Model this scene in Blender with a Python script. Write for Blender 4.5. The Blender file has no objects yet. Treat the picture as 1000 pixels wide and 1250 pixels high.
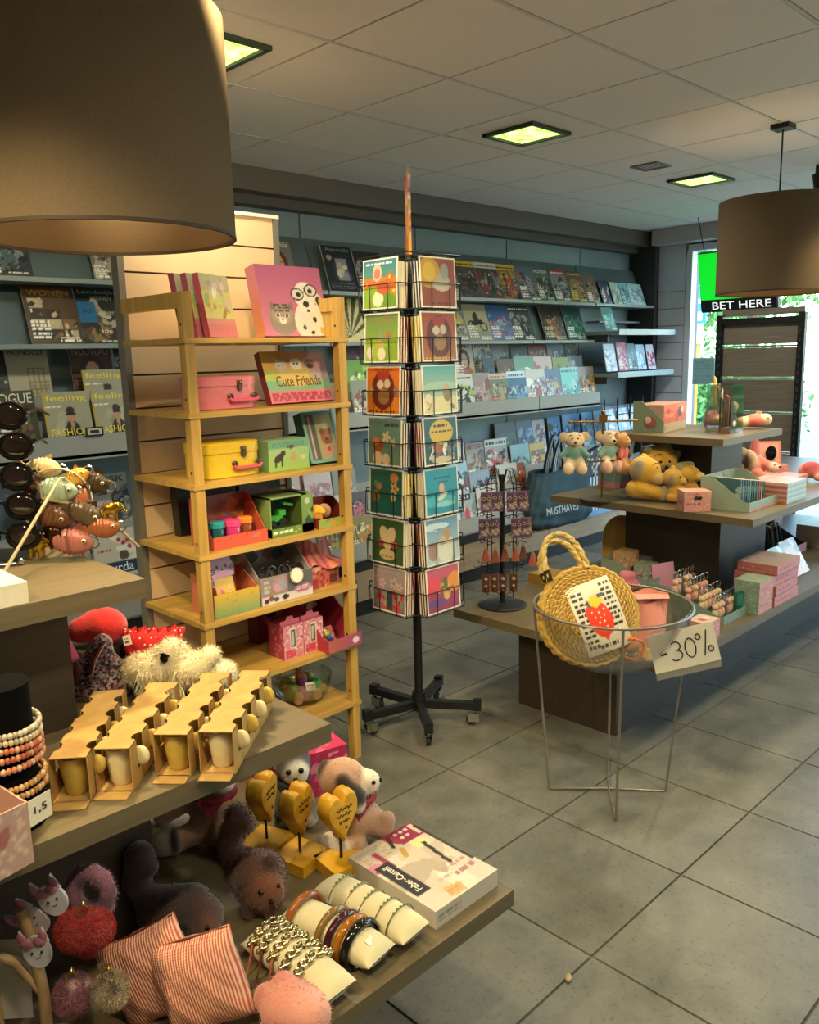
import bpy, math, random
import numpy as np
from mathutils import Vector, Matrix, Euler

# ---------------------------------------------------------------- camera, world, lights, exposure
S = bpy.context.scene
C = S.collection
R_ = math.radians
YAW, PITCH, ROLL = 0.772142, 0.185613, -0.024724


def set_camera():
    cy, sy = math.cos(YAW), math.sin(YAW)
    cp, sp = math.cos(PITCH), math.sin(PITCH)
    cr, sr = math.cos(ROLL), math.sin(ROLL)
    f = Vector((sy, cy, 0)); r = Vector((cy, -sy, 0)); u = Vector((0, 0, 1))
    f2 = f * cp - u * sp; u2 = u * cp + f * sp
    r3 = r * cr + u2 * sr; u3 = u2 * cr - r * sr
    m = Matrix((r3, u3, -f2)).transposed().to_4x4()
    m.translation = (0, 0, 1.65)
    cd = bpy.data.cameras.new('camera'); co = bpy.data.objects.new('camera', cd)
    C.objects.link(co); co.matrix_world = m
    cd.sensor_fit = 'HORIZONTAL'; cd.sensor_width = 36; cd.lens = 36 * 1012.74 / 1000
    cd.clip_start = .05; cd.clip_end = 200
    S.camera = co


set_camera()
S.view_settings.view_transform = 'Standard'
S.view_settings.look = 'None'
S.view_settings.gamma = 1
S.view_settings.use_curve_mapping = False
S.view_settings.exposure = .17
S.cycles.use_denoising = True
S.cycles.max_bounces = 8
S.cycles.sample_clamp_indirect = 6

W = bpy.data.worlds.new('world'); S.world = W; W.use_nodes = True
wn = W.node_tree.nodes; wl = W.node_tree.links
sky = wn.new('ShaderNodeTexSky'); sky.sky_type = 'NISHITA'
sky.sun_disc = False; sky.sun_elevation = R_(42); sky.sun_rotation = R_(200)
wn['Background'].inputs[1].default_value = 2.2
wl.new(sky.outputs[0], wn['Background'].inputs[0])


def light(name, kind, loc, energy, col, size=.05, target=None, cone=None, blend=.5, size_y=None, portal=False):
    d = bpy.data.lights.new(name, kind); d.energy = energy; d.color = col
    if kind == 'AREA':
        d.size = size
        if size_y:
            d.shape = 'RECTANGLE'; d.size_y = size_y
        if portal:
            d.cycles.is_portal = True
    else:
        d.shadow_soft_size = size
    if cone:
        d.spot_size = R_(cone); d.spot_blend = blend
    o = bpy.data.objects.new(name, d); C.objects.link(o); o.location = loc
    if target is not None:
        o.rotation_euler = (Vector(target) - Vector(loc)).to_track_quat('-Z', 'Y').to_euler()
    return o


# daylight portals in the shop window (they only guide the sky light through the glass)
light('window_portal', 'AREA', (7.36, .4, 1.35), 1, (1, 1, 1), 6.6, target=(0, .4, 1.35), size_y=2.4, portal=True)
# warm halogen spots of the ceiling track, behind and beside the photographer
WARM = (1, .80, .43)
SPOTS = [((-.35, 1.15, 2.5), (.95, 1.75, .8), 120, 62), ((.55, .35, 2.5), (1.15, 1.35, .5), 60, 62),
         ((1.0, 1.45, 2.5), (1.75, 2.85, 1.85), 75, 75), ((1.7, .7, 2.5), (2.4, 2.5, 1.0), 85, 62),
         ((2.6, .5, 2.5), (3.6, 1.7, .6), 95, 66), ((4.45, 1.0, 2.5), (4.4, 2.0, 1.0), 45, 66)]
for p, t, e, c in SPOTS:
    light('track_spot_light', 'SPOT', p, e, WARM, .035, t, c, .6)

# ---------------------------------------------------------------- helpers


def lin(h):
    if not isinstance(h, str):
        return tuple(h)
    r = []
    for i in (0, 2, 4):
        c = int(h[i:i + 2], 16) / 255
        r.append(c / 12.92 if c <= .04045 else ((c + .055) / 1.055) ** 2.4)
    return tuple(r)


MATS = {}


def nodes(name):
    m = bpy.data.materials.new(name); m.use_nodes = True
    n = m.node_tree.nodes; l = m.node_tree.links
    return m, n, l, n['Principled BSDF']


def plain(name, col, rough=.5, metal=0, bump=0, scale=60, var=.06, emit=None, estr=0, spec=None, stretch=(1, 1, 1), trans=0, sheen=0):
    """a one-colour material with procedural grain in colour and relief"""
    if name in MATS:
        return MATS[name]
    m, n, l, b = nodes(name)
    c = lin(col)
    tc = n.new('ShaderNodeTexCoord'); mp = n.new('ShaderNodeMapping'); mp.inputs['Scale'].default_value = stretch
    nz = n.new('ShaderNodeTexNoise'); nz.inputs['Scale'].default_value = scale; nz.inputs['Detail'].default_value = 4
    l.new(tc.outputs['Object'], mp.inputs[0]); l.new(mp.outputs[0], nz.inputs['Vector'])
    rp = n.new('ShaderNodeValToRGB')
    rp.color_ramp.elements[0].position = .3; rp.color_ramp.elements[1].position = .7
    rp.color_ramp.elements[0].color = (*[x * (1 - var) for x in c], 1)
    rp.color_ramp.elements[1].color = (*[min(1, x * (1 + var)) for x in c], 1)
    l.new(nz.outputs[0], rp.inputs[0]); l.new(rp.outputs[0], b.inputs['Base Color'])
    b.inputs['Roughness'].default_value = rough; b.inputs['Metallic'].default_value = metal
    if spec is not None:
        b.inputs['Specular IOR Level'].default_value = spec
    if trans:
        b.inputs['Transmission Weight'].default_value = trans
    if sheen:
        b.inputs['Sheen Weight'].default_value = sheen
    if bump:
        bp = n.new('ShaderNodeBump'); bp.inputs['Strength'].default_value = bump; bp.inputs['Distance'].default_value = .002
        l.new(nz.outputs[0], bp.inputs['Height']); l.new(bp.outputs[0], b.inputs['Normal'])
    if emit:
        b.inputs['Emission Color'].default_value = (*lin(emit), 1); b.inputs['Emission Strength'].default_value = estr
    MATS[name] = m
    return m


def printed(name='print', rough=.4, metal=0, bump=0, scale=300, sheen=0, emit=0, coat=0):
    """colour comes from the print stored on the mesh, grain from noise"""
    if name in MATS:
        return MATS[name]
    m, n, l, b = nodes(name)
    at = n.new('ShaderNodeAttribute'); at.attribute_name = 'Col'
    tc = n.new('ShaderNodeTexCoord'); nz = n.new('ShaderNodeTexNoise'); nz.inputs['Scale'].default_value = scale
    l.new(tc.outputs['Object'], nz.inputs['Vector'])
    mx = n.new('ShaderNodeMix'); mx.data_type = 'RGBA'; mx.blend_type = 'MULTIPLY'
    mr = n.new('ShaderNodeMapRange'); mr.inputs['To Min'].default_value = .86; mr.inputs['To Max'].default_value = 1.1
    l.new(nz.outputs[0], mr.inputs[0]); mx.inputs[0].default_value = 1
    l.new(at.outputs['Color'], mx.inputs[6]); l.new(mr.outputs[0], mx.inputs[7])
    l.new(mx.outputs[2], b.inputs['Base Color'])
    b.inputs['Roughness'].default_value = rough; b.inputs['Metallic'].default_value = metal
    b.inputs['Sheen Weight'].default_value = sheen; b.inputs['Coat Weight'].default_value = coat
    if bump:
        bp = n.new('ShaderNodeBump'); bp.inputs['Strength'].default_value = bump; bp.inputs['Distance'].default_value = .003
        l.new(nz.outputs[0], bp.inputs['Height']); l.new(bp.outputs[0], b.inputs['Normal'])
    if emit:
        l.new(mx.outputs[2], b.inputs['Emission Color']); b.inputs['Emission Strength'].default_value = emit
    MATS[name] = m
    return m


def wood(name, c1, c2, stretch=(1.2, 14, 14), rough=.45, scale=3.0, var=0, bump=.12):
    if name in MATS:
        return MATS[name]
    m, n, l, b = nodes(name)
    tc = n.new('ShaderNodeTexCoord'); mp = n.new('ShaderNodeMapping'); mp.inputs['Scale'].default_value = stretch
    nz = n.new('ShaderNodeTexNoise'); nz.inputs['Scale'].default_value = scale; nz.inputs['Detail'].default_value = 7
    nz.inputs['Distortion'].default_value = .6
    l.new(tc.outputs['Object'], mp.inputs[0]); l.new(mp.outputs[0], nz.inputs['Vector'])
    rp = n.new('ShaderNodeValToRGB')
    rp.color_ramp.elements[0].position = .34; rp.color_ramp.elements[1].position = .68
    rp.color_ramp.elements[0].color = (*lin(c1), 1); rp.color_ramp.elements[1].color = (*lin(c2), 1)
    l.new(nz.outputs[0], rp.inputs[0])
    l.new(rp.outputs[0], b.inputs['Base Color']); b.inputs['Roughness'].default_value = rough
    bp = n.new('ShaderNodeBump'); bp.inputs['Strength'].default_value = bump; bp.inputs['Distance'].default_value = .001
    l.new(nz.outputs[0], bp.inputs['Height']); l.new(bp.outputs[0], b.inputs['Normal'])
    MATS[name] = m
    return m


def clear(name, tint=(1, 1, 1), gloss=.12, rough=.03):
    """thin clear plastic or pane glass: see-through with a glossy surface"""
    if name in MATS:
        return MATS[name]
    m = bpy.data.materials.new(name); m.use_nodes = True
    n = m.node_tree.nodes; l = m.node_tree.links; n.clear()
    o = n.new('ShaderNodeOutputMaterial'); mx = n.new('ShaderNodeMixShader')
    t = n.new('ShaderNodeBsdfTransparent'); g = n.new('ShaderNodeBsdfGlossy'); lw = n.new('ShaderNodeLayerWeight')
    lw.inputs[0].default_value = .35
    mr = n.new('ShaderNodeMapRange'); mr.inputs['To Min'].default_value = gloss * .4; mr.inputs['To Max'].default_value = min(1, gloss * 5)
    nz = n.new('ShaderNodeTexNoise'); nz.inputs['Scale'].default_value = 14
    bp = n.new('ShaderNodeBump'); bp.inputs['Strength'].default_value = .05; bp.inputs['Distance'].default_value = .002
    l.new(nz.outputs[0], bp.inputs['Height']); l.new(bp.outputs[0], g.inputs['Normal'])
    t.inputs[0].default_value = (*tint, 1); g.inputs['Roughness'].default_value = rough
    l.new(lw.outputs['Fresnel'], mr.inputs[0]); l.new(mr.outputs[0], mx.inputs[0])
    l.new(t.outputs[0], mx.inputs[1]); l.new(g.outputs[0], mx.inputs[2]); l.new(mx.outputs[0], o.inputs[0])
    MATS[name] = m
    return m


class MB:
    """collects faces, then links them as one mesh object"""

    def __init__(s):
        s.v = []; s.f = []; s.c = []; s.col = (.5, .5, .5)

    def color(s, h):
        s.col = lin(h); return s

    def add(s, vs, fs, cols=None):
        o = len(s.v)
        s.v += [tuple(map(float, v)) for v in vs]
        s.f += [tuple(int(i) + o for i in f) for f in fs]
        s.c += [tuple(map(float, c)) for c in cols] if cols is not None else [s.col] * len(vs)
        return s

    def box(s, c, size, rot=None, taper=1):
        x, y, z = [k / 2 for k in size]
        vs = []
        for dz in (-1, 1):
            t = taper if dz > 0 else 1
            for dx, dy in ((-1, -1), (1, -1), (1, 1), (-1, 1)):
                vs.append(Vector((dx * x * t, dy * y * t, dz * z)))
        if rot is not None:
            e = Euler(rot); vs = [v.copy() for v in vs]; [v.rotate(e) for v in vs]
        vs = [v + Vector(c) for v in vs]
        return s.add(vs, [(3, 2, 1, 0), (4, 5, 6, 7), (0, 1, 5, 4), (1, 2, 6, 5), (2, 3, 7, 6), (3, 0, 4, 7)])

    def tube(s, pts, r, n=8, closed=False, caps=True):
        P = [Vector(p) for p in pts]; k = len(P)
        rr = r if isinstance(r, (list, tuple)) else [r] * k
        vs = []; fs = []; prev = None
        for i, p in enumerate(P):
            if closed:
                t = P[(i + 1) % k] - P[i - 1]
            else:
                t = P[min(i + 1, k - 1)] - P[max(i - 1, 0)]
            t = t.normalized() if t.length > 1e-9 else Vector((0, 0, 1))
            if prev is None:
                a = Vector((0, 0, 1)) if abs(t.z) < .9 else Vector((1, 0, 0))
                a = (a - t * a.dot(t)).normalized()
            else:
                a = prev - t * prev.dot(t)
                a = a.normalized() if a.length > 1e-6 else prev
            prev = a; b = t.cross(a)
            for j in range(n):
                q = 2 * math.pi * j / n
                vs.append(p + (a * math.cos(q) + b * math.sin(q)) * rr[i])
        m = k if closed else k - 1
        for i in range(m):
            i2 = (i + 1) % k
            for j in range(n):
                j2 = (j + 1) % n
                fs.append((i * n + j, i * n + j2, i2 * n + j2, i2 * n + j))
        if caps and not closed:
            fs.append(tuple(range(n - 1, -1, -1))); fs.append(tuple((k - 1) * n + j for j in range(n)))
        return s.add(vs, fs)

    def lathe(s, prof, n=24, c=(0, 0, 0), a0=0, a1=2 * math.pi):
        full = abs(a1 - a0 - 2 * math.pi) < 1e-6
        m = n if full else n + 1; vs = []; fs = []
        for r, z in prof:
            for j in range(m):
                q = a0 + (a1 - a0) * j / n
                vs.append((c[0] + r * math.cos(q), c[1] + r * math.sin(q), c[2] + z))
        for i in range(len(prof) - 1):
            for j in range(n):
                j2 = (j + 1) % m
                fs.append((i * m + j, i * m + j2, (i + 1) * m + j2, (i + 1) * m + j))
        return s.add(vs, fs)

    def ball(s, c, r, n=12, m=8, rot=None):
        if not isinstance(r, (tuple, list)):
            r = (r, r, r)
        vs = [Vector((0, 0, -r[2]))]; fs = []
        for i in range(1, m):
            a = math.pi * i / m - math.pi / 2
            for j in range(n):
                q = 2 * math.pi * j / n
                vs.append(Vector((r[0] * math.cos(a) * math.cos(q), r[1] * math.cos(a) * math.sin(q), r[2] * math.sin(a))))
        vs.append(Vector((0, 0, r[2])))
        for j in range(n):
            fs.append((0, 1 + (j + 1) % n, 1 + j))
            fs.append((len(vs) - 1, 1 + (m - 2) * n + j, 1 + (m - 2) * n + (j + 1) % n))
        for i in range(m - 2):
            for j in range(n):
                a = 1 + i * n + j; b = 1 + i * n + (j + 1) % n
                fs.append((a, b, b + n, a + n))
        if rot is not None:
            e = Euler(rot); [v.rotate(e) for v in vs]
        return s.add([v + Vector(c) for v in vs], fs)

    def torus(s, c, R, r, n=24, m=8, rot=None, sx=1, sy=1):
        e = Euler(rot) if rot is not None else None
        pts = []
        for i in range(n):
            q = 2 * math.pi * i / n
            v = Vector((R * sx * math.cos(q), R * sy * math.sin(q), 0))
            if e:
                v.rotate(e)
            pts.append(v + Vector(c))
        return s.tube(pts, r, m, closed=True)

    def prism(s, pts, y0, y1):
        """outline in x,z (counter-clockwise seen from -y) between two depths"""
        n = len(pts)
        vs = [(x, y0, z) for x, z in pts] + [(x, y1, z) for x, z in pts]
        return s.add(vs, [tuple(range(n)), tuple(range(2 * n - 1, n - 1, -1))] + [((i + 1) % n, i, n + i, n + (i + 1) % n) for i in range(n)])

    def grid(s, P, cols=None, flip=False):
        """P: (ny,nx,3) points"""
        P = np.asarray(P, float); ny, nx = P.shape[:2]
        idx = np.arange(ny * nx).reshape(ny, nx)
        a, b, c, d = idx[:-1, :-1], idx[:-1, 1:], idx[1:, 1:], idx[1:, :-1]
        q = np.stack([a, b, c, d] if not flip else [d, c, b, a], -1).reshape(-1, 4)
        return s.add(P.reshape(-1, 3), q, None if cols is None else np.asarray(cols).reshape(-1, 3))

    def mesh(s, name, mat, smooth=False):
        me = bpy.data.meshes.new(name)
        me.from_pydata(s.v, [], s.f)
        ca = me.color_attributes.new('Col', 'FLOAT_COLOR', 'POINT')
        a = np.ones((len(s.v), 4), np.float32)
        if s.c:
            a[:, :3] = np.array(s.c)
        ca.data.foreach_set('color', a.ravel())
        if mat:
            me.materials.append(mat)
        if smooth:
            me.polygons.foreach_set('use_smooth', [True] * len(me.polygons))
            if smooth != 'all':
                me.set_sharp_from_angle(angle=R_(smooth if smooth is not True else 45))
        me.update()
        return me

    def build(s, name, mat, parent=None, loc=(0, 0, 0), rot=(0, 0, 0), smooth=False, **kw):
        return link(name, s.mesh(name, mat, smooth), parent, loc, rot, **kw)


def link(name, data, parent=None, loc=(0, 0, 0), rot=(0, 0, 0), label=None, cat=None, group=None, kind=None, scale=None):
    o = bpy.data.objects.new(name, data); C.objects.link(o)
    o.location = loc; o.rotation_euler = rot
    if scale:
        o.scale = scale
    if parent is not None:
        o.parent = parent
    if label:
        o['label'] = label
    if cat:
        o['category'] = cat
    if group:
        o['group'] = group
    if kind:
        o['kind'] = kind
    return o


def T(name, label, cat, loc, rz=0, group=None, rot=None):
    return link(name, None, None, loc, rot or (0, 0, R_(rz)), label, cat, group)


def copy_tree(o, parent=None):
    c = o.copy(); C.objects.link(c)
    if parent is not None:
        c.parent = parent
    for ch in list(o.children):
        copy_tree(ch, c)
    return c


# ---- lettering: all words are turned into meshes once, unit wide
WORDS = ['BET HERE', 'MUSTHAVES', 'feeling', 'FASHION', '& FILM', 'VOGUE', 'MONOCLE', 'NOUVEAU', 'WONEN', 'Landelijk', 'burda', 'baby',
         'mode', 'MSK', 'Aquarelle', 'HARRY', 'FWB', 'FIETSEN', 'PETS &', 'MOTOR', 'life', 'UIN', 'Cute Friends', '1,5', 'Faber-Castell',
         'P', '10x', '30', 'Stationery', 'burning']
WORDM = {}


def make_words():
    obs = []
    for w in WORDS:
        cu = bpy.data.curves.new('lettering', 'FONT'); cu.body = w; cu.extrude = .004; cu.resolution_u = 3
        o = bpy.data.objects.new('lettering', cu); C.objects.link(o); obs.append((w, o))
    dg = bpy.context.evaluated_depsgraph_get()
    for w, o in obs:
        me = bpy.data.meshes.new_from_object(o.evaluated_get(dg))
        n = len(me.vertices); a = np.empty(n * 3); me.vertices.foreach_get('co', a); a = a.reshape(-1, 3)
        lo, hi = a.min(0), a.max(0)
        a[:, 0] = (a[:, 0] - lo[0]) / (hi[0] - lo[0]) - .5
        a[:, 1] = (a[:, 1] - lo[1]) / (hi[1] - lo[1]) - .5
        a[:, 2] = np.where(a[:, 2] > 0, .5, -.5)
        me.vertices.foreach_set('co', a.ravel()); me.update()
        WORDM[w] = me
        cu = o.data; bpy.data.objects.remove(o); bpy.data.curves.remove(cu)


make_words()


def word(w, width, height, col, parent, loc, rot=(90, 0, 0), name='lettering', thick=.0012, rough=.5, emit=0):
    """flat lettering facing -y when rot is (90,0,0)"""
    key = (w, col, emit)
    if key not in MATS:
        me = WORDM[w].copy(); me.materials.clear()
        me.materials.append(plain('ink ' + str(col) + (' lit' if emit else ''), col, rough, emit=col if emit else None, estr=emit))
        MATS[key] = me
    return link(name, MATS[key], parent, loc, tuple(R_(a) for a in rot), scale=(width, height, thick))


# ---- flat print: a raster of colours painted by simple marks
def paint(nx, ny, ops, asp=1.0, seed=0):
    rg = random.Random(seed)
    U, V = np.meshgrid(np.linspace(0, 1, nx), np.linspace(0, 1, ny))
    A = np.zeros((ny, nx, 3)); A[:] = .5
    rs = np.random.RandomState(seed + 1)
    for op in ops:
        k = op[0]
        if k == 'c':
            A[:] = lin(op[1])
        elif k == 'g':
            A[:] = np.array(lin(op[1])) * (1 - V[..., None]) + np.array(lin(op[2])) * V[..., None]
        elif k == 'h':
            A[:] = np.array(lin(op[1])) * (1 - U[..., None]) + np.array(lin(op[2])) * U[..., None]
        elif k == 'r':
            A[(U >= op[1]) & (V >= op[2]) & (U <= op[3]) & (V <= op[4])] = lin(op[5])
        elif k == 'e':
            a = op[6] if len(op) > 6 else 0
            du, dv = (U - op[1]) * asp, V - op[2]
            x = du * math.cos(a) + dv * math.sin(a); y = -du * math.sin(a) + dv * math.cos(a)
            A[(x / (op[3] * asp)) ** 2 + (y / op[4]) ** 2 <= 1] = lin(op[5])
        elif k == 't':
            m = np.ones_like(U, bool); p = op[1]
            for i in range(len(p)):
                (x0, y0), (x1, y1) = p[i], p[(i + 1) % len(p)]
                m &= (x1 - x0) * (V - y0) - (y1 - y0) * (U - x0) >= 0
            A[m] = lin(op[2])
        elif k == 's':   # lines of small print: u0,v0,u1,v1,col,rows
            n = op[6]
            for i in range(n):
                v0 = op[2] + (op[4] - op[2]) * (i + .2) / n; v1 = op[2] + (op[4] - op[2]) * (i + .75) / n
                u = op[1]
                while u < op[3]:
                    w = rg.uniform(.03, .12)
                    A[(U >= u) & (U <= min(u + w, op[3])) & (V >= v0) & (V <= v1)] = lin(op[5])
                    u += w + rg.uniform(.015, .04)
        elif k == 'd':   # dots: col,n,r
            for i in range(op[2]):
                cu, cv = rg.random(), rg.random()
                A[((U - cu) * asp) ** 2 + (V - cv) ** 2 <= op[3] ** 2] = lin(op[1])
        elif k == 'b':   # loose photo blobs: u0,v0,u1,v1,[cols],n,size
            for i in range(op[6]):
                cu, cv = rg.uniform(op[1], op[3]), rg.uniform(op[2], op[4]); a = rg.uniform(0, 3)
                s1, s2 = op[7] * rg.uniform(.4, 1.2), op[7] * rg.uniform(.2, .7)
                du, dv = (U - cu) * asp, V - cv
                x = du * math.cos(a) + dv * math.sin(a); y = -du * math.sin(a) + dv * math.cos(a)
                m = (x / s1) ** 2 + (y / s2) ** 2 <= 1
                A[m] = np.array(lin(rg.choice(op[5]))) * rg.uniform(.75, 1.2)
        elif k == 'k':   # heart: cu,cv,r,col
            x = (U - op[1]) * asp / op[3]; y = (V - op[2]) / op[3] + .2
            A[(x * x + (y - .75 * np.abs(x) ** .66) ** 2) <= .55] = lin(op[4])
        elif k == 'l':   # flower: cu,cv,r,col,centre
            du, dv = (U - op[1]) * asp, V - op[2]; rr = np.hypot(du, dv); th = np.arctan2(dv, du)
            A[rr <= op[3] * (.72 + .28 * np.cos(5 * th))] = lin(op[4]); A[rr <= op[3] * .3] = lin(op[5])
        elif k == 'z':   # stripes: col,n,vertical?
            q = U if op[3] else V
            A[((q * op[2]) % 1) < .5] = lin(op[1])
        elif k == 'n':
            A *= 1 + op[1] * (rs.rand(ny, nx, 1) - .5)
    return np.clip(A, 0, 1)


def pbox(w, d, h, faces, base='dddddd', cell=.006, mb=None, org=(0, 0, 0), seed=0):
    """printed carton standing on z=0, front at y=-d/2; faces: f front, l left, r right, t top, b back"""
    mb = mb or MB()
    o = np.array(org)

    def put(key, p0, du, dv, lu, lv):
        ops = faces.get(key)
        if ops is None:
            A = None; nx = ny = 2
        else:
            nx = max(2, int(lu / cell)); ny = max(2, int(lv / cell)); A = paint(nx, ny, ops, lu / lv, seed)
        u = np.linspace(0, 1, nx)[None, :, None]; v = np.linspace(0, 1, ny)[:, None, None]
        P = o + np.array(p0) + u * np.array(du) + v * np.array(dv)
        if A is None:
            A = np.zeros((ny, nx, 3)); A[:] = lin(base)
        mb.grid(P, A)
    x, y = w / 2, d / 2
    put('f', (-x, -y, 0), (w, 0, 0), (0, 0, h), w, h)
    put('l', (-x, y, 0), (0, -d, 0), (0, 0, h), d, h)
    put('r', (x, -y, 0), (0, d, 0), (0, 0, h), d, h)
    put('b', (x, y, 0), (-w, 0, 0), (0, 0, h), w, h)
    put('t', (-x, -y, h), (w, 0, 0), (0, d, 0), w, d)
    put('u', (-x, y, 0), (w, 0, 0), (0, -d, 0), w, d)
    return mb


# ---- soft bodies: a smooth union of capsules and ellipsoids turned into one continuous skin
def sdf_item(it, X):
    if it[0] == 'e':
        c, r = np.array(it[1]), np.array(it[2])
        q = X - c
        if it[3] is not None:
            M = np.array(Euler(it[3]).to_matrix()); q = q @ M
        k0 = np.linalg.norm(q / r, axis=-1); k1 = np.linalg.norm(q / (r * r), axis=-1)
        return k0 * (k0 - 1) / np.maximum(k1, 1e-9)
    _, a, b, r0, r1 = it[:5]
    a = np.array(a, float); b = np.array(b, float); ab = b - a
    t = np.clip(((X - a) @ ab) / max(ab @ ab, 1e-12), 0, 1)
    return np.linalg.norm(X - a - t[..., None] * ab, axis=-1) - (r0 + (r1 - r0) * t)


def blob(items, res=.006, k=.012, lump=0, seed=0):
    """items: ('c',a,b,r0,r1,col) or ('e',centre,radii,rot,col); returns verts, quads, colours"""
    lo = np.full(3, 1e9); hi = -lo
    for it in items:
        if it[0] == 'e':
            m = max(it[2]); lo = np.minimum(lo, np.array(it[1]) - m); hi = np.maximum(hi, np.array(it[1]) + m)
        else:
            m = max(it[3], it[4])
            for p in (it[1], it[2]):
                lo = np.minimum(lo, np.array(p) - m); hi = np.maximum(hi, np.array(p) + m)
    lo -= res * 2.5; hi += res * 2.5
    n = np.ceil((hi - lo) / res).astype(int) + 1
    ax = [lo[i] + res * np.arange(n[i]) for i in range(3)]
    X = np.stack(np.meshgrid(*ax, indexing='ij'), -1)
    F = None
    for it in items:
        d = sdf_item(it, X)
        if F is None:
            F = d
        else:
            h = np.clip(.5 + .5 * (F - d) / k, 0, 1)
            F = F * (1 - h) + d * h - k * h * (1 - h)
    if lump:
        F = F + lump * (np.sin(X[..., 0] * 95 + seed) * np.sin(X[..., 1] * 88 + 1) * np.sin(X[..., 2] * 91 + 2))
    ins = F < 0
    cs = [(i, j, l) for i in (0, 1) for j in (0, 1) for l in (0, 1)]
    sl = lambda A, o: A[o[0]:A.shape[0] - 1 + o[0], o[1]:A.shape[1] - 1 + o[1], o[2]:A.shape[2] - 1 + o[2]]
    cnt = sum(sl(ins, o).astype(int) for o in cs)
    act = (cnt > 0) & (cnt < 8)
    ids = -np.ones(act.shape, int); ids[act] = np.arange(act.sum())
    acc = np.zeros((int(act.sum()), 3)); num = np.zeros(int(act.sum()))
    base = np.argwhere(act)
    for a in cs:
        for d in range(3):
            if a[d]:
                continue
            b = list(a); b[d] = 1
            fa = sl(F, a)[act]; fb = sl(F, tuple(b))[act]
            m = (fa < 0) != (fb < 0)
            t = np.where(m, fa / np.where(m, fa - fb, 1), 0)
            p = np.repeat(np.array(a, float)[None], len(fa), 0); p[:, d] += t
            acc += p * m[:, None]; num += m
    Vt = (base + acc / num[:, None]) * res + lo
    quads = []
    for d in range(3):
        e, g = [(1, 2), (2, 0), (0, 1)][d]
        A = ins; s0 = [slice(None)] * 3; s1 = [slice(None)] * 3
        s0[d] = slice(0, -1); s1[d] = slice(1, None)
        df = A[tuple(s0)] != A[tuple(s1)]
        pos = np.argwhere(df)
        ok = (pos[:, e] > 0) & (pos[:, g] > 0) & (pos[:, e] < act.shape[e]) & (pos[:, g] < act.shape[g]); pos = pos[ok]
        inside = A[tuple(s0)][tuple(pos.T)]

        def at(de, dg):
            q = pos.copy(); q[:, e] -= de; q[:, g] -= dg
            return ids[tuple(q.T)]
        q4 = np.stack([at(1, 1), at(0, 1), at(0, 0), at(1, 0)], 1)
        q4[~inside] = q4[~inside][:, ::-1]
        quads.append(q4)
    Q = np.concatenate(quads)
    Dm = np.stack([sdf_item(it, Vt) for it in items], 1)
    w = np.exp(-(Dm - Dm.min(1, keepdims=True)) / (res * .45)); w /= w.sum(1, keepdims=True)
    cols = w @ np.array([lin(it[-1]) for it in items])
    return Vt, Q, cols


def soft(name, items, parent=None, res=.006, k=.012, mat=None, fur=0, flen=.008, lump=0, seed=0, furcol=None, comb=(0, 0, -.4), **kw):
    V_, Q, c = blob(items, res, k, lump, seed)
    mb = MB(); mb.add(V_, Q, c)
    o = mb.build(name, mat or printed('plush', .95, bump=.5, scale=220, sheen=.35), parent, smooth='all', **kw)
    if fur:
        rs = np.random.RandomState(seed + 5)
        fi = rs.randint(0, len(Q), fur); q = Q[fi]
        p = [V_[q[:, i]] for i in range(4)]
        nrm = np.cross(p[2] - p[0], p[3] - p[1]); nrm /= np.maximum(np.linalg.norm(nrm, axis=1, keepdims=True), 1e-9)
        a, b = rs.rand(fur, 1), rs.rand(fur, 1)
        base = p[0] * (1 - a) * (1 - b) + p[1] * a * (1 - b) + p[2] * a * b + p[3] * (1 - a) * b
        dr = nrm + np.array(comb) + .5 * (rs.rand(fur, 3) - .5); dr /= np.linalg.norm(dr, axis=1, keepdims=True)
        sd = np.cross(dr, rs.rand(fur, 3) - .5); sd /= np.maximum(np.linalg.norm(sd, axis=1, keepdims=True), 1e-9)
        L = flen * (.6 + .8 * rs.rand(fur, 1)); wd = flen * .11
        tri = np.stack([base - sd * wd - nrm * .001, base + sd * wd - nrm * .001, base + dr * L], 1).reshape(-1, 3)
        cc = c[q[:, 0]] * (.75 + .5 * rs.rand(fur, 1))
        f = MB(); f.add(tri, np.arange(fur * 3).reshape(-1, 3), np.clip(np.repeat(cc, 3, 0), 0, 1))
        f.build('fur', printed('plush', .95, bump=.5, scale=220, sheen=.35), o, kind='stuff')
    return o


def bead(parent, c, r, col='0a0806', name='eye', rough=.12):
    return MB().color(col).ball(c, r, 10, 7).build(name, printed('glossy', .12), parent, smooth=True)


def strokes(name, lines, r, mat, parent, **kw):
    mb = MB()
    for ln in lines:
        mb.tube(ln, r, 6)
    return mb.build(name, mat, parent, smooth=True, **kw)


def arc(cx, cy, rx, ry, a0, a1, n=10):
    return [(cx + rx * math.cos(R_(a0 + (a1 - a0) * i / n)), cy + ry * math.sin(R_(a0 + (a1 - a0) * i / n))) for i in range(n + 1)]
# ---------------------------------------------------------------- the shop shell
CZ = 2.723
XW, YB = 7.26, 4.33          # right wall, back wall of the room


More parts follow.
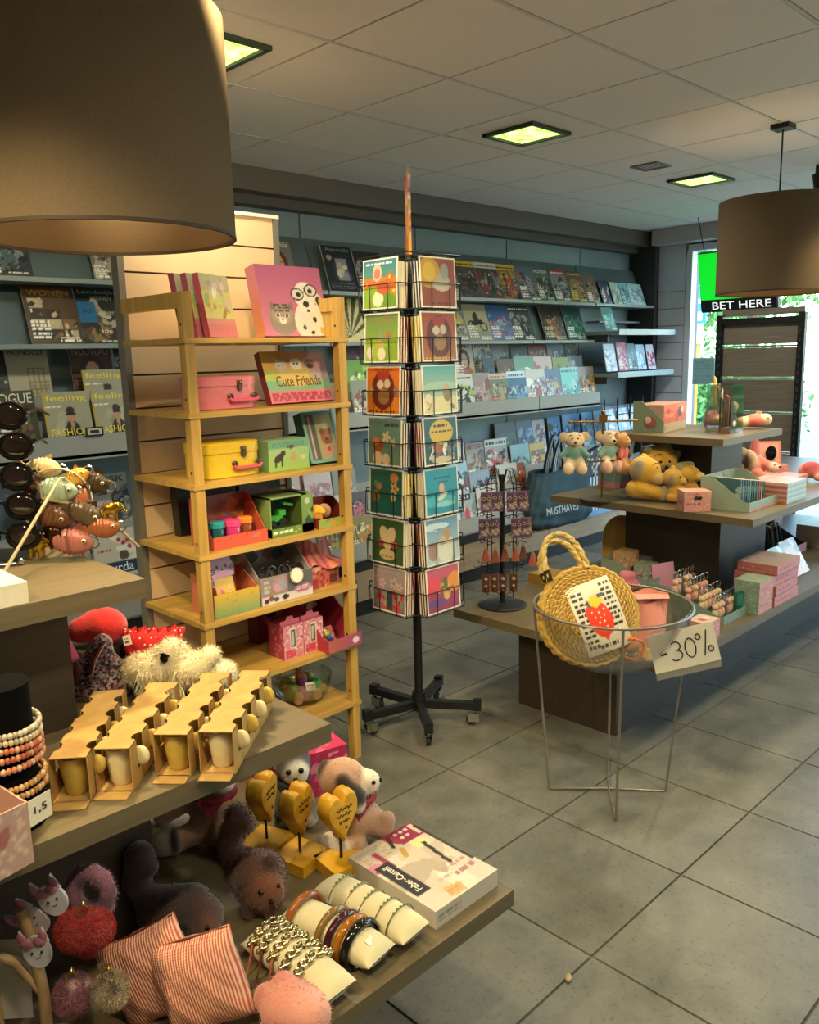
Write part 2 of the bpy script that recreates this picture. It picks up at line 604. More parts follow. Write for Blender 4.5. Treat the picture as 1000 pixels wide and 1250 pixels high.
def stone():
    m, n, l, b = nodes('stone floor tile')
    tc = n.new('ShaderNodeTexCoord'); oi = n.new('ShaderNodeObjectInfo')
    ad = n.new('ShaderNodeVectorMath'); ad.operation = 'ADD'
    mu = n.new('ShaderNodeVectorMath'); mu.operation = 'SCALE'; mu.inputs['Scale'].default_value = 1
    l.new(oi.outputs['Location'], mu.inputs[0]); l.new(tc.outputs['Object'], ad.inputs[0]); l.new(mu.outputs[0], ad.inputs[1])
    n1 = n.new('ShaderNodeTexNoise'); n1.inputs['Scale'].default_value = 5; n1.inputs['Detail'].default_value = 9; n1.inputs['Roughness'].default_value = .68
    n2 = n.new('ShaderNodeTexNoise'); n2.inputs['Scale'].default_value = 70; n2.inputs['Detail'].default_value = 3
    l.new(ad.outputs[0], n1.inputs['Vector']); l.new(ad.outputs[0], n2.inputs['Vector'])
    r1 = n.new('ShaderNodeValToRGB'); e = r1.color_ramp.elements
    e[0].position = .3; e[1].position = .72
    e[0].color = (*lin('56554d'), 1); e[1].color = (*lin('7a776b'), 1)
    l.new(n1.outputs[0], r1.inputs[0])
    r2 = n.new('ShaderNodeValToRGB'); e = r2.color_ramp.elements
    e[0].position = .3; e[0].color = (.62, .62, .62, 1); e[1].position = .42; e[1].color = (1, 1, 1, 1)
    e2 = e.new(.72); e2.color = (1, 1, 1, 1); e3 = e.new(.8); e3.color = (1.25, 1.25, 1.2, 1)
    l.new(n2.outputs[0], r2.inputs[0])
    mx = n.new('ShaderNodeMix'); mx.data_type = 'RGBA'; mx.blend_type = 'MULTIPLY'; mx.inputs[0].default_value = .8
    l.new(r1.outputs[0], mx.inputs[6]); l.new(r2.outputs[0], mx.inputs[7])
    hs = n.new('ShaderNodeHueSaturation'); mr = n.new('ShaderNodeMapRange')
    mr.inputs['To Min'].default_value = .9; mr.inputs['To Max'].default_value = 1.08
    l.new(oi.outputs['Random'], mr.inputs[0]); l.new(mr.outputs[0], hs.inputs['Value']); l.new(mx.outputs[2], hs.inputs['Color'])
    l.new(hs.outputs[0], b.inputs['Base Color'])
    rr = n.new('ShaderNodeMapRange'); rr.inputs['To Min'].default_value = .32; rr.inputs['To Max'].default_value = .52
    l.new(n1.outputs[0], rr.inputs[0]); l.new(rr.outputs[0], b.inputs['Roughness'])
    bp = n.new('ShaderNodeBump'); bp.inputs['Strength'].default_value = .12; bp.inputs['Distance'].default_value = .002
    l.new(n1.outputs[0], bp.inputs['Height']); l.new(bp.outputs[0], b.inputs['Normal'])
    return m


STONE = stone()
GROUT = plain('grout', '5a574e', .9, bump=.3)
fl = MB().box((2.13, .415, -.06), (10.26, 7.83, .112)).build('floor', GROUT, kind='structure')
TX, TY, TS = 2.265, 1.631, .5064
TILE = MB()
TILE.box((0, 0, -.004), (TS - .005, TS - .005, .012), taper=.994)
tile_me = TILE.mesh('tile', STONE)
rest = MB()
for i in range(-10, 10):
    for j in range(-11, 5):
        x0, y0 = TX + i * TS, TY + j * TS
        x1, y1 = min(x0 + TS, XW - .02), min(y0 + TS, YB)
        if x0 > XW - .1 or x0 < -2.95 or y0 < -3.4:
            continue
        cx, cy = (x0 + x1) / 2, (y0 + y1) / 2
        seen = cx > .7 and -.1 < cy < 4.0
        if seen and x1 - x0 > TS - .01 and y1 - y0 > TS - .01:
            link('tile', tile_me, fl, (cx, cy, 0))
        else:
            m = MB().box((0, 0, -.004), (x1 - x0 - .005, y1 - y0 - .005, .012), taper=.994)
            if seen:
                m.build('tile', STONE, fl, (cx, cy, 0))
            else:
                rest.box((cx, cy, -.004), (x1 - x0 - .005, y1 - y0 - .005, .012), taper=.994)
rest.build('outer_tiles', STONE, fl, kind='stuff')

# ceiling: mineral boards in a metal grid
CEIL = plain('mineral ceiling board', 'efeae2', .92, bump=.35, scale=160, var=.05)
TEE = plain('white ceiling rail', 'd8d6d0', .45, var=.02)
ce = MB().box((2.13, .415, CZ + .06), (10.26, 7.83, .06)).build('ceiling', plain('ceiling void', '2a2724', .9), kind='structure')
CX, CY, PX, PY = 2.006, 2.396, .5971, .6001
cp = MB().box((0, 0, .009), (PX - .010, PY - .021, .018)).mesh('ceiling_panel', CEIL)
rest = MB(); tee = MB(); SKIP = {}
for i in range(-8, 9):
    for j in range(-9, 3):
        x0, y0 = CX + i * PX, CY + j * PY
        x1, y1 = min(x0 + PX, XW), min(y0 + PY, 4.20)
        if x0 > XW - .05 or x0 < -2.95 or y0 < -3.4:
            continue
        cx, cy = (x0 + x1) / 2, (y0 + y1) / 2
        if cx > .6 and cy > .5:
            if x1 - x0 > PX - .01 and y1 - y0 > PY - .01:
                link('ceiling_panel', cp, ce, (cx, cy, CZ))
            else:
                MB().box((0, 0, .009), (x1 - x0 - .010, y1 - y0 - .021, .018)).build('ceiling_panel', CEIL, ce, (cx, cy, CZ))
        else:
            rest.box((cx, cy, CZ + .009), (x1 - x0 - .010, y1 - y0 - .021, .018))
rest.build('outer_ceiling_panels', CEIL, ce, kind='stuff')
for j in range(-9, 4):
    MB().box((2.13, CY + j * PY, CZ + .004), (10.2, .013, .012)).build('ceiling_rail', TEE, ce)

# recessed square lights
LGLOW = bpy.data.materials.new('square lamp glass'); LGLOW.use_nodes = True


def glow():
    n = LGLOW.node_tree.nodes; l = LGLOW.node_tree.links; b = n['Principled BSDF']
    nz = n.new('ShaderNodeTexNoise'); nz.inputs['Scale'].default_value = 16; tc = n.new('ShaderNodeTexCoord')
    l.new(tc.outputs['Object'], nz.inputs[0])
    rp = n.new('ShaderNodeValToRGB'); rp.color_ramp.elements[0].position = .35; rp.color_ramp.elements[1].position = .6
    rp.color_ramp.elements[0].color = (.34, .80, .02, 1); rp.color_ramp.elements[1].color = (.88, 1, .46, 1)
    l.new(nz.outputs[0], rp.inputs[0]); l.new(rp.outputs[0], b.inputs['Emission Color'])
    b.inputs['Emission Strength'].default_value = 1.5; b.inputs['Base Color'].default_value = (.6, .7, .4, 1)


glow()
LFR = plain('dark lamp frame', '3a4430', .4)


def ceiling_light(x, y, label):
    t = T('ceiling_light', label, 'ceiling light', (x, y, CZ), 0, 'square ceiling lights')
    f = MB(); h = .145
    for sx, sy, lx, ly in ((0, -1, 2 * h, .022), (0, 1, 2 * h, .022), (-1, 0, .022, 2 * h), (1, 0, .022, 2 * h)):
        f.box((sx * h, sy * h, -.008), (lx + .022 * abs(sy), ly, .016))
    f.build('frame', LFR, t)
    MB().box((0, 0, -.003), (2 * h - .02, 2 * h - .02, .005)).build('lamp_glass', LGLOW, t)
    light('square_lamp_light', 'SPOT', (x, y, CZ - .03), 52, (1, .96, .74), .08, (x, y, 0), 165, .6)


ceiling_light(3.51, 2.705, 'square recessed ceiling light with greenish glow, the middle one, above the card spinner')
ceiling_light(5.31, 2.69, 'square recessed ceiling light with greenish glow, nearest the shop window')
ceiling_light(1.72, 2.71, 'square recessed ceiling light half hidden by the big drum lamp shade')
for x, y in ((1.72, .3), (3.51, .3), (5.31, .3), (-.08, 2.7), (-.08, .3), (1.72, -2.1), (3.51, -2.1), (5.31, -2.1)):
    ceiling_light(x, y, 'square recessed ceiling light outside the picture, over the rest of the shop')
v = T('ceiling_vent', 'small grey slotted air vent in the ceiling board between two lights', 'vent', (4.69, 2.695, CZ))
f = MB()
for sx, sy, lx, ly in ((0, -1, .17, .014), (0, 1, .17, .014), (-1, 0, .014, .17), (1, 0, .014, .17)):
    f.box((sx * .08, sy * .08, -.004), (lx, ly, .009))
f.build('frame', plain('grey vent', '8d8a85', .6), v)
for k in range(7):
    MB().box((0, -.066 + k * .022, -.001), (.15, .012, .005), rot=(.5, 0, 0)).build('slat', plain('grey vent', '8d8a85', .6), v)

# back wall with its fascia
WALLP = plain('blue grey wall panel', '7e939a', .55, var=.03, scale=8)
DARKTRIM = plain('taupe fascia', '6b6258', .6, var=.04)
wb = MB().box((2.24, YB + .08, 1.36), (10.48, .1, 2.83)).build('wall_back', plain('back wall render', '55585a', .8), kind='structure')
xs = [-2.98] + [3.32 + 1.02 * k for k in range(-5, 4)] + [XW]
for a, b_ in zip(xs[:-1], xs[1:]):
    if b_ - a > .1:
        MB().box(((a + b_) / 2, YB + .012, 1.30), (b_ - a - .012, .024, 2.5)).build('wall_panel', WALLP, wb)
MB().box((2.095, 4.18, 2.66), (10.19, .10, .135)).build('trim_1', DARKTRIM, kind='structure')
MB().box((2.095, 4.28, 2.568), (10.19, .09, .06)).build('trim_2', plain('shade toned taupe trim', '5a534b', .6), kind='structure')  # taupe darkened to paint in the shadow of the recess below the fascia
MB().box((7.225, 4.195, 1.36), (.06, .27, 2.72)).build('trim_3', plain('dark end panel', '3d3a3a', .55), kind='structure')

# window wall on the right: pier with siding, then the shop front glass
SID = plain('pale siding board', 'dfe1ea', .5, var=.03, scale=10)
wr = MB().box((XW + .14, 4.075, 1.36), (.16, .61, 2.83)).build('wall_right', plain('pier', '6e6c70', .8), kind='structure')
z = 0.02
zs = [.02]
while zs[-1] < 2.05:
    zs.append(zs[-1] + .154)
zs.append(2.59)
for a, b_ in zip(zs[:-1], zs[1:]):
    MB().box((XW + .035, 3.93, (a + b_) / 2), (.05, .262, b_ - a - .006)).build('siding_board', SID, wr)
MB().box((XW - .03, .25, 2.655), (.22, 7.62, .135)).build('trim_4', plain('pale taupe beam', 'c4c0bc', .55), kind='structure')
MB().box((XW + .14, .25, 2.66), (.16, 7.1, .2)).build('trim_5', plain('pier', '6e6c70', .8), kind='structure')
FR = plain('white window frame', 'e8eef2', .35, var=.02)
win = link('window_1', None, kind='structure', loc=(XW + .06, 0, 0))
ms = [3.765, 2.0, .3, -1.4, -3.1]
for y in ms:
    MB().box((0, y, 1.3325), (.09, .055, 2.365)).build('mullion', FR, win)
MB().box((0, .33, 2.545), (.09, 6.9, .06)).build('head_rail', FR, win)
MB().box((0, .33, .09), (.09, 6.9, .12)).build('bottom_rail', FR, win)
GL = clear('window glass', (.92, .98, .97), .05)
for a, b_ in zip(ms[1:], ms[:-1]):
    MB().box((.02, (a + b_) / 2, 1.33), (.008, b_ - a - .05, 2.38)).build('pane', GL, win)
MB().box((XW + .14, -3.3, 1.36), (.16, .4, 2.83)).build('wall_right_end', plain('pier', '6e6c70', .8), kind='structure')
PL = plain('warm plaster', 'b5a890', .8)
MB().box((-3.03, .415, 1.36), (.1, 7.83, 2.83)).build('wall_left', PL, kind='structure')
MB().box((2.13, -3.5, 1.36), (10.26, .1, 2.83)).build('wall_front', PL, kind='structure')

# outside: pavement and trees
MB().box((22, 0, -.13), (29.2, 60, .1)).build('pavement', plain('pale paving', '8a887c', .9, bump=.4, scale=6, var=.15), kind='structure')


def tree(x, y, h, r, seed, label, n=7000, leaf=.07):
    rs = np.random.RandomState(seed)
    t = T('street_tree', label, 'tree', (x, y, -.08), 0, None)
    MB().tube([(0, 0, 0), (.05, .03, h * .4), (0, .1, h * .75)], [.14, .11, .05], 9).build('trunk', plain('bark', '5b4c3c', .95, bump=.6, scale=14, var=.3), t, smooth=True)
    cl = rs.randn(34, 3) * np.array([.5, .5, .42]); cl /= np.maximum(1, np.linalg.norm(cl, axis=1, keepdims=True))
    c = cl[rs.randint(0, 34, n)] * r + rs.randn(n, 3) * r * .17 + np.array([0, 0, h * .72])
    c = c[c[:, 2] > .3]; n = len(c)
    a = rs.randn(n, 3); a /= np.linalg.norm(a, axis=1, keepdims=True)
    b = np.cross(a, rs.randn(n, 3)); b /= np.linalg.norm(b, axis=1, keepdims=True)
    s = leaf * (1 + .9 * rs.rand(n, 1))
    P = np.stack([c - a * s, c - b * s * .5, c + a * s, c + b * s * .5], 1).reshape(-1, 3)
    g = np.array([[.10, .30, .07]]) * (.6 + .9 * rs.rand(n, 1)) + np.array([[.06, .05, .02]]) * rs.rand(n, 1)
    m = MB(); m.add(P, np.arange(n * 4).reshape(-1, 4), np.repeat(g, 4, 0))
    m.build('crown', printed('leaf', .6), t, kind='stuff')


tree(15.0, 6.5, 5.2, 1.75, 1, 'green street tree outside the window, nearest the pier')
tree(15.5, 1.2, 5.0, 1.8, 2, 'green street tree outside, seen above the black display rack')
tree(20.5, 9.6, 5.8, 2.2, 3, 'green street tree farthest behind the parking sign outside')
tree(13.0, -4.6, 4.6, 1.5, 4, 'green street tree outside beyond the right end of the display')

for k, (x, y, h) in enumerate(((11.6, 5.3, 1.5), (11.8, 3.0, 1.3), (11.7, .6, 1.4), (11.7, -1.8, 1.4))):
    tree(x, y, h, .8, 20 + k, leaf=.035, n=9000, label=f'green shrub outside the window, {["behind the parking sign", "second from the sign", "third from the sign", "farthest right"][k]}')
sg = T('parking_sign', 'blue parking sign on an orange post outside the window', 'sign', (9.0, 4.535, -.08))
MB().tube([(0, 0, 0), (0, 0, 2.2)], .026, 10).build('post', plain('orange post', 'e08a1c', .5), sg)
MB().box((-.035, -.03, 2.27), (.02, .17, .52)).build('sign_plate', plain('blue sign', '1783b8', .4), sg)
word('P', .08, .14, 'e8f4f8', sg, (-.047, -.03, 2.42), (90, 0, -90))
MB().box((-.047, -.03, 2.25), (.004, .06, .05)).color('e8f4f8').build('white_mark', plain('sign white', 'e8f4f8', .5), sg)
MB().box((-.047, -.03, 2.09), (.004, .09, .10)).build('white_mark', plain('sign white', 'e8f4f8', .5), sg)
MB().box((-.035, -.045, 1.9), (.012, .09, .22)).build('white_mark', plain('sign white', 'e8f4f8', .5), sg)
nt = pbox(.21, .006, .24, {'f': [('c', 'a9d6d6'), ('s', .1, .06, .92, .94, '86b2b6', 12)]}, 'a9d6d6').build('notice', printed('print'), None, (XW + .035, 3.6, 1.33), (0, 0, R_(-90)),
     label='pale paper notice stuck on the window below the parking sign', cat='notice')

# hanging screen with betting caption
tv = T('hanging_screen', 'bright green advertising screen hung in the window above a black caption', 'screen', (6.95, 3.17, 2.20), rot=(R_(13), 0, R_(-90)))
MB().box((0, .03, 0), (.66, .05, .50)).build('housing', plain('black plastic', '0b0c0d', .4), tv)
MB().box((0, 0, .05), (.65, .012, .385)).build('screen', plain('lit green screen', '0fe03a', .4, emit='08d828', estr=.9), tv)
MB().box((0, .002, -.195), (.65, .014, .10)).build('caption', plain('caption black', '0d0f12', .4), tv)
word('BET HERE', .50, .062, 'f4f4f4', tv, (.03, -.008, -.195), emit=.8)
for sx in (-.28, .28):
    MB().tube([(sx, .03, .25), (sx, -.05, .58)], .004, 6).build('cable', plain('black wire', '0c0c0c', .5), tv)

# black display rack with wood-look slats by the window
rk = T('slat_display_rack', 'tall black metal display rack with grey wood panels by the window', 'rack', (6.4, 2.72, 0), -90)
BLK = plain('black powder coat', '131417', .38, var=.02)
RW = wood('grey oak laminate', '6a6058', '80756b', (1.5, 30, 30), .55)
for sx in (-.31, .31):
    MB().box((sx, 0, .95), (.05, .045, 1.90)).build('upright', BLK, rk)
    MB().box((sx, .16, .04), (.05, .5, .06)).build('foot', BLK, rk)
    n = 22
    hb = MB()
    for k in range(n):
        hb.box((sx * .98, -.024, .5 + k * .06), (.012, .006, .03))
    hb.build('hook_slots', plain('slot grey', '50545a', .3, metal=.6), rk, kind='stuff')
zz = [.16, .52, .86, 1.16, 1.42, 1.66]
for a, b_ in zip(zz[:-1], zz[1:]):
    MB().box((0, .02, (a + b_) / 2), (.57, .02, b_ - a - .02)).build('slat_panel', RW, rk)
    MB().box((0, .018, b_), (.57, .012, .014)).build('rail', plain('bright aluminium', 'c9d2d6', .2, metal=.9), rk)
MB().box((0, .02, 1.76), (.57, .02, .17)).build('slat_panel', RW, rk)
MB().box((0, 0, 1.85), (.60, .05, .045)).build('cross_bar', BLK, rk)
MB().box((0, .03, 1.915), (.62, .02, .05)).build('header_panel', RW, rk)

# ---------------------------------------------------------------- drum pendant lamps
SHADE = bpy.data.materials.new('drum shade fabric'); SHADE.use_nodes = True


def shade():
    n = SHADE.node_tree.nodes; l = SHADE.node_tree.links; n.clear()
    o = n.new('ShaderNodeOutputMaterial'); mx = n.new('ShaderNodeMixShader')
    d = n.new('ShaderNodeBsdfDiffuse'); t = n.new('ShaderNodeBsdfTranslucent')
    tc = n.new('ShaderNodeTexCoord'); wv = n.new('ShaderNodeTexNoise'); wv.inputs['Scale'].default_value = 240
    l.new(tc.outputs['Object'], wv.inputs[0])
    rp = n.new('ShaderNodeValToRGB'); rp.color_ramp.elements[0].color = (*lin('685846'), 1); rp.color_ramp.elements[1].color = (*lin('7a6a56'), 1)
    l.new(wv.outputs[0], rp.inputs[0]); l.new(rp.outputs[0], d.inputs[0]); l.new(rp.outputs[0], t.inputs[0])
    mx.inputs[0].default_value = .10
    l.new(d.outputs[0], mx.inputs[1]); l.new(t.outputs[0], mx.inputs[2]); l.new(mx.outputs[0], o.inputs[0])


shade()


def pendant(x, y, label, en, up):
    t = T('pendant_lamp', label, 'lamp', (x, y, 0), 0, 'drum pendant lamps')
    r = .2825
    MB().lathe([(r - .004, 1.92), (r, 1.92), (r, 2.37), (r - .004, 2.37), (r - .004, 1.92)], 72).build('lamp_shade', SHADE, t, smooth=40)
    MB().lathe([(r + .001, 1.917), (r + .001, 1.924), (r - .007, 1.924), (r - .007, 1.917), (r + .001, 1.917)], 72).build('rim', plain('dark shade rim', '3a2c1c', .7), t)
    sp = MB()
    for k in range(3):
        a = k * 2.094 + .4
        sp.tube([(0, 0, 2.31), ((r - .006) * math.cos(a), (r - .006) * math.sin(a), 2.36)], .003, 6)
    sp.build('spider', plain('lamp wire', '8a8278', .3, metal=.8), t)
    MB().tube([(0, 0, 2.22), (0, 0, 2.33)], .022, 12).build('socket', BLK, t)
    MB().ball((0, 0, 2.175), (.036, .036, .05), 14, 10).build('bulb', plain('frosted bulb', 'fff0d0', .4, emit='ffc873', estr=1.2), t, smooth=True)
    MB().tube([(0, 0, 2.33), (0, 0, 2.71)], .004, 6).build('cord', plain('black wire', '0c0c0c', .5), t)
    MB().box((0, 0, 2.711), (.09, .09, .024)).build('ceiling_cap', plain('black cap', '1a1a1c', .5), t)
    light('pendant_bulb_light', 'SPOT', (x, y, 2.02), en, (1, .78, .42), .05, (x, y, 0), 128, .5)
    light('pendant_glow', 'POINT', (x, y, 2.10), 3.0, (1, .66, .30), .04)
    light('pendant_uplight', 'SPOT', (x, y, 2.20), up, (1, .78, .45), .05, (x, y, 3), 140, .8)


pendant(.86, 1.82, 'large beige drum pendant lamp close by, above the mug shelf', 60, 26)
pendant(4.38, 1.80, 'brown drum pendant lamp on a thin black cord above the pink gifts', 50, 3)
sl = T('spot_lamp', 'small black ceiling spot lamp cut off by the right picture edge', 'lamp', (5.475, 2.03, 2.66))
MB().tube([(0, 0, .06), (0, 0, 0)], .012, 8).build('stem', BLK, sl)
MB().tube([(0, 0, .01), (0, -.02, -.06), (0, -.05, -.13)], [.03, .038, .04], 14).build('lamp_head', BLK, sl, smooth=True)
for p, t_, e, c in SPOTS:
    q = T('track_spot', 'black ceiling spot lamp outside the picture aimed at the shelves', 'lamp', (p[0], p[1], 2.60), 0, 'ceiling spot lamps out of view')
    d = (Vector(t_) - Vector(p)).normalized()
    a = -d * .02 + Vector((0, 0, -.085)); MB().tube([(0, 0, .12), tuple(-d * .09 + Vector((0, 0, -.08)))], .01, 8).build('stem', BLK, q)
    MB().tube([a - d * .09, a - d * .04], .04, 14).build('lamp_head', BLK, q)

# ---------------------------------------------------------------- tiered display stands
LAM = wood('taupe oak laminate', '5c503a', '6a5c43', (1.2, 26, 26), .42, bump=.06)
LAMD = wood('dark taupe laminate', '33291f', '3d3126', (1.2, 22, 22), .5, bump=.05)


def stand(label, parts):
    t = T('display_stand', label, 'display stand', (0, 0, 0))
    for nm, x0, x1, y0, y1, z0, z1 in parts:
        MB().box(((x0 + x1) / 2, (y0 + y1) / 2, (z0 + z1) / 2), (x1 - x0, y1 - y0, z1 - z0)).build(nm, LAM if nm == 'shelf_board' else LAMD, t)
    return t


stand('stepped brown display stand in front, holding mugs, plush animals and bracelets', [
    ('plinth', -.6, .95, 1.35, 2.0, 0, .41), ('shelf_board', -1.0, 1.34, 1.066, 2.2, .41, .45),
    ('post', -.6, .722, 1.555, 1.95, .45, .86), ('shelf_board', -1.0, 1.007, 1.285, 2.06, .86, .90),
    ('post', -.6, .64, 1.68, 2.0, .90, 1.18), ('shelf_board', -1.0, .752, 1.545, 2.07, 1.18, 1.22)])
stand('stepped brown display stand on the right, loaded with pink gifts', [
    ('plinth', 2.97, 6.0, 1.80, 2.33, 0, .41), ('shelf_board', 2.82, 6.15, 1.485, 2.61, .41, .45),
    ('post', 3.895, 4.44, 1.80, 2.33, .45, .86), ('shelf_board', 3.60, 5.9, 1.516, 2.61, .865, .90),
    ('post', 4.08, 4.44, 1.95, 2.28, .90, 1.185), ('shelf_board', 3.86, 4.56, 1.79, 2.44, 1.185, 1.22)])

# ---------------------------------------------------------------- magazine wall shelving
SH = plain('grey enamel shelf', '84908f', .4, var=.03)
LIP = plain('grey enamel lip', '9a9b95', .42, var=.03)
BEI = wood('beige laminate', '8c7b66', '9c8b74', (1.2, 20, 20), .5, bump=.04)
mg = T('magazine_shelving', 'long grey wall shelving filled with rows of magazines', 'shelving', (0, 0, 0))


def seg(nm, x0, x1, y0, y1, z0, z1, m, rot=None):
    MB().box(((x0 + x1) / 2, (y0 + y1) / 2, (z0 + z1) / 2), (x1 - x0, y1 - y0, z1 - z0), rot=rot).build(nm, m, mg)


for x0, x1 in ((-1.0, 1.06), (1.07, 2.09), (2.1, 3.31), (3.32, 4.33), (4.34, 5.355), (5.365, 6.22)):
    for zz_ in (2.055, 1.748):
        seg('shelf', x0, x1, 4.06, YB, zz_ - .022, zz_, SH)
        MB().add([(x0, 4.16, zz_), (x1, 4.16, zz_), (x1, 4.29, zz_ + .33), (x0, 4.29, zz_ + .33)], [(0, 1, 2, 3), (3, 2, 1, 0)]).build('sloping_back', WALLP, mg)
    seg('lip', x0, x1, 4.0, 4.014, 1.19, 1.31, LIP)
    for yy, yn, zf in ((4.10, 4.19, 1.345), (4.19, YB, 1.455)):
        seg('step', x0, x1, yy, yn, 1.19, zf, LIP)
        seg('step_lip', x0, x1, yy - .004, yy + .004, zf - .02, zf + .04, LIP)
    seg('shelf', x0, x1, 4.0, YB, 1.20, 1.216, SH)
for x0, x1 in ((-1.0, 1.06), (1.07, 2.09), (2.1, 3.31), (3.32, 4.33), (4.34, 5.355), (5.365, 6.38), (6.39, 7.19)):
    seg('lip', x0, x1, 4.015, 4.03, .345, .455, LIP)
    seg('step', x0, x1, 4.03, YB, .33, .36, LIP)
    for yy, yn, zf in ((4.09, 4.155, .50), (4.155, 4.225, .64), (4.225, YB, .77)):
        seg('step', x0, x1, yy, yn, .345, zf, LIP)
        seg('step_lip', x0, x1, yy - .004, yy + .004, zf - .02, zf + .045, LIP)
    seg('base_board', x0, x1, 3.9, 4.28, .11, .25, BEI)
    seg('shadow_gap', x0, x1, 4.06, YB, .25, .345, plain('black recess', '161514', .7))
    seg('kick_board', x0, x1, 3.93, YB, .006, .11, plain('black kick', '121110', .5))
seg('shelf', 6.24, 7.19, 4.06, YB, 2.033, 2.055, SH)
MB().add([(6.24, 4.16, 2.055), (7.19, 4.16, 2.055), (7.19, 4.29, 2.385), (6.24, 4.29, 2.385)], [(0, 1, 2, 3), (3, 2, 1, 0)]).build('sloping_back', WALLP, mg)
for zz_ in (1.818, 1.462):
    seg('deep_shelf', 6.24, 7.19, 3.84, YB, zz_ - .03, zz_, SH)
    seg('deep_lip', 6.24, 7.19, 3.835, 3.85, zz_ - .035, zz_ + .012, plain('pale enamel', 'a5b5ba', .35))
    seg('ledge', 6.5, 7.19, 4.2, YB, zz_ + .085, zz_ + .10, SH)
    MB().prism([(6.245, zz_ - .09), (6.265, zz_ - .09), (6.265, zz_ - .03), (6.245, zz_ - .03)], 3.95, YB).build('bracket', plain('dark bracket', '2c2d2f', .5), mg)

# ---------------------------------------------------------------- slatted gondola wall behind the ladder
gw = T('slat_wall', 'cream slatted display wall standing behind the pine ladder shelf', 'display wall', (1.78, 2.95, 0))
CRM = plain('cream slat board', 'd6b890', .5, var=.03, scale=12)
for k in range(18):
    z0 = k * .1235
    MB().box((0, 0, z0 + .0617), (.66, .03, .1165)).build('slat', CRM, gw)
MB().box((0, .018, 1.16), (.66, .01, 2.12)).build('backing', plain('slat groove', '7a6448', .7), gw)
for sx in (-.345, .345):
    MB().box((sx, .005, 1.11), (.025, .05, 2.22)).build('upright', plain('grey upright', '6f6a5f', .5), gw)
MB().box((0, .0, 2.225), (.72, .045, .014)).build('top_cap', plain('white cap', 'd6cfc2', .5), gw)
MB().box((0, .02, .045), (.70, .34, .09)).build('base', plain('black kick', '121110', .5), gw)

# ---------------------------------------------------------------- pine ladder shelf
PINE = wood('pine', 'a8823c', 'c29a4e', (14, 14, 1.0), .45, bump=.06)
PINEX = wood('pine across', 'a8823c', 'c29a4e', (1.0, 14, 14), .45, bump=.06)
lad = T('ladder_shelf', 'narrow yellow pine ladder shelf stacked with toy boxes', 'shelf unit', (1.755, 2.48, 0))
for sx in (-1, 1):
    MB().box((sx * .325, .018, .9375), (.036, .036, 1.875)).build('post', PINE, lad)
    MB().box((sx * .325, .24, 1.85), (.028, .40, .05)).build('top_rail', PINE, lad)
    for k in range(7):
        MB().tube([(sx * .325 - .019, .018, .30 + .245 * k), (sx * .325 + .019, .018, .30 + .245 * k)], .005, 8).build('screw', plain('dark screw', '3a2f1a', .4, metal=.5), lad)
LS = [.256, .505, .75, .995, 1.24, 1.481, 1.727]
for z in LS:
    MB().box((0, .21, z - .009), (.70, .43, .018)).build('shelf', PINEX, lad)
MB().box((.325, .24, 1.80), (.016, .40, .145)).build('side_panel', PINE, lad)
# ---------------------------------------------------------------- magazines on the wall shelving
ORD = 'first second third fourth fifth sixth seventh eighth ninth tenth eleventh twelfth thirteenth fourteenth fifteenth'.split()
PRN = printed('print', .32, coat=.15)


def cover(bg, cols, txt='f4f0e6', head=None, seed=0, style=0):
    o = [('c', bg)]
    if style == 1:    # motorbike
        o += [('r', 0, 0, 1, .25, '8c8f88'), ('e', .25, .42, .17, .13, '14130f'), ('e', .25, .42, .12, .09, bg), ('e', .76, .38, .17, .13, '14130f'), ('e', .76, .38, .12, .09, bg),
              ('e', .5, .5, .26, .07, '1a1713', .15), ('e', .48, .62, .12, .13, '26211c', .5), ('e', .5, .74, .07, .05, '14130f')]
    elif style == 2:  # sunburst
        for k in range(9):
            a = .35 + k * .34
            o += [('t', [(.4, .1), (.4 + 1.5 * math.cos(a), .1 + 1.5 * math.sin(a)), (.4 + 1.5 * math.cos(a + .17), .1 + 1.5 * math.sin(a + .17))], cols[0])]
    elif style == 3:  # portrait
        o += [('e', .5, .14, .42, .26, cols[1]), ('e', .5, .55, .3, .27, cols[0]), ('e', .5, .52, .17, .2, 'd8a486'), ('e', .43, .56, .03, .015, '2a1a14'), ('e', .57, .56, .03, .015, '2a1a14'), ('e', .5, .43, .05, .018, 'b04040')]
    elif style == 4:  # squares of photos
        rg = random.Random(seed)
        for a in range(3):
            for b in range(4):
                if rg.random() < .8:
                    u, v = .08 + a * .3, .08 + b * .18
                    o += [('r', u, v, u + .27, v + .16, rg.choice(cols)), ('b', u + .03, v + .03, u + .24, v + .13, cols + ['f0ead8'], 3, .06)]
    elif style == 5:  # landscape
        o += [('r', 0, .55, 1, 1, cols[0]), ('b', 0, .45, 1, .6, cols, 12, .14), ('b', 0, .1, 1, .5, [bg] + cols, 24, .07), ('b', .1, .1, .9, .6, cols + ['2c2c2c', 'd0ccc0'], 12, .035)]
    else:
        o += [('b', .1, .12, .95, .72, cols, 15, .17), ('e', .58, .42, .16, .24, cols[0]), ('b', .2, .15, .9, .72, cols + [bg], 26, .075), ('b', .1, .1, .95, .75, cols + ['1c1c1c', 'd8d4c8'], 18, .04)]
    if style != 2:
        o += [('s', .05, .08, .42, .42, txt, 5), ('s', .55, .03, .96, .12, txt, 2)]
    if head:
        o += [('r', 0, .84, 1, 1, head)]
        o += [('s', .06, .86, .94, .96, txt if head != txt else '1a1a1a', 1)]
    o += [('n', .12)]
    return o


NM = [0]


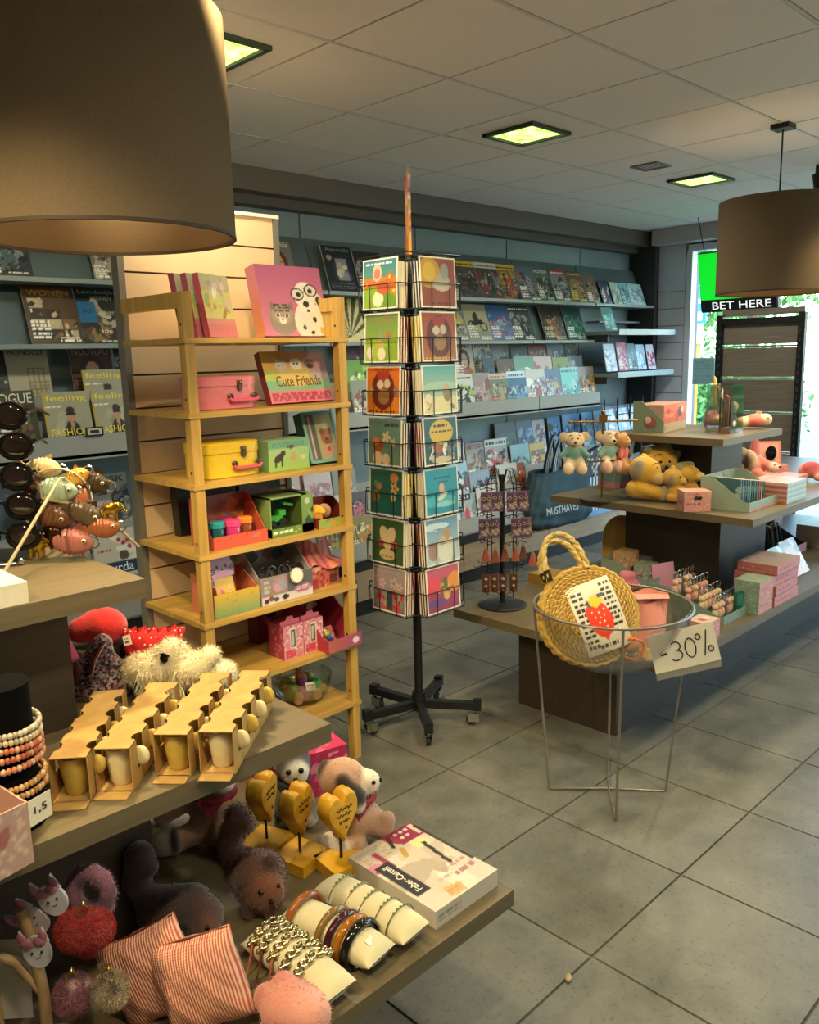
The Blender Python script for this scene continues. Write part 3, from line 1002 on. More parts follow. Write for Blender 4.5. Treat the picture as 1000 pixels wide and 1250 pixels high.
def magazine(x, w, h, y, z, tilt, label, ops, group=None, rz=0, t=.007, cell=.0058, words=(), cat='magazine', name='magazine', base='e8e4da'):
    NM[0] += 1
    mb = pbox(w, t, h, {'f': ops}, base, cell, seed=NM[0])
    o = mb.build(name, PRN, None, (x, y, z), (R_(-tilt), 0, R_(rz)), label=label, cat=cat, group=group)
    for wd, ww, hh, cx, cz, col in words:
        word(wd, ww * w, hh * h, col, o, (cx * w, -t / 2 - .0008, cz * h), name='title')
    return o


def row(rname, y, z, tilt, group, items):
    for i, it in enumerate(items):
        x, w, h, desc, bg, cols = it[:6]
        kw = it[6] if len(it) > 6 else {}
        words = kw.pop('words', ()); ops = kw.pop('ops', None); dy = kw.pop('dy', 0); dz = kw.pop('dz', 0); rz = kw.pop('rz', 0)
        lab = f'{desc}, {ORD[i]} from left {rname}'
        lab = lab if len(lab.split()) <= 16 else f'{desc}, {ORD[i]} {rname}'
        magazine(x, w, h, y + dy + .0025 * (i % 2), z + dz, tilt, lab, ops or cover(bg, cols, seed=len(desc) + i, **kw), group, rz=rz, words=words)


G1 = 'magazines on the upper wall shelves'
G2 = 'magazines in the middle wall rack'
G3 = 'magazines in the low wall rack'
row('on top shelf right of spinner', 4.12, 2.057, 20, G1, [
    (4.49, .19, .28, 'grey green magazine', '6c7468', ['8c9488', '4a4f48', 'b8b6a8']),
    (4.72, .24, .285, 'dark motorbike magazine with yellow header', '4a4b4a', ['2a2c2e', '8a8c8c', '6b4a3c', '20201f'], {'head': 'd8b82a', 'txt': '1c1a12'}),
    (4.95, .25, .285, 'dark magazine with white header', '3c4244', ['23282b', '6f7a7c', '98a0a0', '7c3a34'], {'head': 'd9d6cc', 'txt': '9a2a28'}),
    (5.18, .235, .285, 'red and yellow magazine with yellow strip', '8f6a4a', ['b0432c', 'd0a52c', '51606a', '2a2a2c'], {'head': 'd4b634', 'txt': '262017'}),
    (5.42, .235, .285, 'blue grey magazine with climbing rider photo', '5c6a78', ['8394a2', '35302c', '9c5a44', '3c4852']),
    (5.63, .21, .28, 'grey green magazine headed in white', '5e6c60', ['39443c', '8a9684', 'b3b7a6', '2a2e2a'], {'words': [('MOTOR', .8, .09, 0, .9, 'f2f2ee')]}),
    (5.86, .215, .28, 'grey magazine with red header', '7d7f80', ['4d5054', 'a2a4a2', '35383a'], {'head': 'a33430'}),
    (6.10, .215, .28, 'brown magazine with yellow title', '5d4a3a', ['8a6a48', '352a22', 'b08c5c'], {'txt': 'e0cc3a', 'head': '5d4a3a'}),
    (6.31, .18, .25, 'brown magazine with standing figures', '6d5844', ['96724c', '3a2d23', 'b79a72']),
    (6.52, .13, .22, 'small dark blue puzzle book', '2c3350', ['8c2f38', 'd9d6c8', '46507c']),
    (6.69, .14, .21, 'small pale green puzzle book', 'b8ccb4', ['7ea07c', 'e6ead8', '5c7c70']),
    (6.84, .125, .21, 'small aqua puzzle book', '8cc0c4', ['5f9ca4', 'd3e8e4', '48737e']),
    (6.97, .125, .21, 'small pale blue puzzle book', 'a9cdd0', ['7fb0b8', 'e0eeec', '5f8c98']),
    (7.10, .12, .21, 'small pale cyan puzzle book', 'b6d9d8', ['86b8bc', 'e8f2f0', '6a98a2'])])
row('on second shelf right of spinner', 4.12, 1.75, 20, G1, [
    (4.56, .22, .285, 'grey magazine with big white lettering', '6a6c66', ['8f9088', '44463f', 'c8c6ba', 'c7b23c'], {'txt': 'f0efe6'}),
    (4.81, .26, .285, 'cream magazine with a black motorbike', 'a9a184', ['14130f'], {'style': 1, 'txt': 'f0eee2'}),
    (5.08, .27, .285, 'blue sky magazine with car photo', '5878a0', ['3a5c8c', '93a8bc', 'c05a4c', '8a96a4'], {'style': 5, 'txt': 'f2d8d4'}),
    (5.34, .27, .285, 'black and grey magazine', '44484a', ['23272a', '6b7072', '8c9090'], {'head': '2e3234'}),
    (5.76, .29, .285, 'dark brown magazine with orange lower half', '3a2c24', ['8c5a34', '231a16', 'c0884c', '6a4a3a'], {'txt': 'd8c8b0'}),
    (6.07, .26, .285, 'dark green magazine', '23443c', ['3f7c64', '17302c', '84b49c', '2f5c50'])])
row('on upper deep shelf at right end', 3.98, 1.822, 20, G1, [(6.36, .17, .21, 'small green book', '23694a', ['3fa07a', '17402f', '9fd4b4'])])
row('in back row of middle rack', 4.215, 1.46, 10, G2, [
    (4.74, .215, .285, 'cream magazine with red bordered portrait', 'cfc4b0', ['2c2620', 'b0694c'], {'style': 3, 'words': [('HARRY', .8, .1, 0, .9, '14130f')]}),
    (4.96, .20, .285, 'pale magazine with blue title', 'c0bdb0', ['6a7c8c', '4a5a50', '8e6a50'], {'words': [('FWB', .8, .1, 0, .9, '1f3f6a')]}),
    (5.18, .215, .285, 'grey magazine with green disc', '77797a', ['3c6a44', 'a09a92', '44484a']),
    (5.42, .22, .285, 'white magazine with dark photo', 'cfd2cc', ['2f3a3c', '60706c', '8c9890'], {'style': 5}),
    (5.66, .24, .285, 'dark red magazine', '6a2a30', ['9c3c40', '35181c', 'c89088']),
    (5.92, .24, .285, 'blue and white magazine', '7c8ca0', ['c8d0d8', '3c4c6c', 'a85c54']),
    (6.14, .18, .27, 'olive grey magazine', '5c6454', ['8a9078', '343a30', 'b0b49c'])])
row('in middle row of middle rack', 4.125, 1.35, 10, G2, [
    (4.94, .12, .28, 'narrow dark blue magazine', '2c3a50', ['44587c', '1a2434']),
    (5.14, .2, .265, 'red and green magazine', '5c3a2c', ['a8382c', '4c7a3c', 'c8a44c', '2a1c18']),
    (5.37, .25, .285, 'mint white magazine with green frame', 'c4d6cc', ['6a9c88', 'e8efe8', '9cbcb0'], {'style': 5}),
    (5.62, .24, .275, 'pale pink and white magazine', 'd0bcb8', ['b05c5c', 'e8e0d8', '7c8488']),
    (5.86, .22, .265, 'green yellow magazine', '8c9440', ['c8c84c', '4c6434', 'e0d890']),
    (6.08, .22, .275, 'grey blue magazine', '6c7884', ['98a4ac', '3c4650', 'c0c4c0'])])
row('in front row of middle rack', 4.035, 1.22, 10, G2, [
    (4.545, .2, .295, 'white magazine crowded with black headlines', 'd6d4c8', ['20201e', '9cb43c', '606058'], {'txt': '1a1a18', 'head': 'd6d4c8'}),
    (4.735, .23, .3, 'grey pink magazine', '9a8a86', ['b89890', '605450', 'c8beb4', 'a44c48'], {'txt': '2a2624'}),
    (4.94, .22, .29, 'olive grey food magazine', '6f7054', ['9c9a70', '3c3c2c', 'b87848', 'c8b888'], {'head': 'c8b8a8', 'txt': 'a03028'}),
    (5.165, .23, .3, 'blue seaside magazine with white title', '5c94b8', ['2f5c84', 'a4c8dc', '34302c', '4c7c98'], {'style': 5, 'head': 'c9dce6', 'txt': '22303c'}),
    (5.405, .25, .305, 'white magazine with red car photos', 'c9c8c4', ['a43c38', '5c6874', '8c98a4', 'e8e6e0']),
    (5.65, .24, .305, 'blue and yellow magazine', '5c6c94', ['c8a838', '34487c', 'b05044', 'c0c8d8']),
    (5.87, .25, .31, 'teal magazine', '4cacac', ['7cd0cc', '2c7c84', 'b8e4e0'], {'style': 5, 'head': '8cd4d0', 'txt': '1f5c60'}),
    (6.11, .25, .31, 'brown and white magazine', '8c7868', ['c8b8a4', '4c3a30', 'c0983c', 'a04c3c'])])
row('on lower deep shelf at right end', 3.97, 1.478, 12, 'books on the lower deep shelf', [
    (6.36, .17, .24, 'white book', 'bccadc', ['dce4ec', '98a8bc']), (6.56, .15, .25, 'pink book', 'b0506c', ['d07890', '842c4c', 'e0b0bc']),
    (6.71, .14, .24, 'dark green book', '3c6464', ['5c8c88', '24403f']), (6.87, .15, .23, 'pale blue book', '9cbcd4', ['c8dce8', '7c9cb8']),
    (7.04, .13, .23, 'white book with pink flower', 'd8d4dc', ['c0447c', '8c2454', 'e8e4ea'])])
# low rack
row('in back row of low rack', 4.25, .773, 8, G3, [
    (4.72, .22, .27, 'grey magazine behind the cyclist one', '5c646c', ['8c949c', '343a40']),
    (5.29, .27, .33, 'dark night magazine', '232c34', ['3c4c44', '141a20', '6c7464']), (5.53, .21, .33, 'dark blue magazine', '26406c', ['3c64a0', '16264a', '8ca4c8']),
    (5.73, .17, .32, 'white and red magazine', 'b8bcc0', ['8c3438', '5c6c7c', 'e0e0e0']), (5.95, .18, .33, 'blue magazine with dark strip', '6494c8', ['8cb8e0', '1c2430']),
    (6.21, .26, .34, 'pale blue magazine', '88b4dc', ['b8d8f0', '5c88b4']), (6.46, .17, .34, 'pale cyan magazine', '94c8e0', ['c4e4f0', '64a0c0']),
    (6.66, .18, .34, 'white cyan magazine', 'b8dce8', ['e0f0f4', '84b8cc']), (6.87, .18, .34, 'light aqua magazine', 'a4d4e0', ['d0ecf0', '78acc0'])])
row('in third row of low rack', 4.18, .643, 8, G3, [
    (4.62, .17, .36, 'pale magazine with yellow flowers', 'c8ccc4', ['c8b84c', '88949c', 'e4e4dc']),
    (4.83, .21, .34, 'grey cycling magazine', '8c8c88', ['a8a49c', '5c6060', '3c4448', 'a86c5c'], {'words': [('FIETSEN', .86, .1, 0, .91, 'b03a34')]}),
    (5.08, .27, .35, 'white car magazine', 'a09c98', ['c44c38', '4c5054', 'd8d4cc', '2c2e30'], {'head': 'd6d4cc', 'txt': '3a3a3a'}),
    (5.38, .24, .28, 'teal landscape magazine', '5c8c94', ['8cb8c0', '3c5c54', 'b0ccc8'], {'style': 5}),
    (5.61, .21, .27, 'yellow framed magazine with red car', 'c8a848', ['a8443c', '5c6c5c', 'e0d0a0'], {'style': 4})])
row('in second row of low rack', 4.115, .503, 8, G3, [
    (4.555, .22, .36, 'light blue magazine with small figures', '9cc4d8', ['d8e8ec', '34485c', 'b04438', '4c5c6c']),
    (4.80, .23, .27, 'magazine with dark blue band', '8ca0b0', ['22324c', 'c8d0d4', 'b03c3c']),
    (5.13, .25, .29, 'white magazine', 'ccc8bc', ['8c8878', 'e4e0d4', 'b09c6c'], {'txt': '55504a'}),
    (5.29, .12, .28, 'orange brown magazine', '9c4c30', ['c8683c', '5c2c1c', '3c241c']),
    (5.50, .26, .25, 'magazine with orange fruit', 'b8aca0', ['c86838', 'e0dcd0', '5c8440', '9c3c2c'], {'style': 4})])
row('in front row of low rack', 4.045, .362, 8, G3, [
    (4.555, .21, .27, 'white magazine with red sportsman', 'a0a4a4', ['c43c48', '7c8c94', 'd0d4d0'], {'ops': [('c', '8c9498'), ('b', 0, 0, 1, .8, ['a8b0b0', '707c80', 'c0c8c4'], 14, .2), ('e', .52, .42, .13, .2, 'c43848'), ('e', .52, .66, .07, .06, 'c89078'), ('e', .46, .2, .06, .14, '2a3038'), ('r', 0, .84, .75, 1, '15171a'), ('n', .1)], 'words': [('PETS &', .6, .09, -.13, .92, 'f0f0ee')]}),
    (4.80, .23, .30, 'cream magazine with dogs', 'c8beb0', ['e4dccc', '8c7864', 'c07868']),
    (5.06, .24, .28, 'grey white magazine', '9c9c98', ['c4c4bc', '64686a', 'b87c6c'])])
# between ladder and spinner
row('on top shelf left of spinner', 4.12, 2.057, 18, G1, [
    (3.03, .22, .30, 'magazine with red haired portrait', '7c7c76', ['6a2c24', '3c2a28'], {'style': 3, 'words': [('life', .25, .1, .3, .92, 'e8e4dc')]}),
    (3.50, .24, .30, 'dark painting magazine', '1d2530', ['2c3c4c', '141a22', '4c5c6c'], {'ops': [('c', '1b222c'), ('b', .3, .3, .8, .75, ['2e3b48', '3d4a55'], 9, .15), ('r', .4, .25, .75, .72, '8c9498'), ('b', .42, .3, .72, .7, ['b0a090', '4c5058', 'd8d0c4'], 8, .1), ('e', .2, .74, .09, .06, 'b09a80'), ('s', .1, .05, .9, .2, '6c7880', 3), ('n', .1)], 'words': [('Aquarelle', .8, .1, .02, .91, '6c98a8')]}),
    (3.75, .24, .28, 'black crafts magazine', '23262c', ['3c4450', '8c949c'])])
row('on second shelf left of spinner', 4.12, 1.75, 18, G1, [
    (3.16, .24, .28, 'pink lilac magazine', 'a88c9c', ['c8a8b8', '6c5868']), (3.56, .23, .29, 'cream magazine with green sun rays', 'd8cc98', ['4c5430'], {'style': 2}),
    (3.80, .22, .28, 'black and white magazine', '3c3e40', ['c0bcb4', '74767a'])])
row('in back row of rack left of spinner', 4.215, 1.46, 10, G2, [(3.66, .22, .285, 'dark red magazine', '4c2c34', ['74444c', '2c1c20'])])
row('in middle row of rack left of spinner', 4.125, 1.35, 10, G2, [(3.62, .22, .285, 'bright green magazine', '6c9c3c', ['98c844', '345c24', 'd8e4b0'])])
row('in front row of rack left of spinner', 4.035, 1.22, 10, G2, [(3.58, .21, .29, 'grey green magazine', '8c9084', ['b4b8a8', '4c5048', '9c4c4c'])])
row('in back row of low rack, seen past ladder', 4.25, .773, 8, G3, [
    (2.90, .2, .26, 'yellow green magazine', '9c9c54', ['c8c878', '5c6434']), (3.14, .22, .27, 'pink flower magazine', 'c0607c', ['e08ca0', '8c3450', 'e8c8cc']), (3.40, .2, .27, 'dark grey magazine', '404448', ['6c7074', '24262a'])])
row('in third row of low rack, seen past ladder', 4.18, .643, 8, G3, [
    (3.02, .23, .28, 'magazine with red roses', 'c8b8b4', ['c03c54', 'e07c8c', '54743c', 'e8e0d8'], {'words': [('UIN', .4, .1, -.2, .30, '181818')]}),
    (3.28, .22, .28, 'white and pink magazine', 'd4c4c4', ['c87c94', '9c8c8c']), (3.50, .2, .28, 'grey garden magazine', '8c9084', ['5c6c4c', 'b8b8a8'])])
row('in second row of low rack, seen past ladder', 4.115, .503, 8, G3, [
    (3.02, .22, .26, 'green and white magazine', 'b4b8a8', ['5c7c48', 'd8d8cc', '34442c']), (3.28, .24, .27, 'white headline magazine', 'd4d0c8', ['3c3c3a', '8c8a84'], {'txt': '1c1c1a'}), (3.52, .2, .27, 'black and pink magazine', '54444c', ['c0647c', '24201f'])])
row('in front row of low rack, seen past ladder', 4.045, .362, 8, G3, [
    (3.02, .22, .26, 'grey green magazine', '8c9484', ['b8bcac', '5c6454']), (3.26, .22, .27, 'brown garden magazine', '7c6c44', ['a8984c', '4c4c24', 'b85c34']), (3.50, .21, .27, 'orange and green magazine', '8c7c48', ['c0803c', '4c6c34', 'd8c890'])])
# left end, above and beside the mug stand
FEEL = [('c', '9a9680'), ('b', .3, .1, .8, .7, ['8a8672', 'a8a48c'], 6, .2), ('e', .56, .22, .2, .28, '22221e'), ('e', .55, .60, .095, .12, 'b8866a'), ('e', .55, .68, .1, .06, '2a1c14'), ('r', .45, .6, .65, .635, '161412'), ('e', .56, .44, .04, .07, 'b8866a'), ('s', .04, .72, .4, .77, 'f2eedc', 1), ('r', .0, 0, .05, 1, 'b89a24'), ('s', .06, .03, .3, .1, 'e8d44c', 2), ('n', .1)]
FW = [('feeling', .88, .13, .0, .88, 'e6d32a'), ('FASHION', .84, .12, .0, .31, 'e8d648'), ('& FILM', .7, .12, -.05, .17, 'e8d648')]
row('on upper shelf at left edge', 4.12, 2.057, 18, G1, [
    (1.46, .24, .19, 'dark magazine with white spine', '32383c', ['54646c', '1f2426', '7c8c94']), (1.97, .18, .19, 'grey picture magazine', '6c6a60', ['98948a', '3c3a34', 'b8b4a8'])])
row('on second shelf at left edge', 4.12, 1.75, 18, G1, [
    (1.665, .25, .29, 'brown interiors magazine with photo squares', '4a3620', ['7c5c38', 'b8a888', '2c2014'], {'style': 4, 'words': [('WONEN', .8, .10, 0, .88, '94703c')]}),
    (1.905, .22, .29, 'black country living magazine', '2a2a22', ['5c4c34', 'a89c84', '1c1a14'], {'ops': [('c', '23241e'), ('b', .35, .32, .98, .7, ['8c8470', '5c4c3c', 'b8b09c', '3c342a'], 16, .12), ('r', .02, .38, .44, .74, '1a6c9c'), ('b', .05, .03, .95, .3, ['6c5034', '8c6c48', '4c3824'], 12, .12), ('s', .4, .02, .9, .06, 'e8e0d0', 1), ('n', .1)], 'words': [('Landelijk', .86, .09, .02, .92, '7c94a0'), ('WONEN', .5, .07, .1, .82, 'b8c0bc'), ('10x', .25, .06, .1, .22, 'f0e8d8'), ('30', .2, .06, -.28, .58, '103c5c')]})])
row('in back row at left edge', 4.215, 1.46, 10, G2, [
    (1.40, .10, .28, 'black magazine', '1d1d1b', ['3c3c38']),
    (1.555, .20, .285, 'beige magazine with brown grid', 'b0a78e', ['7c6440'], {'ops': [('c', 'aba28a'), ('s', .5, .1, .95, .42, '8c846c', 5)] + [('r', .48 + k * .12, .1, .495 + k * .12, .62, '86693c') for k in range(4)] + [('r', .48, .1 + k * .17, .9, .115 + k * .17, '86693c') for k in range(4)] + [('n', .08)], 'words': [('MONOCLE', .84, .085, 0, .9, '3a3428')]}),
    (1.875, .22, .285, 'dark red magazine with portrait', '4c2c24', ['3a1a14', '5c2c24'], {'style': 3, 'txt': '8c5c4c', 'words': [('NOUVEAU', .86, .12, 0, .9, 'a0907c')]}),
    (2.035, .07, .28, 'narrow black magazine', '24241f', ['8c8a80', '40403a'])])
row('in middle row at left edge', 4.125, 1.35, 10, G2, [(1.895, .22, .275, 'yellow titled fashion magazine behind another', '9a9680', [], {'ops': FEEL, 'words': FW})])
row('in front row at left edge', 4.035, 1.24, 10, G2, [
    (1.40, .21, .30, 'green and brown fashion magazine', '3a3c28', ['6c4c2c', '4c5c30', '8c5c34', '23241a'], {'words': [('VOGUE', .9, .16, 0, .88, 'd8d4c8')]}),
    (1.655, .225, .285, 'yellow titled fashion magazine beside a copy', '9a9680', [], {'ops': FEEL, 'words': FW}), (1.89, .215, .285, 'yellow titled fashion magazine by upright', '9a9680', [], {'ops': FEEL, 'words': FW})])
MB().color('1c1c1c').box((0, 0, 0), (.09, .004, .045)).color('c8c4b8').box((0, -.002, 0), (.07, .003, .03)).color('2a2a2a').box((0, -.0035, 0), (.045, .002, .015)).build('price_card', printed('print'), None, (1.745, 3.992, 1.325), (0, 0, 0),
     label='small black framed price card below the two yellow titled magazines', cat='price card')
row('in back row of low rack at left edge', 4.25, .773, 8, G3, [
    (1.83, .15, .31, 'grey white magazine', '8c8478', ['b0a898', '5c544c']), (1.94, .17, .30, 'white puzzle magazine with black title', 'b8b09c', ['3c3a34', '8c8678'], {'words': [('MSK', .8, .11, 0, .9, '1c1a16')]})])
row('in third row of low rack at left edge', 4.18, .643, 8, G3, [
    (1.60, .2, .30, 'black and pink magazine', '3c2c30', ['b04c6c', '1c1618']), (1.80, .21, .33, 'white magazine with pink title', 'c4b8a8', ['2c2824', '8c7c70', 'd8ccbc'], {'words': [('mode', .5, .1, .15, .82, 'c8348c')]})])
row('in second row of low rack at left edge', 4.115, .503, 8, G3, [
    (1.62, .21, .25, 'white and red baby magazine', 'c8bca4', ['d8ccb4', '9c8c74'], {'words': [('baby', .6, .18, .1, .78, 'b03030')]}),
    (1.86, .23, .29, 'cream sewing pattern magazine', 'cdc3ae', ['b8ac94', 'd8d0c0'], {'ops': [('c', 'c8bea8'), ('b', .5, .3, .9, .95, ['d8cfbc', 'b8ae98'], 8, .18), ('r', .12, .2, 1, .42, '1c3050'), ('e', .62, .8, .05, .04, 'a82a2a'), ('e', .72, .74, .05, .04, 'a82a2a'), ('e', .82, .78, .05, .04, 'a82a2a'), ('e', .86, .66, .05, .04, 'a82a2a'), ('e', .7, .52, .12, .09, '5c4434'), ('s', .08, .6, .4, .68, 'b05034', 1), ('s', .05, .02, .95, .16, '8c8474', 2), ('n', .08)], 'words': [('burda', .66, .16, .06, .31, 'e8ecee')]})])

# ---------------------------------------------------------------- greeting card spinner
WIRE = plain('black wire', '0c0c0c', .4, metal=.3)
sx_, sy_ = 2.50, 2.535
sp = T('card_spinner', 'tall black revolving card stand on a five-legged castor base', 'card stand', (sx_, sy_, 0))
MB().tube([(0, 0, .08), (0, 0, .60)], .019, 14).build('pole', BLK, sp, smooth=True)
MB().tube([(0, 0, .60), (0, 0, 2.06)], .027, 14).build('core_post', BLK, sp, smooth=True)
MB().tube([(0, 0, .065), (0, 0, .15)], .032, 14).build('hub', BLK, sp, smooth=True)
CHR = plain('chrome', 'b8b8b4', .16, metal=1, var=.02)
RUB = plain('dark rubber', '1d1d1e', .7)
a5 = [math.atan2(-.192 + 0, .137), math.atan2(.125, .284), math.atan2(.213, -.03), math.atan2(.065, -.246), math.atan2(-.201, -.149)]
for a in a5:
    ca, sa = math.cos(a), math.sin(a); L = .265
    leg = MB().box((L / 2, 0, .095), (L, .034, .034), taper=1)
    leg.box((L, 0, .10), (.036, .036, .048))
    lo = leg.build('leg', BLK, sp, (0, 0, 0), (0, 0, a))
    c = MB().tube([(L, 0, .078), (L, 0, .060)], .009, 8)
    c.box((L - .016, .014, .042), (.05, .003, .04)).box((L - .016, -.014, .042), (.05, .003, .04)).box((L - .012, 0, .062), (.045, .031, .004))
    c.build('castor_fork', CHR, lo)
    MB().tube([(L - .026, -.010, .030), (L - .026, .010, .030)], .0245, 18).build('castor_wheel', RUB, lo, smooth=40)
PT = .212
for k in range(7):
    z0 = 2.035 - PT * (k + 1) + .012
    for q in range(4):
        fr = MB()
        h = .118
        for zz_ in (z0, z0 + .10):
            fr.tube([(-h, -.10, zz_), (-h, -.178, zz_), (h, -.178, zz_), (h, -.10, zz_)], .0022, 5)
        for xx in (-.05, .055):
            fr.tube([(xx, -.10, z0), (xx, -.178, z0), (xx, -.178, z0 + .10)], .0022, 5)
        for xx in (-h, h):
            fr.tube([(xx, -.178, z0), (xx, -.178, z0 + .10)], .0022, 5)
            fr.tube([(xx, -.10, z0), (xx, -.10, z0 + .19)], .0022, 5)
        fr.tube([(-h, -.10, z0 + .19), (h, -.10, z0 + .19)], .0022, 5)
        fr.tube([(0, 0, z0 + .10), (0, -.10, z0 + .10)], .003, 5)
        fr.build('wire_pocket', WIRE, sp, (0, 0, 0), (0, 0, R_(-90 * q)))
MB().tube([(-.15, -.15, 2.05), (.15, -.15, 2.05), (.15, .15, 2.05), (-.15, .15, 2.05)], .003, 6, closed=True).tube([(-.15, 0, 2.05), (.15, 0, 2.05)], .003, 6).tube([(0, -.15, 2.05), (0, .15, 2.05)], .003, 6).build('top_ring', WIRE, sp)
# header board seen edge-on (turned towards the camera's line of sight)
pbox(.30, .012, .33, {'f': [('g', 'd87c28', 'c8463c'), ('b', .1, .1, .9, .9, ['d8b048', '7c3c70', 'e0d0c0', '3c6c8c'], 14, .14)], 'b': [('g', 'd87c28', 'c8463c'), ('b', .1, .1, .9, .9, ['d8b048', '7c3c70', 'e0d0c0'], 14, .14)],
     'l': [('g', 'e8962c', '4c7c74'), ('b', 0, .3, 1, .9, ['8c3c5c', 'e0d0c8', '6c4c8c', 'c86c54'], 9, .05)]}, 'd8a060', .01).build('header_board', PRN, sp, (.03, .03, 2.055), (0, R_(-2), R_(48)))


def blank(bg0, bg1, parts):
    return [('g', bg0, bg1)] + parts + [('r', 0, 0, 1, .025, 'efe9d8'), ('r', 0, .975, 1, 1, 'efe9d8'), ('r', 0, 0, .025, 1, 'efe9d8'), ('r', .975, 0, 1, 1, 'efe9d8'), ('n', .08)]


hill = lambda c1, c2: [('e', .25, .1, .6, .35, c1), ('e', .85, .05, .5, .3, c2)]
LEFT = [
    ('blue and orange greeting card with egg and tulips', blank('78a83c', '2e7890', [('r', 0, .3, 1, .62, 'c8743c')] + hill('8cae3c', '6c9434') + [('e', .42, .72, .13, .17, 'e0b8a0'), ('e', .42, .7, .09, .1, 'c87464'), ('e', .45, .2, .16, .15, 'e8d8b8'), ('l', .78, .62, .13, 'd0582c', 'e8b84c'), ('l', .9, .35, .11, 'd87838', 'e8c860'), ('l', .12, .5, .1, 'd8642c', 'e8c050'), ('e', .6, .42, .2, .13, 'c05a3c'), ('s', .1, .86, .85, .93, 'dfe8e4', 1)])),
    ('green greeting card with meadow and two eggs', blank('9cb834', '6c8454', hill('a8bc3c', '8ca838') + [('e', .16, .2, .09, .13, 'e8e0c8'), ('e', .5, .18, .12, .13, 'e4dab8'), ('e', .46, .4, .07, .12, 'c8a868'), ('e', .7, .55, .08, .07, 'b06c5c'), ('t', [(.35, .45), (.6, .45), (.48, .68)], '8c9c78'), ('s', .15, .86, .85, .92, 'a04838', 1), ('s', .25, .79, .75, .83, 'b06048', 1)])),
    ('orange greeting card with dark red curtain frame', blank('d07c24', 'c86420', [('e', .5, .5, .34, .4, '6c2418'), ('t', [(.3, .9), (.42, .55), (.58, .55), (.7, .9)], '9c3424'), ('e', .42, .62, .1, .09, 'c8b8a0'), ('e', .62, .64, .09, .1, 'c0a890'), ('e', .52, .38, .17, .16, '8c6434'), ('e', .14, .5, .08, .1, 'b88c4c'), ('e', .88, .5, .07, .1, '8c6c54'), ('s', .25, .9, .78, .95, '3c1c10', 1), ('s', .08, .04, .9, .09, '5c2410', 1)])),
    ('grey green greeting card with flower bouquet', blank('6c8470', '5c7c78', [('e', .32, .42, .14, .14, 'a8482c'), ('e', .25, .5, .1, .1, 'c8744c'), ('e', .3, .15, .14, .14, 'd8c098'), ('e', .55, .14, .12, .12, 'd4b890'), ('l', .55, .6, .14, 'c8b48c', 'd89c4c'), ('l', .75, .5, .1, 'b8a47c', 'c88c44'), ('s', .5, .8, .92, .9, '2a2c24', 1)])),
    ('dark teal greeting card with hanging blossoms', blank('1f5c5c', '2c5c4c', [('e', .28, .62, .09, .08, 'b06c54'), ('e', .2, .4, .12, .12, '8c6434'), ('e', .74, .82, .12, .1, 'c08440'), ('l', .75, .6, .14, 'c8a868', 'b0543c'), ('e', .2, .68, .07, .06, '4c8c3c'), ('e', .72, .4, .07, .08, 'd0b88c')])),
    ('moss green greeting card with big cream heart', blank('3c5434', '3c5c34', [('k', .5, .55, .33, 'cdb890'), ('e', .3, .45, .1, .07, 'b0483c'), ('e', .7, .45, .1, .07, 'b0483c'), ('e', .5, .22, .24, .12, 'c0a878'), ('s', .3, .15, .7, .2, '8c7448', 1)])),
    ('grey pink greeting card with red roses', blank('7c6870', 'a89898', [('b', .05, .05, .95, .45, ['c8404c', 'e07c7c', 'a82c3c', '8c9c74'], 22, .1), ('r', .42, .05, .6, .45, '3c4048'), ('l', .3, .62, .12, 'c8a0a8', 'b0808c'), ('l', .65, .66, .14, 'b8a8a8', '94706c'), ('l', .82, .6, .1, 'd0b0a8', 'b08468')]))]
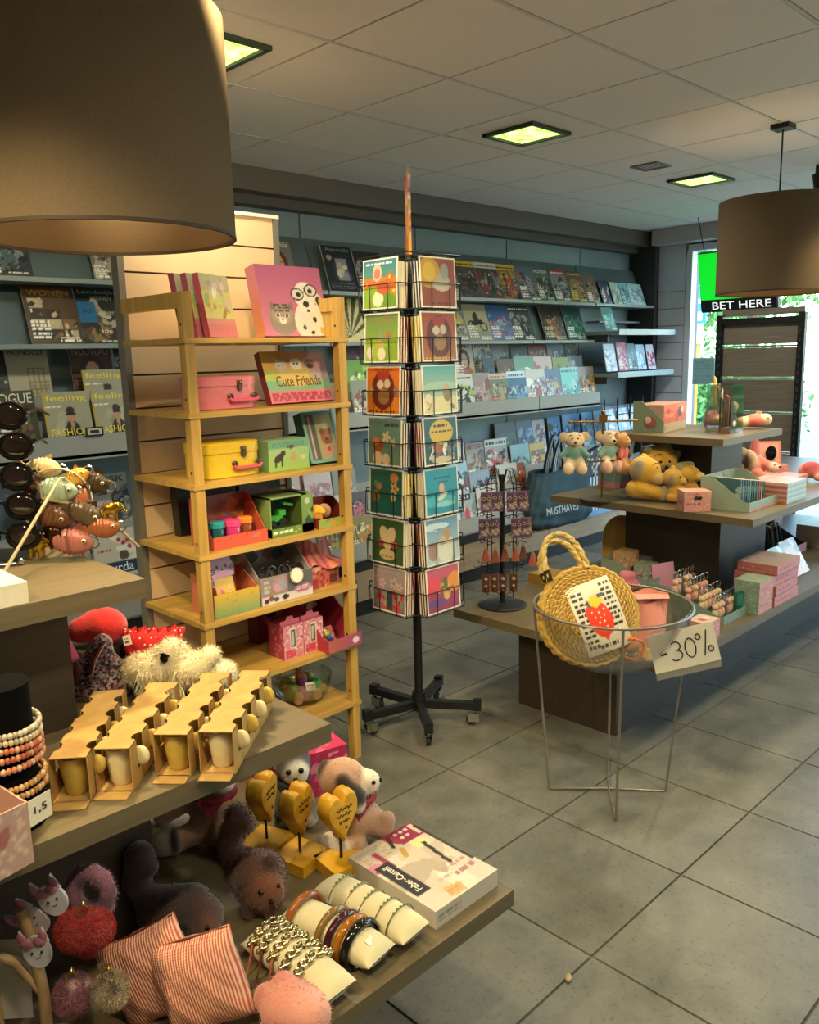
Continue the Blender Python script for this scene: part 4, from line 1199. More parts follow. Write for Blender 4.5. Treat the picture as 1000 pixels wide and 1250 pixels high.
RIGHT = [
    ('maroon greeting card with yellow glow and cake', blank('84443c', '8c5048', [('e', .25, .68, .32, .3, 'b8903c'), ('e', .25, .7, .18, .2, 'c8a848'), ('e', .6, .45, .26, .12, 'b8b0a0'), ('e', .62, .55, .2, .12, 'a8a498'), ('e', .68, .72, .12, .16, '8c9498'), ('s', .3, .05, .85, .12, '6c2434', 1)])),
    ('dark red greeting card with curtain frame', blank('9c5c34', '8c3c28', [('e', .5, .5, .36, .42, '5c1c1c'), ('t', [(.3, .9), (.42, .55), (.58, .55), (.7, .9)], '8c2c28'), ('e', .42, .62, .1, .09, 'b8b0a0'), ('e', .62, .64, .09, .1, 'b0a898'), ('e', .52, .38, .17, .16, '8c6c44'), ('s', .25, .9, .78, .95, '3c1410', 1), ('s', .08, .04, .9, .09, 'd09c3c', 1)])),
    ('aqua greeting card with sandy beach', blank('c8bc84', '3c9ca4', [('e', .5, .2, .7, .18, 'd8cc98'), ('e', .55, .5, .6, .16, '9cbca8'), ('e', .16, .32, .08, .1, 'e0d4b8'), ('e', .7, .4, .12, .16, '8c7c5c'), ('e', .68, .52, .1, .09, 'b8a084'), ('b', .1, .1, .9, .3, ['c0a878', 'e0d8b0', '7c8c6c'], 8, .08)])),
    ('teal greeting card with yellow balloon and flowers', blank('1f4c50', '1c5460', [('e', .52, .68, .34, .26, 'c8a83c'), ('s', .3, .78, .7, .86, '3c2c10', 1), ('s', .22, .66, .82, .74, '3c2c10', 1), ('b', .1, .15, .95, .45, ['8c5c4c', 'c8b8a0', '6c7c84', 'a8543c', 'd8d0bc'], 20, .09), ('e', .5, .1, .3, .07, 'c8b890')])),
    ('bright turquoise greeting card with white bird', blank('2c8ca4', '1f8ca0', [('e', .4, .3, .5, .12, '4cb0bc'), ('e', .6, .22, .3, .06, '8ccccc'), ('e', .52, .4, .16, .06, 'd8d4c0', .5), ('e', .5, .55, .08, .13, 'c8a890'), ('s', .28, .76, .76, .82, '1c5c6c', 1), ('s', .4, .66, .7, .74, '1c5c6c', 1)])),
    ('pale blue greeting card with snowy hill', blank('b8c8cc', '5c8cac', [('e', .3, .82, .4, .08, 'c8d8dc'), ('e', .6, .3, .28, .28, 'd4d4c4'), ('e', .2, .3, .14, .2, 'a88478'), ('e', .62, .62, .12, .14, 'b09070'), ('e', .5, .5, .1, .1, 'c8a888'), ('s', .25, .74, .75, .78, '4c7490', 1)])),
    ('pink and purple greeting card with orange wave', blank('8c3c5c', 'c85c74', [('e', .15, .62, .3, .18, 'd84c5c'), ('e', .85, .6, .24, .22, 'd88c3c'), ('e', .55, .5, .09, .26, '5c6c34'), ('e', .6, .36, .1, .12, 'd8a860'), ('e', .3, .22, .3, .08, '6c4c8c'), ('b', .3, .3, .8, .6, ['c8b848', 'b0483c', 'e0c8a0'], 8, .06)]))]
ev = ['e8dcc4', '6a1c1c', '5c2c1c', '1c2c4c', 'c8b02c', 'd8ccb8', '8c3c44']
for side, data, rz, nm in ((0, LEFT, -90, 'left'), (1, RIGHT, 0, 'right')):
    for k, (desc, ops) in enumerate(data):
        z0 = 2.035 - PT * (k + 1) + .016
        a = R_(rz)
        ox, oy = (0, -.150) if rz == 0 else (-.150, 0)
        mb = pbox(.205, .004, .198, {'f': ops}, 'ece4d2', .0036, seed=k + 30 * side)
        o = mb.build('greeting_card', printed('print'), None, (sx_ + ox * 1.13, sy_ + oy * 1.13, z0), (R_(-3), 0, a), label=f'{desc}, {ORD[k]} from top on {nm} spinner face', cat='greeting card', group='greeting cards on the spinner')
        st = MB()
        for j in range(7):
            st.color(ev[(k + side * 3) % 7] if j % 2 == 0 else 'efe8d8').box((0, .008 + j * .0075, .09), (.20, .005, .18))
        st.build('stacked_cards', printed('print'), o)
# ---------------------------------------------------------------- goods on the ladder shelf
PLS = lambda n, c, r=.35, **k: plain(n, c, r, **k)
DOTP = [('c', 'c86878'), ('d', '8c2c48', 60, .03)]


def thinbox(x, y, z, w, d, h, tilt, rz, label, faces, base, name='gift_box', cat='box', group=None, cell=.005, seed=3):
    return pbox(w, d, h, faces, base, cell, seed=seed).build(name, PRN, None, (x, y, z), (R_(-tilt), 0, R_(rz)), label=label, cat=cat, group=group)


PUZ = [('g', 'c87088', 'c8c468'), ('h', 'd8b860', 'b8a0c0'), ('g', 'd0707c', 'b0b890'), ('r', 0, .3, 1, .72, 'c8c47c'), ('b', .1, .3, .9, .65, ['d8c060', 'c8b0a0', 'b89858', 'a8b078'], 16, .1), ('b', .25, .65, .85, .95, ['c8b4b8', 'e0d8d0', 'a89098'], 10, .1), ('r', 0, 0, 1, .2, 'c8747c'), ('n', .12)]
for k in range(3):
    thinbox(1.545 + .028 * k, 2.615 - .030 * k, 1.728, .19, .022, .215, 9, 28, ['rainbow coloured puzzle box standing rearmost of three on top of ladder shelf', 'rainbow coloured puzzle box, middle of three on top of ladder shelf', 'rainbow coloured puzzle box in front of two others on top of ladder shelf'][k],
            {'f': PUZ}, '9c3c54', 'puzzle_box', 'box', 'puzzle boxes on top of the ladder shelf')
CAT = [('c', 'c0708c'), ('g', 'c47490', 'a85c84'), ('e', .3, .22, .2, .22, '8c8078'), ('t', [(.13, .36), (.25, .4), (.14, .5)], '7c7068'), ('t', [(.36, .4), (.48, .36), (.46, .5)], '7c7068'),
       ('e', .3, .3, .16, .13, '9c9084'), ('s', .18, .34, .42, .46, '4c443c', 3), ('e', .3, .22, .06, .05, 'd8d0c4'), ('e', .235, .29, .035, .035, 'd8cfc0'), ('e', .37, .29, .035, .035, 'd8cfc0'), ('e', .235, .29, .022, .026, '1c1814'), ('e', .37, .29, .022, .026, '1c1814'), ('e', .3, .235, .018, .014, 'a86c64'),
       ('e', .72, .2, .24, .3, 'd8d4cc'), ('e', .7, .58, .17, .2, 'dcd8d0'), ('e', .9, .52, .06, .12, 'c8c4bc', .3), ('e', .91, .5, .04, .08, '24201e', .3), ('e', .69, .42, .1, .1, 'e0dcd4'),
       ('e', .585, .6, .105, .09, '1a1716'), ('e', .80, .66, .105, .09, '1a1716'), ('e', .585, .6, .085, .072, 'd0ccc6'), ('e', .80, .66, .085, .072, 'd0ccc6'), ('e', .60, .595, .035, .04, '1c1816'), ('e', .79, .65, .035, .04, '1c1816'), ('r', .67, .625, .715, .645, '1a1716'),
       ('e', .70, .46, .05, .045, '2c2624'), ('e', .72, .36, .03, .02, '3c3430'), ('e', .62, .12, .025, .035, '2c2624'), ('e', .8, .24, .03, .04, '2c2624'), ('e', .74, .05, .03, .03, '2c2624'), ('e', .88, .1, .02, .03, '2c2624'), ('r', .86, .03, .96, .13, 'c8a848'), ('n', .08)]
b = thinbox(1.945, 2.60, 1.729, .30, .06, .265, 12, 0, 'large pink gift box picturing a kitten and a dalmatian in glasses', {'f': CAT, 'l': [('g', 'd88c64', 'c07088'), ('n', .1)], 't': [('c', 'd8c0b8')]}, 'c88084', cell=.0035)
MB().add([(-.152, -.0335, .0), (.152, -.0335, 0), (.152, -.0335, .267), (-.152, -.0335, .267)], [(0, 1, 2, 3)]).build('clear_wrap', clear('shrink wrap', (1, .98, .98), .05, .12), b)


def suitcase(x, y, z, w, d, h, col, rz, label, hcol):
    t = T('toy_suitcase', label, 'suitcase', (x, y, z), rz, 'toy suitcases on the ladder shelf')
    r = min(w, d) * .32

    def outline(k):
        p = []
        for cx, cy, a0 in ((w / 2 - r, -d / 2 + r, -90), (w / 2 - r, d / 2 - r, 0), (-w / 2 + r, d / 2 - r, 90), (-w / 2 + r, -d / 2 + r, 180)):
            for i in range(7):
                a = R_(a0 + 15 * i); p.append((cx + (r + k) * math.cos(a), cy + (r + k) * math.sin(a)))
        return p

    def tub(zz, ks):
        m = MB(); n = 28; vs = []
        for z_, k in zip(zz, ks):
            vs += [(px, py, z_) for px, py in outline(k)]
        fs = [(i * n + j, i * n + (j + 1) % n, (i + 1) * n + (j + 1) % n, (i + 1) * n + j) for i in range(len(zz) - 1) for j in range(n)]
        fs += [tuple(range(n - 1, -1, -1)), tuple((len(zz) - 1) * n + j for j in range(n))]
        return m.add(vs, fs)
    M = PLS('painted card ' + col, col, .32)
    tub([0, .003, h * .72], [-.003, 0, 0]).build('body', M, t, smooth=40)
    tub([h * .70, h * .70, h - .004, h], [0, .003, .003, -.002]).build('lid', M, t, smooth=40)
    y0 = -d / 2
    TIN = PLS('aged tin', '6c6454', .3, metal=.8)
    MB().box((w * .14, y0 - .005, h * .74), (.022, .006, .030)).ball((w * .14, y0 - .009, h * .80), .007, 8, 6).box((w * .14, y0 - .008, h * .64), (.012, .005, .02)).build('clasp', TIN, t)
    for sx in (-.06, .34):
        MB().ball((w * sx + .012, y0 - .004, h * .40), (.014, .005, .009), 10, 6).torus((w * sx + .012, y0 - .01, h * .36), .008, .002, 10, 5, rot=(1.57, 0, 0)).build('handle_mount', TIN, t)
    MB().tube([(w * -.05, y0 - .012, h * .33), (w * -.02, y0 - .014, h * .26), (w * .38, y0 - .014, h * .26), (w * .42, y0 - .012, h * .33)], .007, 8).build('handle', PLS('handle ' + hcol, hcol, .35), t, smooth=True)
    return t


suitcase(1.615, 2.63, 1.482, .25, .17, .115, 'c06a74', 0, 'pink toy suitcase with pink handle on the second ladder shelf', 'd0486c')
suitcase(1.608, 2.62, 1.241, .245, .17, .125, 'c8a628', 0, 'yellow toy suitcase with pink handle on the third ladder shelf', 'c04c54')
CUTE = [('h', 'c8a040', 'a8788c'), ('r', .0, .3, .5, .62, 'a8b060'), ('r', 0, .22, 1, .42, '7ca884'), ('r', .5, .42, 1, .6, 'a890a0'), ('e', .5, .5, .3, .2, 'c8b068'), ('e', .28, .72, .09, .11, 'c0b4b0'), ('t', [(.2, .8), (.25, .8), (.2, .9)], 'c0b4b0'), ('t', [(.31, .8), (.36, .8), (.36, .9)], 'c0b4b0'),
        ('e', .52, .74, .09, .12, 'd8d0c4'), ('e', .74, .74, .08, .1, '7c5c44'), ('e', .74, .7, .05, .05, '2c2018'), ('e', .25, .72, .012, .02, '1c1814'), ('e', .31, .72, .012, .02, '1c1814'), ('e', .49, .75, .012, .02, '1c1814'), ('e', .55, .75, .012, .02, '1c1814'), ('e', .75, .52, .07, .09, 'a89888'),
        ('r', 0, 0, 1, .22, 'd07484'), ('s', .03, .03, .97, .19, 'a8405c', 4), ('n', .08)]
b = thinbox(1.965, 2.60, 1.482, .30, .035, .205, 20, 0, 'pastel box with kittens and puppies, second shelf of the ladder', {'f': CUTE}, '8c3c50', cell=.004)
word('Cute Friends', .21, .042, '7c4a34', b, (.0, -.019, .085))
HORSE = [('g', '8cb048', '94b078'), ('r', 0, .68, 1, 1, '6c9c78'), ('z', '7cac8c', 9, True), ('g', '8cb048', '9cb488'), ('r', 0, .72, 1, 1, '6c9878'), ('e', .25, .42, .13, .12, '3c2820', .5), ('e', .36, .58, .06, .09, '3c2820', -.5), ('r', .14, .12, .18, .4, '3c2820'), ('r', .3, .12, .34, .4, '3c2820'), ('e', .6, .4, .07, .1, 'b88c58'), ('e', .62, .52, .04, .06, 'b88c58'), ('r', .56, .2, .58, .36, 'b88c58'), ('r', .64, .2, .66, .36, 'b88c58'), ('e', .86, .4, .07, .07, 'c8b8a0'), ('s', .1, .78, .9, .94, '4c7c64', 2), ('e', .55, .76, .09, .06, '5c3c2c'), ('n', .08)]
thinbox(1.838, 2.585, 1.241, .185, .12, .115, 0, 0, 'small green box with horses beside the yellow toy suitcase', {'f': HORSE, 't': [('c', '8cac88'), ('z', 'a8c0a0', 14, True)]}, '7c9c74', cell=.004)
b = thinbox(2.035, 2.57, 1.241, .155, .05, .205, 17, 0, 'teal diary box picturing a brown puppy, third ladder shelf', {'f': [('c', '4c7c78'), ('r', .1, .05, .94, .95, '7c9488'), ('r', .12, .07, .42, .93, '5c5c54'), ('r', .17, .1, .24, .9, 'b0a094'), ('r', .4, .06, .93, .94, 'a08c68'), ('g', '7c9488', '7c9488'), ('r', 0, 0, .08, 1, '3c6864'), ('r', .1, .05, .36, .95, '54564e'), ('r', .17, .1, .22, .9, 'b89c94'), ('r', .38, .05, .95, .95, '9c9870'), ('e', .66, .5, .2, .16, '8c5c38'), ('e', .54, .6, .06, .08, '7c4c2c'), ('e', .8, .6, .06, .08, '7c4c2c'), ('e', .66, .42, .09, .07, '6c442c'), ('e', .66, .45, .03, .025, '181210'), ('e', .6, .54, .02, .02, '181210'), ('e', .73, .54, .02, .02, '181210'), ('e', .66, .24, .17, .09, 'c08074'), ('e', .66, .26, .05, .05, '8c4440'), ('n', .08)], 'l': [('c', '3c6460')], 't': [('c', '54807c')]}, '3f6c68', cell=.004)
for s_ in (((.0, -.026, .2), (.155, .004, .012)), ((0, -.026, .006), (.155, .004, .012)), ((-.072, -.026, .102), (.012, .004, .2)), ((.072, -.026, .102), (.012, .004, .2))):
    MB().box(*s_).build('frame', PLS('teal card', '6c9c98', .4), b)


def tray(x, y, z, w, d, hf, hb, base, rz, label, front=None, inner=None, back=None, cat='display box', name='display_tray', side=None):
    """open counter display: low front, sloping sides, tall printed back"""
    mb = MB(); t_ = .003
    x2, y2 = w / 2, d / 2
    mb.color(base)
    pbox(w, t_, hf, {'f': front or [('c', base)]}, base, .004, mb, (0, -y2, 0))
    pbox(w, t_, hb, {'f': back or [('c', inner or base)]}, inner or base, .005, mb, (0, y2, 0))
    for sx in (-1, 1):
        o = [(-y2, 0), (y2, 0), (y2, hb), (y2 - d * .25, hb), (-y2 + d * .1, hf), (-y2, hf)]
        mb.color(side or base)
        a = [(sx * x2 - t_ / 2, p, q) for p, q in o]; c = [(sx * x2 + t_ / 2, p, q) for p, q in o]
        n = len(o)
        mb.add(a + c, [tuple(range(n - 1, -1, -1)), tuple(range(n, 2 * n))] + [(i, (i + 1) % n, n + (i + 1) % n, n + i) for i in range(n)])
    mb.color(inner or base).box((0, 0, .002), (w, d, .003))
    return mb.build(name, PRN, None, (x, y, z), (0, 0, R_(rz)), label=label, cat=cat)


# fourth shelf
tray(1.598, 2.585, .996, .225, .15, .045, .17, 'b8503c', 0, 'orange slime display tray with tall printed back, fourth ladder shelf', [('c', 'c8503c'), ('b', 0, 0, 1, 1, ['b04858', 'd07c3c', '8c6c7c'], 10, .16)], 'a0463c', [('c', '8c4c3c'), ('b', 0, .3, 1, 1, ['2c6c84', 'c86438', '8c3c54', 'a84c30'], 12, .16)])
for k, (jx, jy, cb, cl, nm) in enumerate(((1.535, 2.565, '1c4c54', '2c8c94', 'teal'), (1.592, 2.550, 'a82c6c', 'e0407c', 'pink'), (1.655, 2.570, '7c3c20', 'e87c28', 'orange'), (1.60, 2.618, 'a82c6c', 'd03c78', 'rear pink'))):
    j = T('slime_jar', f'{nm} slime jar with ribbed lid in the orange display tray', 'jar', (jx, jy, 1.0005), 0, 'slime jars')
    MB().lathe([(0, 0), (.024, 0), (.026, .005), (.026, .060), (.022, .066)], 18).build('jar_body', PLS('slime ' + cb, cb, .12), j, smooth=40)
    lid = MB(); prof = []
    for i in range(36):
        a = i * math.pi / 18; r = .0275 + (.0012 if i % 2 else 0); prof.append((r * math.cos(a), r * math.sin(a)))
    n = 36
    lid.add([(a, b_, .064) for a, b_ in prof] + [(a, b_, .082) for a, b_ in prof] + [(a * .86, b_ * .86, .086) for a, b_ in prof],
            [(i, (i + 1) % n, n + (i + 1) % n, n + i) for i in range(n)] + [(n + i, n + (i + 1) % n, 2 * n + (i + 1) % n, 2 * n + i) for i in range(n)] + [tuple(2 * n + i for i in range(n))])
    lid.build('lid', PLS('lid ' + cl, cl, .3), j, smooth=30)
t = T('toy_box', 'green window box with a green toy tractor, fourth ladder shelf', 'toy box', (1.835, 2.59, .996))
mb = MB(); pbox(.20, .003, .15, {'f': [('c', '3c5c2c')]}, '20301c', .006, mb, (0, .07, 0))
pbox(.20, .14, .032, {'f': [('c', '5c7c34'), ('b', 0, 0, 1, 1, ['8c9c4c', '3c5424', '2c3c20'], 12, .25), ('s', .05, .3, .5, .7, 'd8dcc8', 1)], 't': [('c', '2c3c1c')]}, '4c6c2c', .004, mb, (0, 0, 0))
pbox(.055, .14, .15, {'f': [('g', '5c7c34', '7c9450'), ('e', .5, .8, .25, .08, 'b8c0a0'), ('b', 0, 0, 1, .5, ['2c4420', '8ca050'], 8, .2)], 't': [('c', '8ca060')]}, '4c6430', .004, mb, (.0725, 0, 0))
mb.color('7c9454').box((-.098, 0, .075), (.004, .14, .15)).box((-.015, 0, .147), (.17, .14, .006))
mb.build('carton', PRN, t)
tr = MB().color('3ca030').box((-.045, -.02, .062), (.055, .03, .022)).box((-.02, -.02, .082), (.028, .032, .022)).color('58b83c').box((.012, -.02, .11), (.045, .02, .01), rot=(0, .3, 0)).color('141414')
for xx, r in ((-.065, .012), (-.02, .018)):
    tr.tube([(xx, -.04, .046), (xx, 0, .046)], r, 12)
tr.build('toy_tractor', PRN, t)
MB().add([(-.098, -.069, .033), (.045, -.069, .033), (.045, -.069, .146), (-.098, -.069, .146)], [(0, 1, 2, 3)]).build('window', clear('toy window', (1, 1, 1), .06), t)
thinbox(1.90, 2.83, .996, .2, .05, .24, 6, 0, 'brown patterned box standing at the back of fourth ladder shelf', {'f': [('c', '5c4430'), ('b', 0, 0, 1, 1, ['8c5c38', '3c4c2c', '7c3830', 'a08454'], 16, .18)]}, '6c3c2c')
thinbox(1.66, 2.84, .996, .26, .05, .19, 5, 0, 'black toy carton at the back of the fourth ladder shelf', {'f': [('c', '1c1c1c'), ('b', 0, 0, 1, 1, ['2c2c30', '24303c', '3c2424'], 10, .2)]}, '171717')
tray(2.035, 2.585, .996, .16, .14, .035, .10, '7c8c3c', 0, 'small open box with dark red inside, right end of fourth shelf', [('c', '8c9c4c'), ('d', 'c87c3c', 14, .12), ('d', '4c6c34', 10, .1)], '6c2420', [('c', '6c2420')], side='7c2c24')
o = T('toy_chick', 'yellow and orange little toy in front of the dark red open box', 'toy', (1.975, 2.555, 1.0005), -20)
MB().color('c87c30').box((0, 0, .026), (.04, .035, .052)).color('2c1c10').box((0, -.018, .03), (.02, .002, .008)).build('base', PRN, o)
soft('plush_top', [('e', (0, 0, .066), (.028, .024, .02), None, 'e0a828'), ('e', (.02, -.01, .058), (.016, .014, .012), None, 'e8b838'), ('e', (-.018, -.01, .06), (.016, .014, .012), None, 'e8b030')], o, .004, .008, lump=.002)
soft('plush_toy', [('e', (0, 0, .05), (.03, .026, .03), None, 'c88c6c'), ('e', (-.012, -.02, .058), (.012, .01, .01), None, 'b07050')], None, .005, .008, lump=.001, loc=(2.03, 2.575, 1.001), label='small tan plush ball inside the dark red open box', cat='plush toy')
# fifth shelf
tray(1.562, 2.58, .751, .19, .15, .085, .14, 'b88c34', 0, 'rainbow cat surprise display box, left end of fifth ladder shelf', [('g', '5c8c7c', 'c87438'), ('r', 0, .3, 1, .62, 'c8a038'), ('g', '6c9464', 'd0a838'), ('d', '8c6c3c', 16, .02), ('n', .1)], 'b0503c', [('g', 'b84c44', 'c07c48')], side='c87050')
c_ = T('cat_toy_pack', 'toy pack with pink cat face header in the rainbow box', 'toy pack', (1.548, 2.533, .753), 0, rot=(R_(-14), 0, R_(8)))
pbox(.085, .004, .15, {'f': [('g', 'c8a030', 'd8b048'), ('b', .2, .1, .8, .6, ['d86c94', 'e8b8a0', 'c84c54', 'e07c3c', 'd8d0c8'], 20, .09), ('r', .1, .02, .9, .12, 'b8b8a0')]}, 'd0a848', .004).build('bag', PRN, c_)
hd = MB().color('c88ca4').prism([(-.05, .13), (.05, .13), (.055, .17), (.045, .195), (.05, .225), (.022, .205), (-.022, .205), (-.05, .225), (-.045, .195), (-.055, .17)], -.006, -.002)
hd.color('4c3444').box((-.02, -.008, .17), (.006, .002, .012)).box((.02, -.008, .17), (.006, .002, .012)).box((0, -.008, .158), (.008, .002, .005))
for sx in (-1, 1):
    for k in range(3):
        hd.box((sx * .045, -.008, .165 - .008 * k), (.022, .002, .003), rot=(0, sx * .25 * (k - 1), 0))
hd.color('7c3c64').prism([(-.045, .207), (-.028, .204), (-.045, .218)], -.008, -.005).prism([(.028, .204), (.045, .207), (.045, .218)], -.008, -.005)
hd.build('cat_header', PRN, c_)
MB().color('c88ca4').box((-.058, -.004, .118), (.03, .004, .028), rot=(0, .2, 0)).color('4c3444').box((-.058, -.0065, .118), (.003, .002, .02)).box((-.05, -.0065, .118), (.003, .002, .02)).build('cat_paw', PRN, c_)
BR = [('c', '8c8488'), ('r', .0, .0, 1, .28, 'c8c0bc'), ('r', .02, .3, .5, .98, '8c7c78'), ('e', .36, .66, .16, .3, 'a8808c'), ('e', .36, .62, .1, .22, '8c98a4'), ('e', .3, .55, .07, .16, 'c0909c'), ('s', .05, .4, .17, .9, 'b8b0a8', 3), ('r', .5, .3, 1, .98, '5c5c58'), ('e', .8, .34, .18, .17, 'a86c84'), ('s', .68, .28, .94, .42, 'e0d4dc', 2), ('e', .09, .14, .05, .1, '3c2c38'), ('e', .18, .2, .05, .1, '8c3c3c'), ('e', .27, .14, .05, .1, '3c4c6c'), ('e', .45, .16, .07, .09, '2c2428'), ('n', .1)]
tray(1.785, 2.585, .751, .235, .16, .105, .20, '9c9490', 0, 'grey bracelet display box with beads printed, middle of fifth ladder shelf', BR, '6c645c', [('c', '7c746c'), ('e', .25, .75, .16, .12, '2c2424'), ('e', .62, .78, .12, .12, '6c3038'), ('e', .8, .72, .12, .12, '34343c'), ('n', .1)])
for k in range(7):
    a = MB().torus((0, 0, 0), .026, .0055, 18, 7, rot=(1.25, 0, .3 * (k % 3 - 1)), sx=1.05)
    a.build('bracelet', plain('dark bangle', ['2a2422', '3c3430', '6c3034', '2c343c'][k % 4], .2), None, (1.70 + .028 * k, 2.56 + .012 * (k % 2), .845 + .004 * (k % 3)), label=f'dark shiny bracelet in the grey bracelet display box, {ORD[k]} from left', cat='bracelet', group='bracelets in the grey display box')
pt = MB().color('c8b08c').lathe([(0, 0), (.030, 0), (.030, .003), (0, .003)], 24)
pt.color('e0d8c4').lathe([(0, .0032), (.024, .0032), (.024, .0042), (0, .0042)], 24)
pt.build('round_tag', PRN, None, (1.822, 2.495, .842), (R_(80), 0, 0), label='round cream tag standing at front of the grey bracelet box', cat='tag')
t = T('toy_package', 'pink donut toy box at the right end of fifth ladder shelf', 'toy box', (1.995, 2.60, .751))
mb = pbox(.155, .10, .085, {'f': [('c', 'b05c54'), ('r', 0, .85, 1, 1, 'c08070'), ('d', '8c2c38', 16, .09), ('d', 'd8a080', 10, .06), ('r', .0, .05, .3, .42, 'a82c3c'), ('r', .7, .1, .96, .5, '5c2c2c'), ('n', .1)]}, 'a84c54', .004)
mb.build('carton', PRN, t)
mb = MB()
P_ = []
for i in range(13):
    u = i / 12
    P_.append([(-.08 + .19 * u, -.07 + .02 * math.sin(u * 6), .085 + .012 * math.sin(u * 9)), (-.07 + .17 * u, .02, .12 + .02 * math.sin(u * 5)), (-.05 + .14 * u, .04, .17 + .012 * math.sin(u * 7))])
cl = [[lin(['c86c84', 'b04c5c', 'd89078', 'c87c48', 'a83c54'][(i + j * 2) % 5]) for j in range(3)] for i in range(13)]
mb.grid(np.array(P_), np.array(cl)); mb.build('foil_bag', printed('foil print', .22), t, smooth=True)
MB().color('c87c84').ball((.125, -.035, .092), (.018, .008, .013)).color('8c3c44').ball((.132, -.04, .094), .004, 6, 4).build('bag_corner', PRN, t)
thinbox(1.98, 2.82, .751, .22, .07, .21, 0, 0, 'dark maroon toy box at the back of the fifth ladder shelf', {'f': [('c', '5c2c34'), ('b', 0, 0, 1, 1, ['8c4450', '3c2024', '7c5c54'], 12, .2)]}, '4c2428')
# sixth shelf
HS = [('c', 'c8808c'), ('d', 'e0b8b8', 40, .035), ('d', 'a8485c', 22, .025), ('r', .34, .3, .62, .9, 'd8c8c0'), ('r', .38, .34, .58, .86, '4c4a44'), ('r', .42, .4, .5, .8, 'b0b4a8'), ('r', .08, .04, .56, .26, 'b82c4c'), ('s', .12, .08, .5, .22, 'd87c94', 2), ('n', .1)]
for k, xx in enumerate((1.815, 1.912)):
    t = T('toy_house_box', ['pink house shaped toy box on the left, sixth ladder shelf', 'pink house shaped toy box on the right, beside the red tray'][k], 'toy box', (xx, 2.575 - .0 * k, .506), 0, 'pink house boxes')
    pbox(.095, .10, .135, {'f': HS, 'l': [('c', 'a83c54'), ('d', 'c86c84', 20, .05)]}, 'b04c64', .0035, seed=k).build('carton', PRN, t)
    MB().color('c06478').prism([(-.045, .135), (.045, .135), (.045, .15), (.02, .15), (.012, .165), (-.012, .165), (-.02, .15), (-.045, .15)], -.03, -.026).build('handle_flap', PRN, t)
tray(2.015, 2.585, .506, .17, .26, .05, .19, 'a83c54', 0, 'dark pink open toy tray at the right end of sixth ladder shelf', [('c', 'a04460'), ('h', 'b05c4c', '94406c'), ('e', .82, .5, .1, .26, 'd8c8c8'), ('n', .1)], '8c2c44', [('c', '6c2838'), ('b', .1, .3, .9, .9, ['a85c64', '8c7c7c', 'b09080'], 8, .14)], side='a83448')
t = T('blister_toy', 'small green and blue toy in a clear blister inside the pink tray', 'toy pack', (1.985, 2.52, .509), 0, rot=(R_(-30), 0, 0))
MB().color('b05c64').box((0, 0, .04), (.085, .003, .08)).build('card', PRN, t)
MB().color('8c9c3c').ball((0, -.014, .05), (.016, .012, .014)).color('2c4c8c').ball((.006, -.014, .03), (.014, .012, .012)).color('c8c05c').ball((-.01, -.02, .062), .007).build('toy_figure', PRN, t, smooth=True)
MB().ball((0, -.012, .042), (.034, .022, .036), 14, 8).build('blister', clear('blister plastic', (1, 1, 1), .08), t, smooth=True)
thinbox(1.93, 2.80, .506, .24, .07, .2, 0, 0, 'dark red carton at the back of the sixth ladder shelf', {'f': [('c', '7c2c3c'), ('b', 0, 0, 1, 1, ['a84c5c', '5c2430', 'b87c84'], 12, .2)]}, '6c2434')
# glass bowl with eggs and a chick
GLS = clear('bowl glass', (.96, .99, .97), .12)
t = T('glass_bowl', 'clear glass bowl of coloured toy eggs on the lowest ladder shelf', 'bowl', (1.94, 2.66, .2565))
prof = [(0, 0), (.07, 0), (.105, .03), (.122, .075), (.128, .11), (.125, .112), (.118, .075), (.10, .034), (.068, .006), (0, .006)]
MB().lathe(prof, 36).build('bowl', GLS, t, smooth=40)
for k, (ex, ey, ez, r, c, nm) in enumerate(((-.055, .0, .055, .038, '5c8c3c', 'olive green'), (-.02, -.05, .045, .034, 'c06ca0', 'lilac pink'), (.05, -.02, .052, .036, '2c9c3c', 'bright green'), (.06, .045, .06, .038, '8c8c30', 'moss yellow'), (-.03, .06, .055, .036, '9ca84c', 'pale green'), (.0, .0, .085, .03, 'b85c9c', 'magenta'), (-.06, -.055, .036, .026, 'd09c84', 'peach'), (.02, -.075, .036, .024, 'c8b898', 'cream'), (.07, -.05, .04, .022, 'b8a878', 'sand'))):
    MB().ball((0, 0, 0), (r * .85, r * .85, r), 16, 11).build('toy_egg', PLS('egg ' + c, c, .3), None, (1.94 + ex, 2.66 + ey, .2565 + ez), (.5 * k, .3, 0), label=f'{nm} toy egg in the glass bowl on lowest ladder shelf', cat='toy egg', group='toy eggs in the glass bowl', smooth=True)
MB().color('d8ccc0').box((0, 0, 0), (.05, .003, .035)).color('b07c8c').box((0, -.002, .004), (.035, .001, .008)).build('price_tag', PRN, None, (1.93, 2.585, .335), (R_(-30), .2, 0), label='small white tag on the eggs in the glass bowl', cat='tag')
soft('toy_rabbit', [('e', (0, 0, .02), (.018, .016, .022), None, 'a8783c'), ('c', (-.008, 0, .035), (-.014, 0, .07), .007, .004, '94642c'), ('c', (.008, 0, .035), (.008, 0, .068), .007, .004, '94642c')], None, .004, .006, loc=(1.92, 2.645, .36), label='little brown rabbit figure sitting on the toy eggs in the bowl', cat='toy')

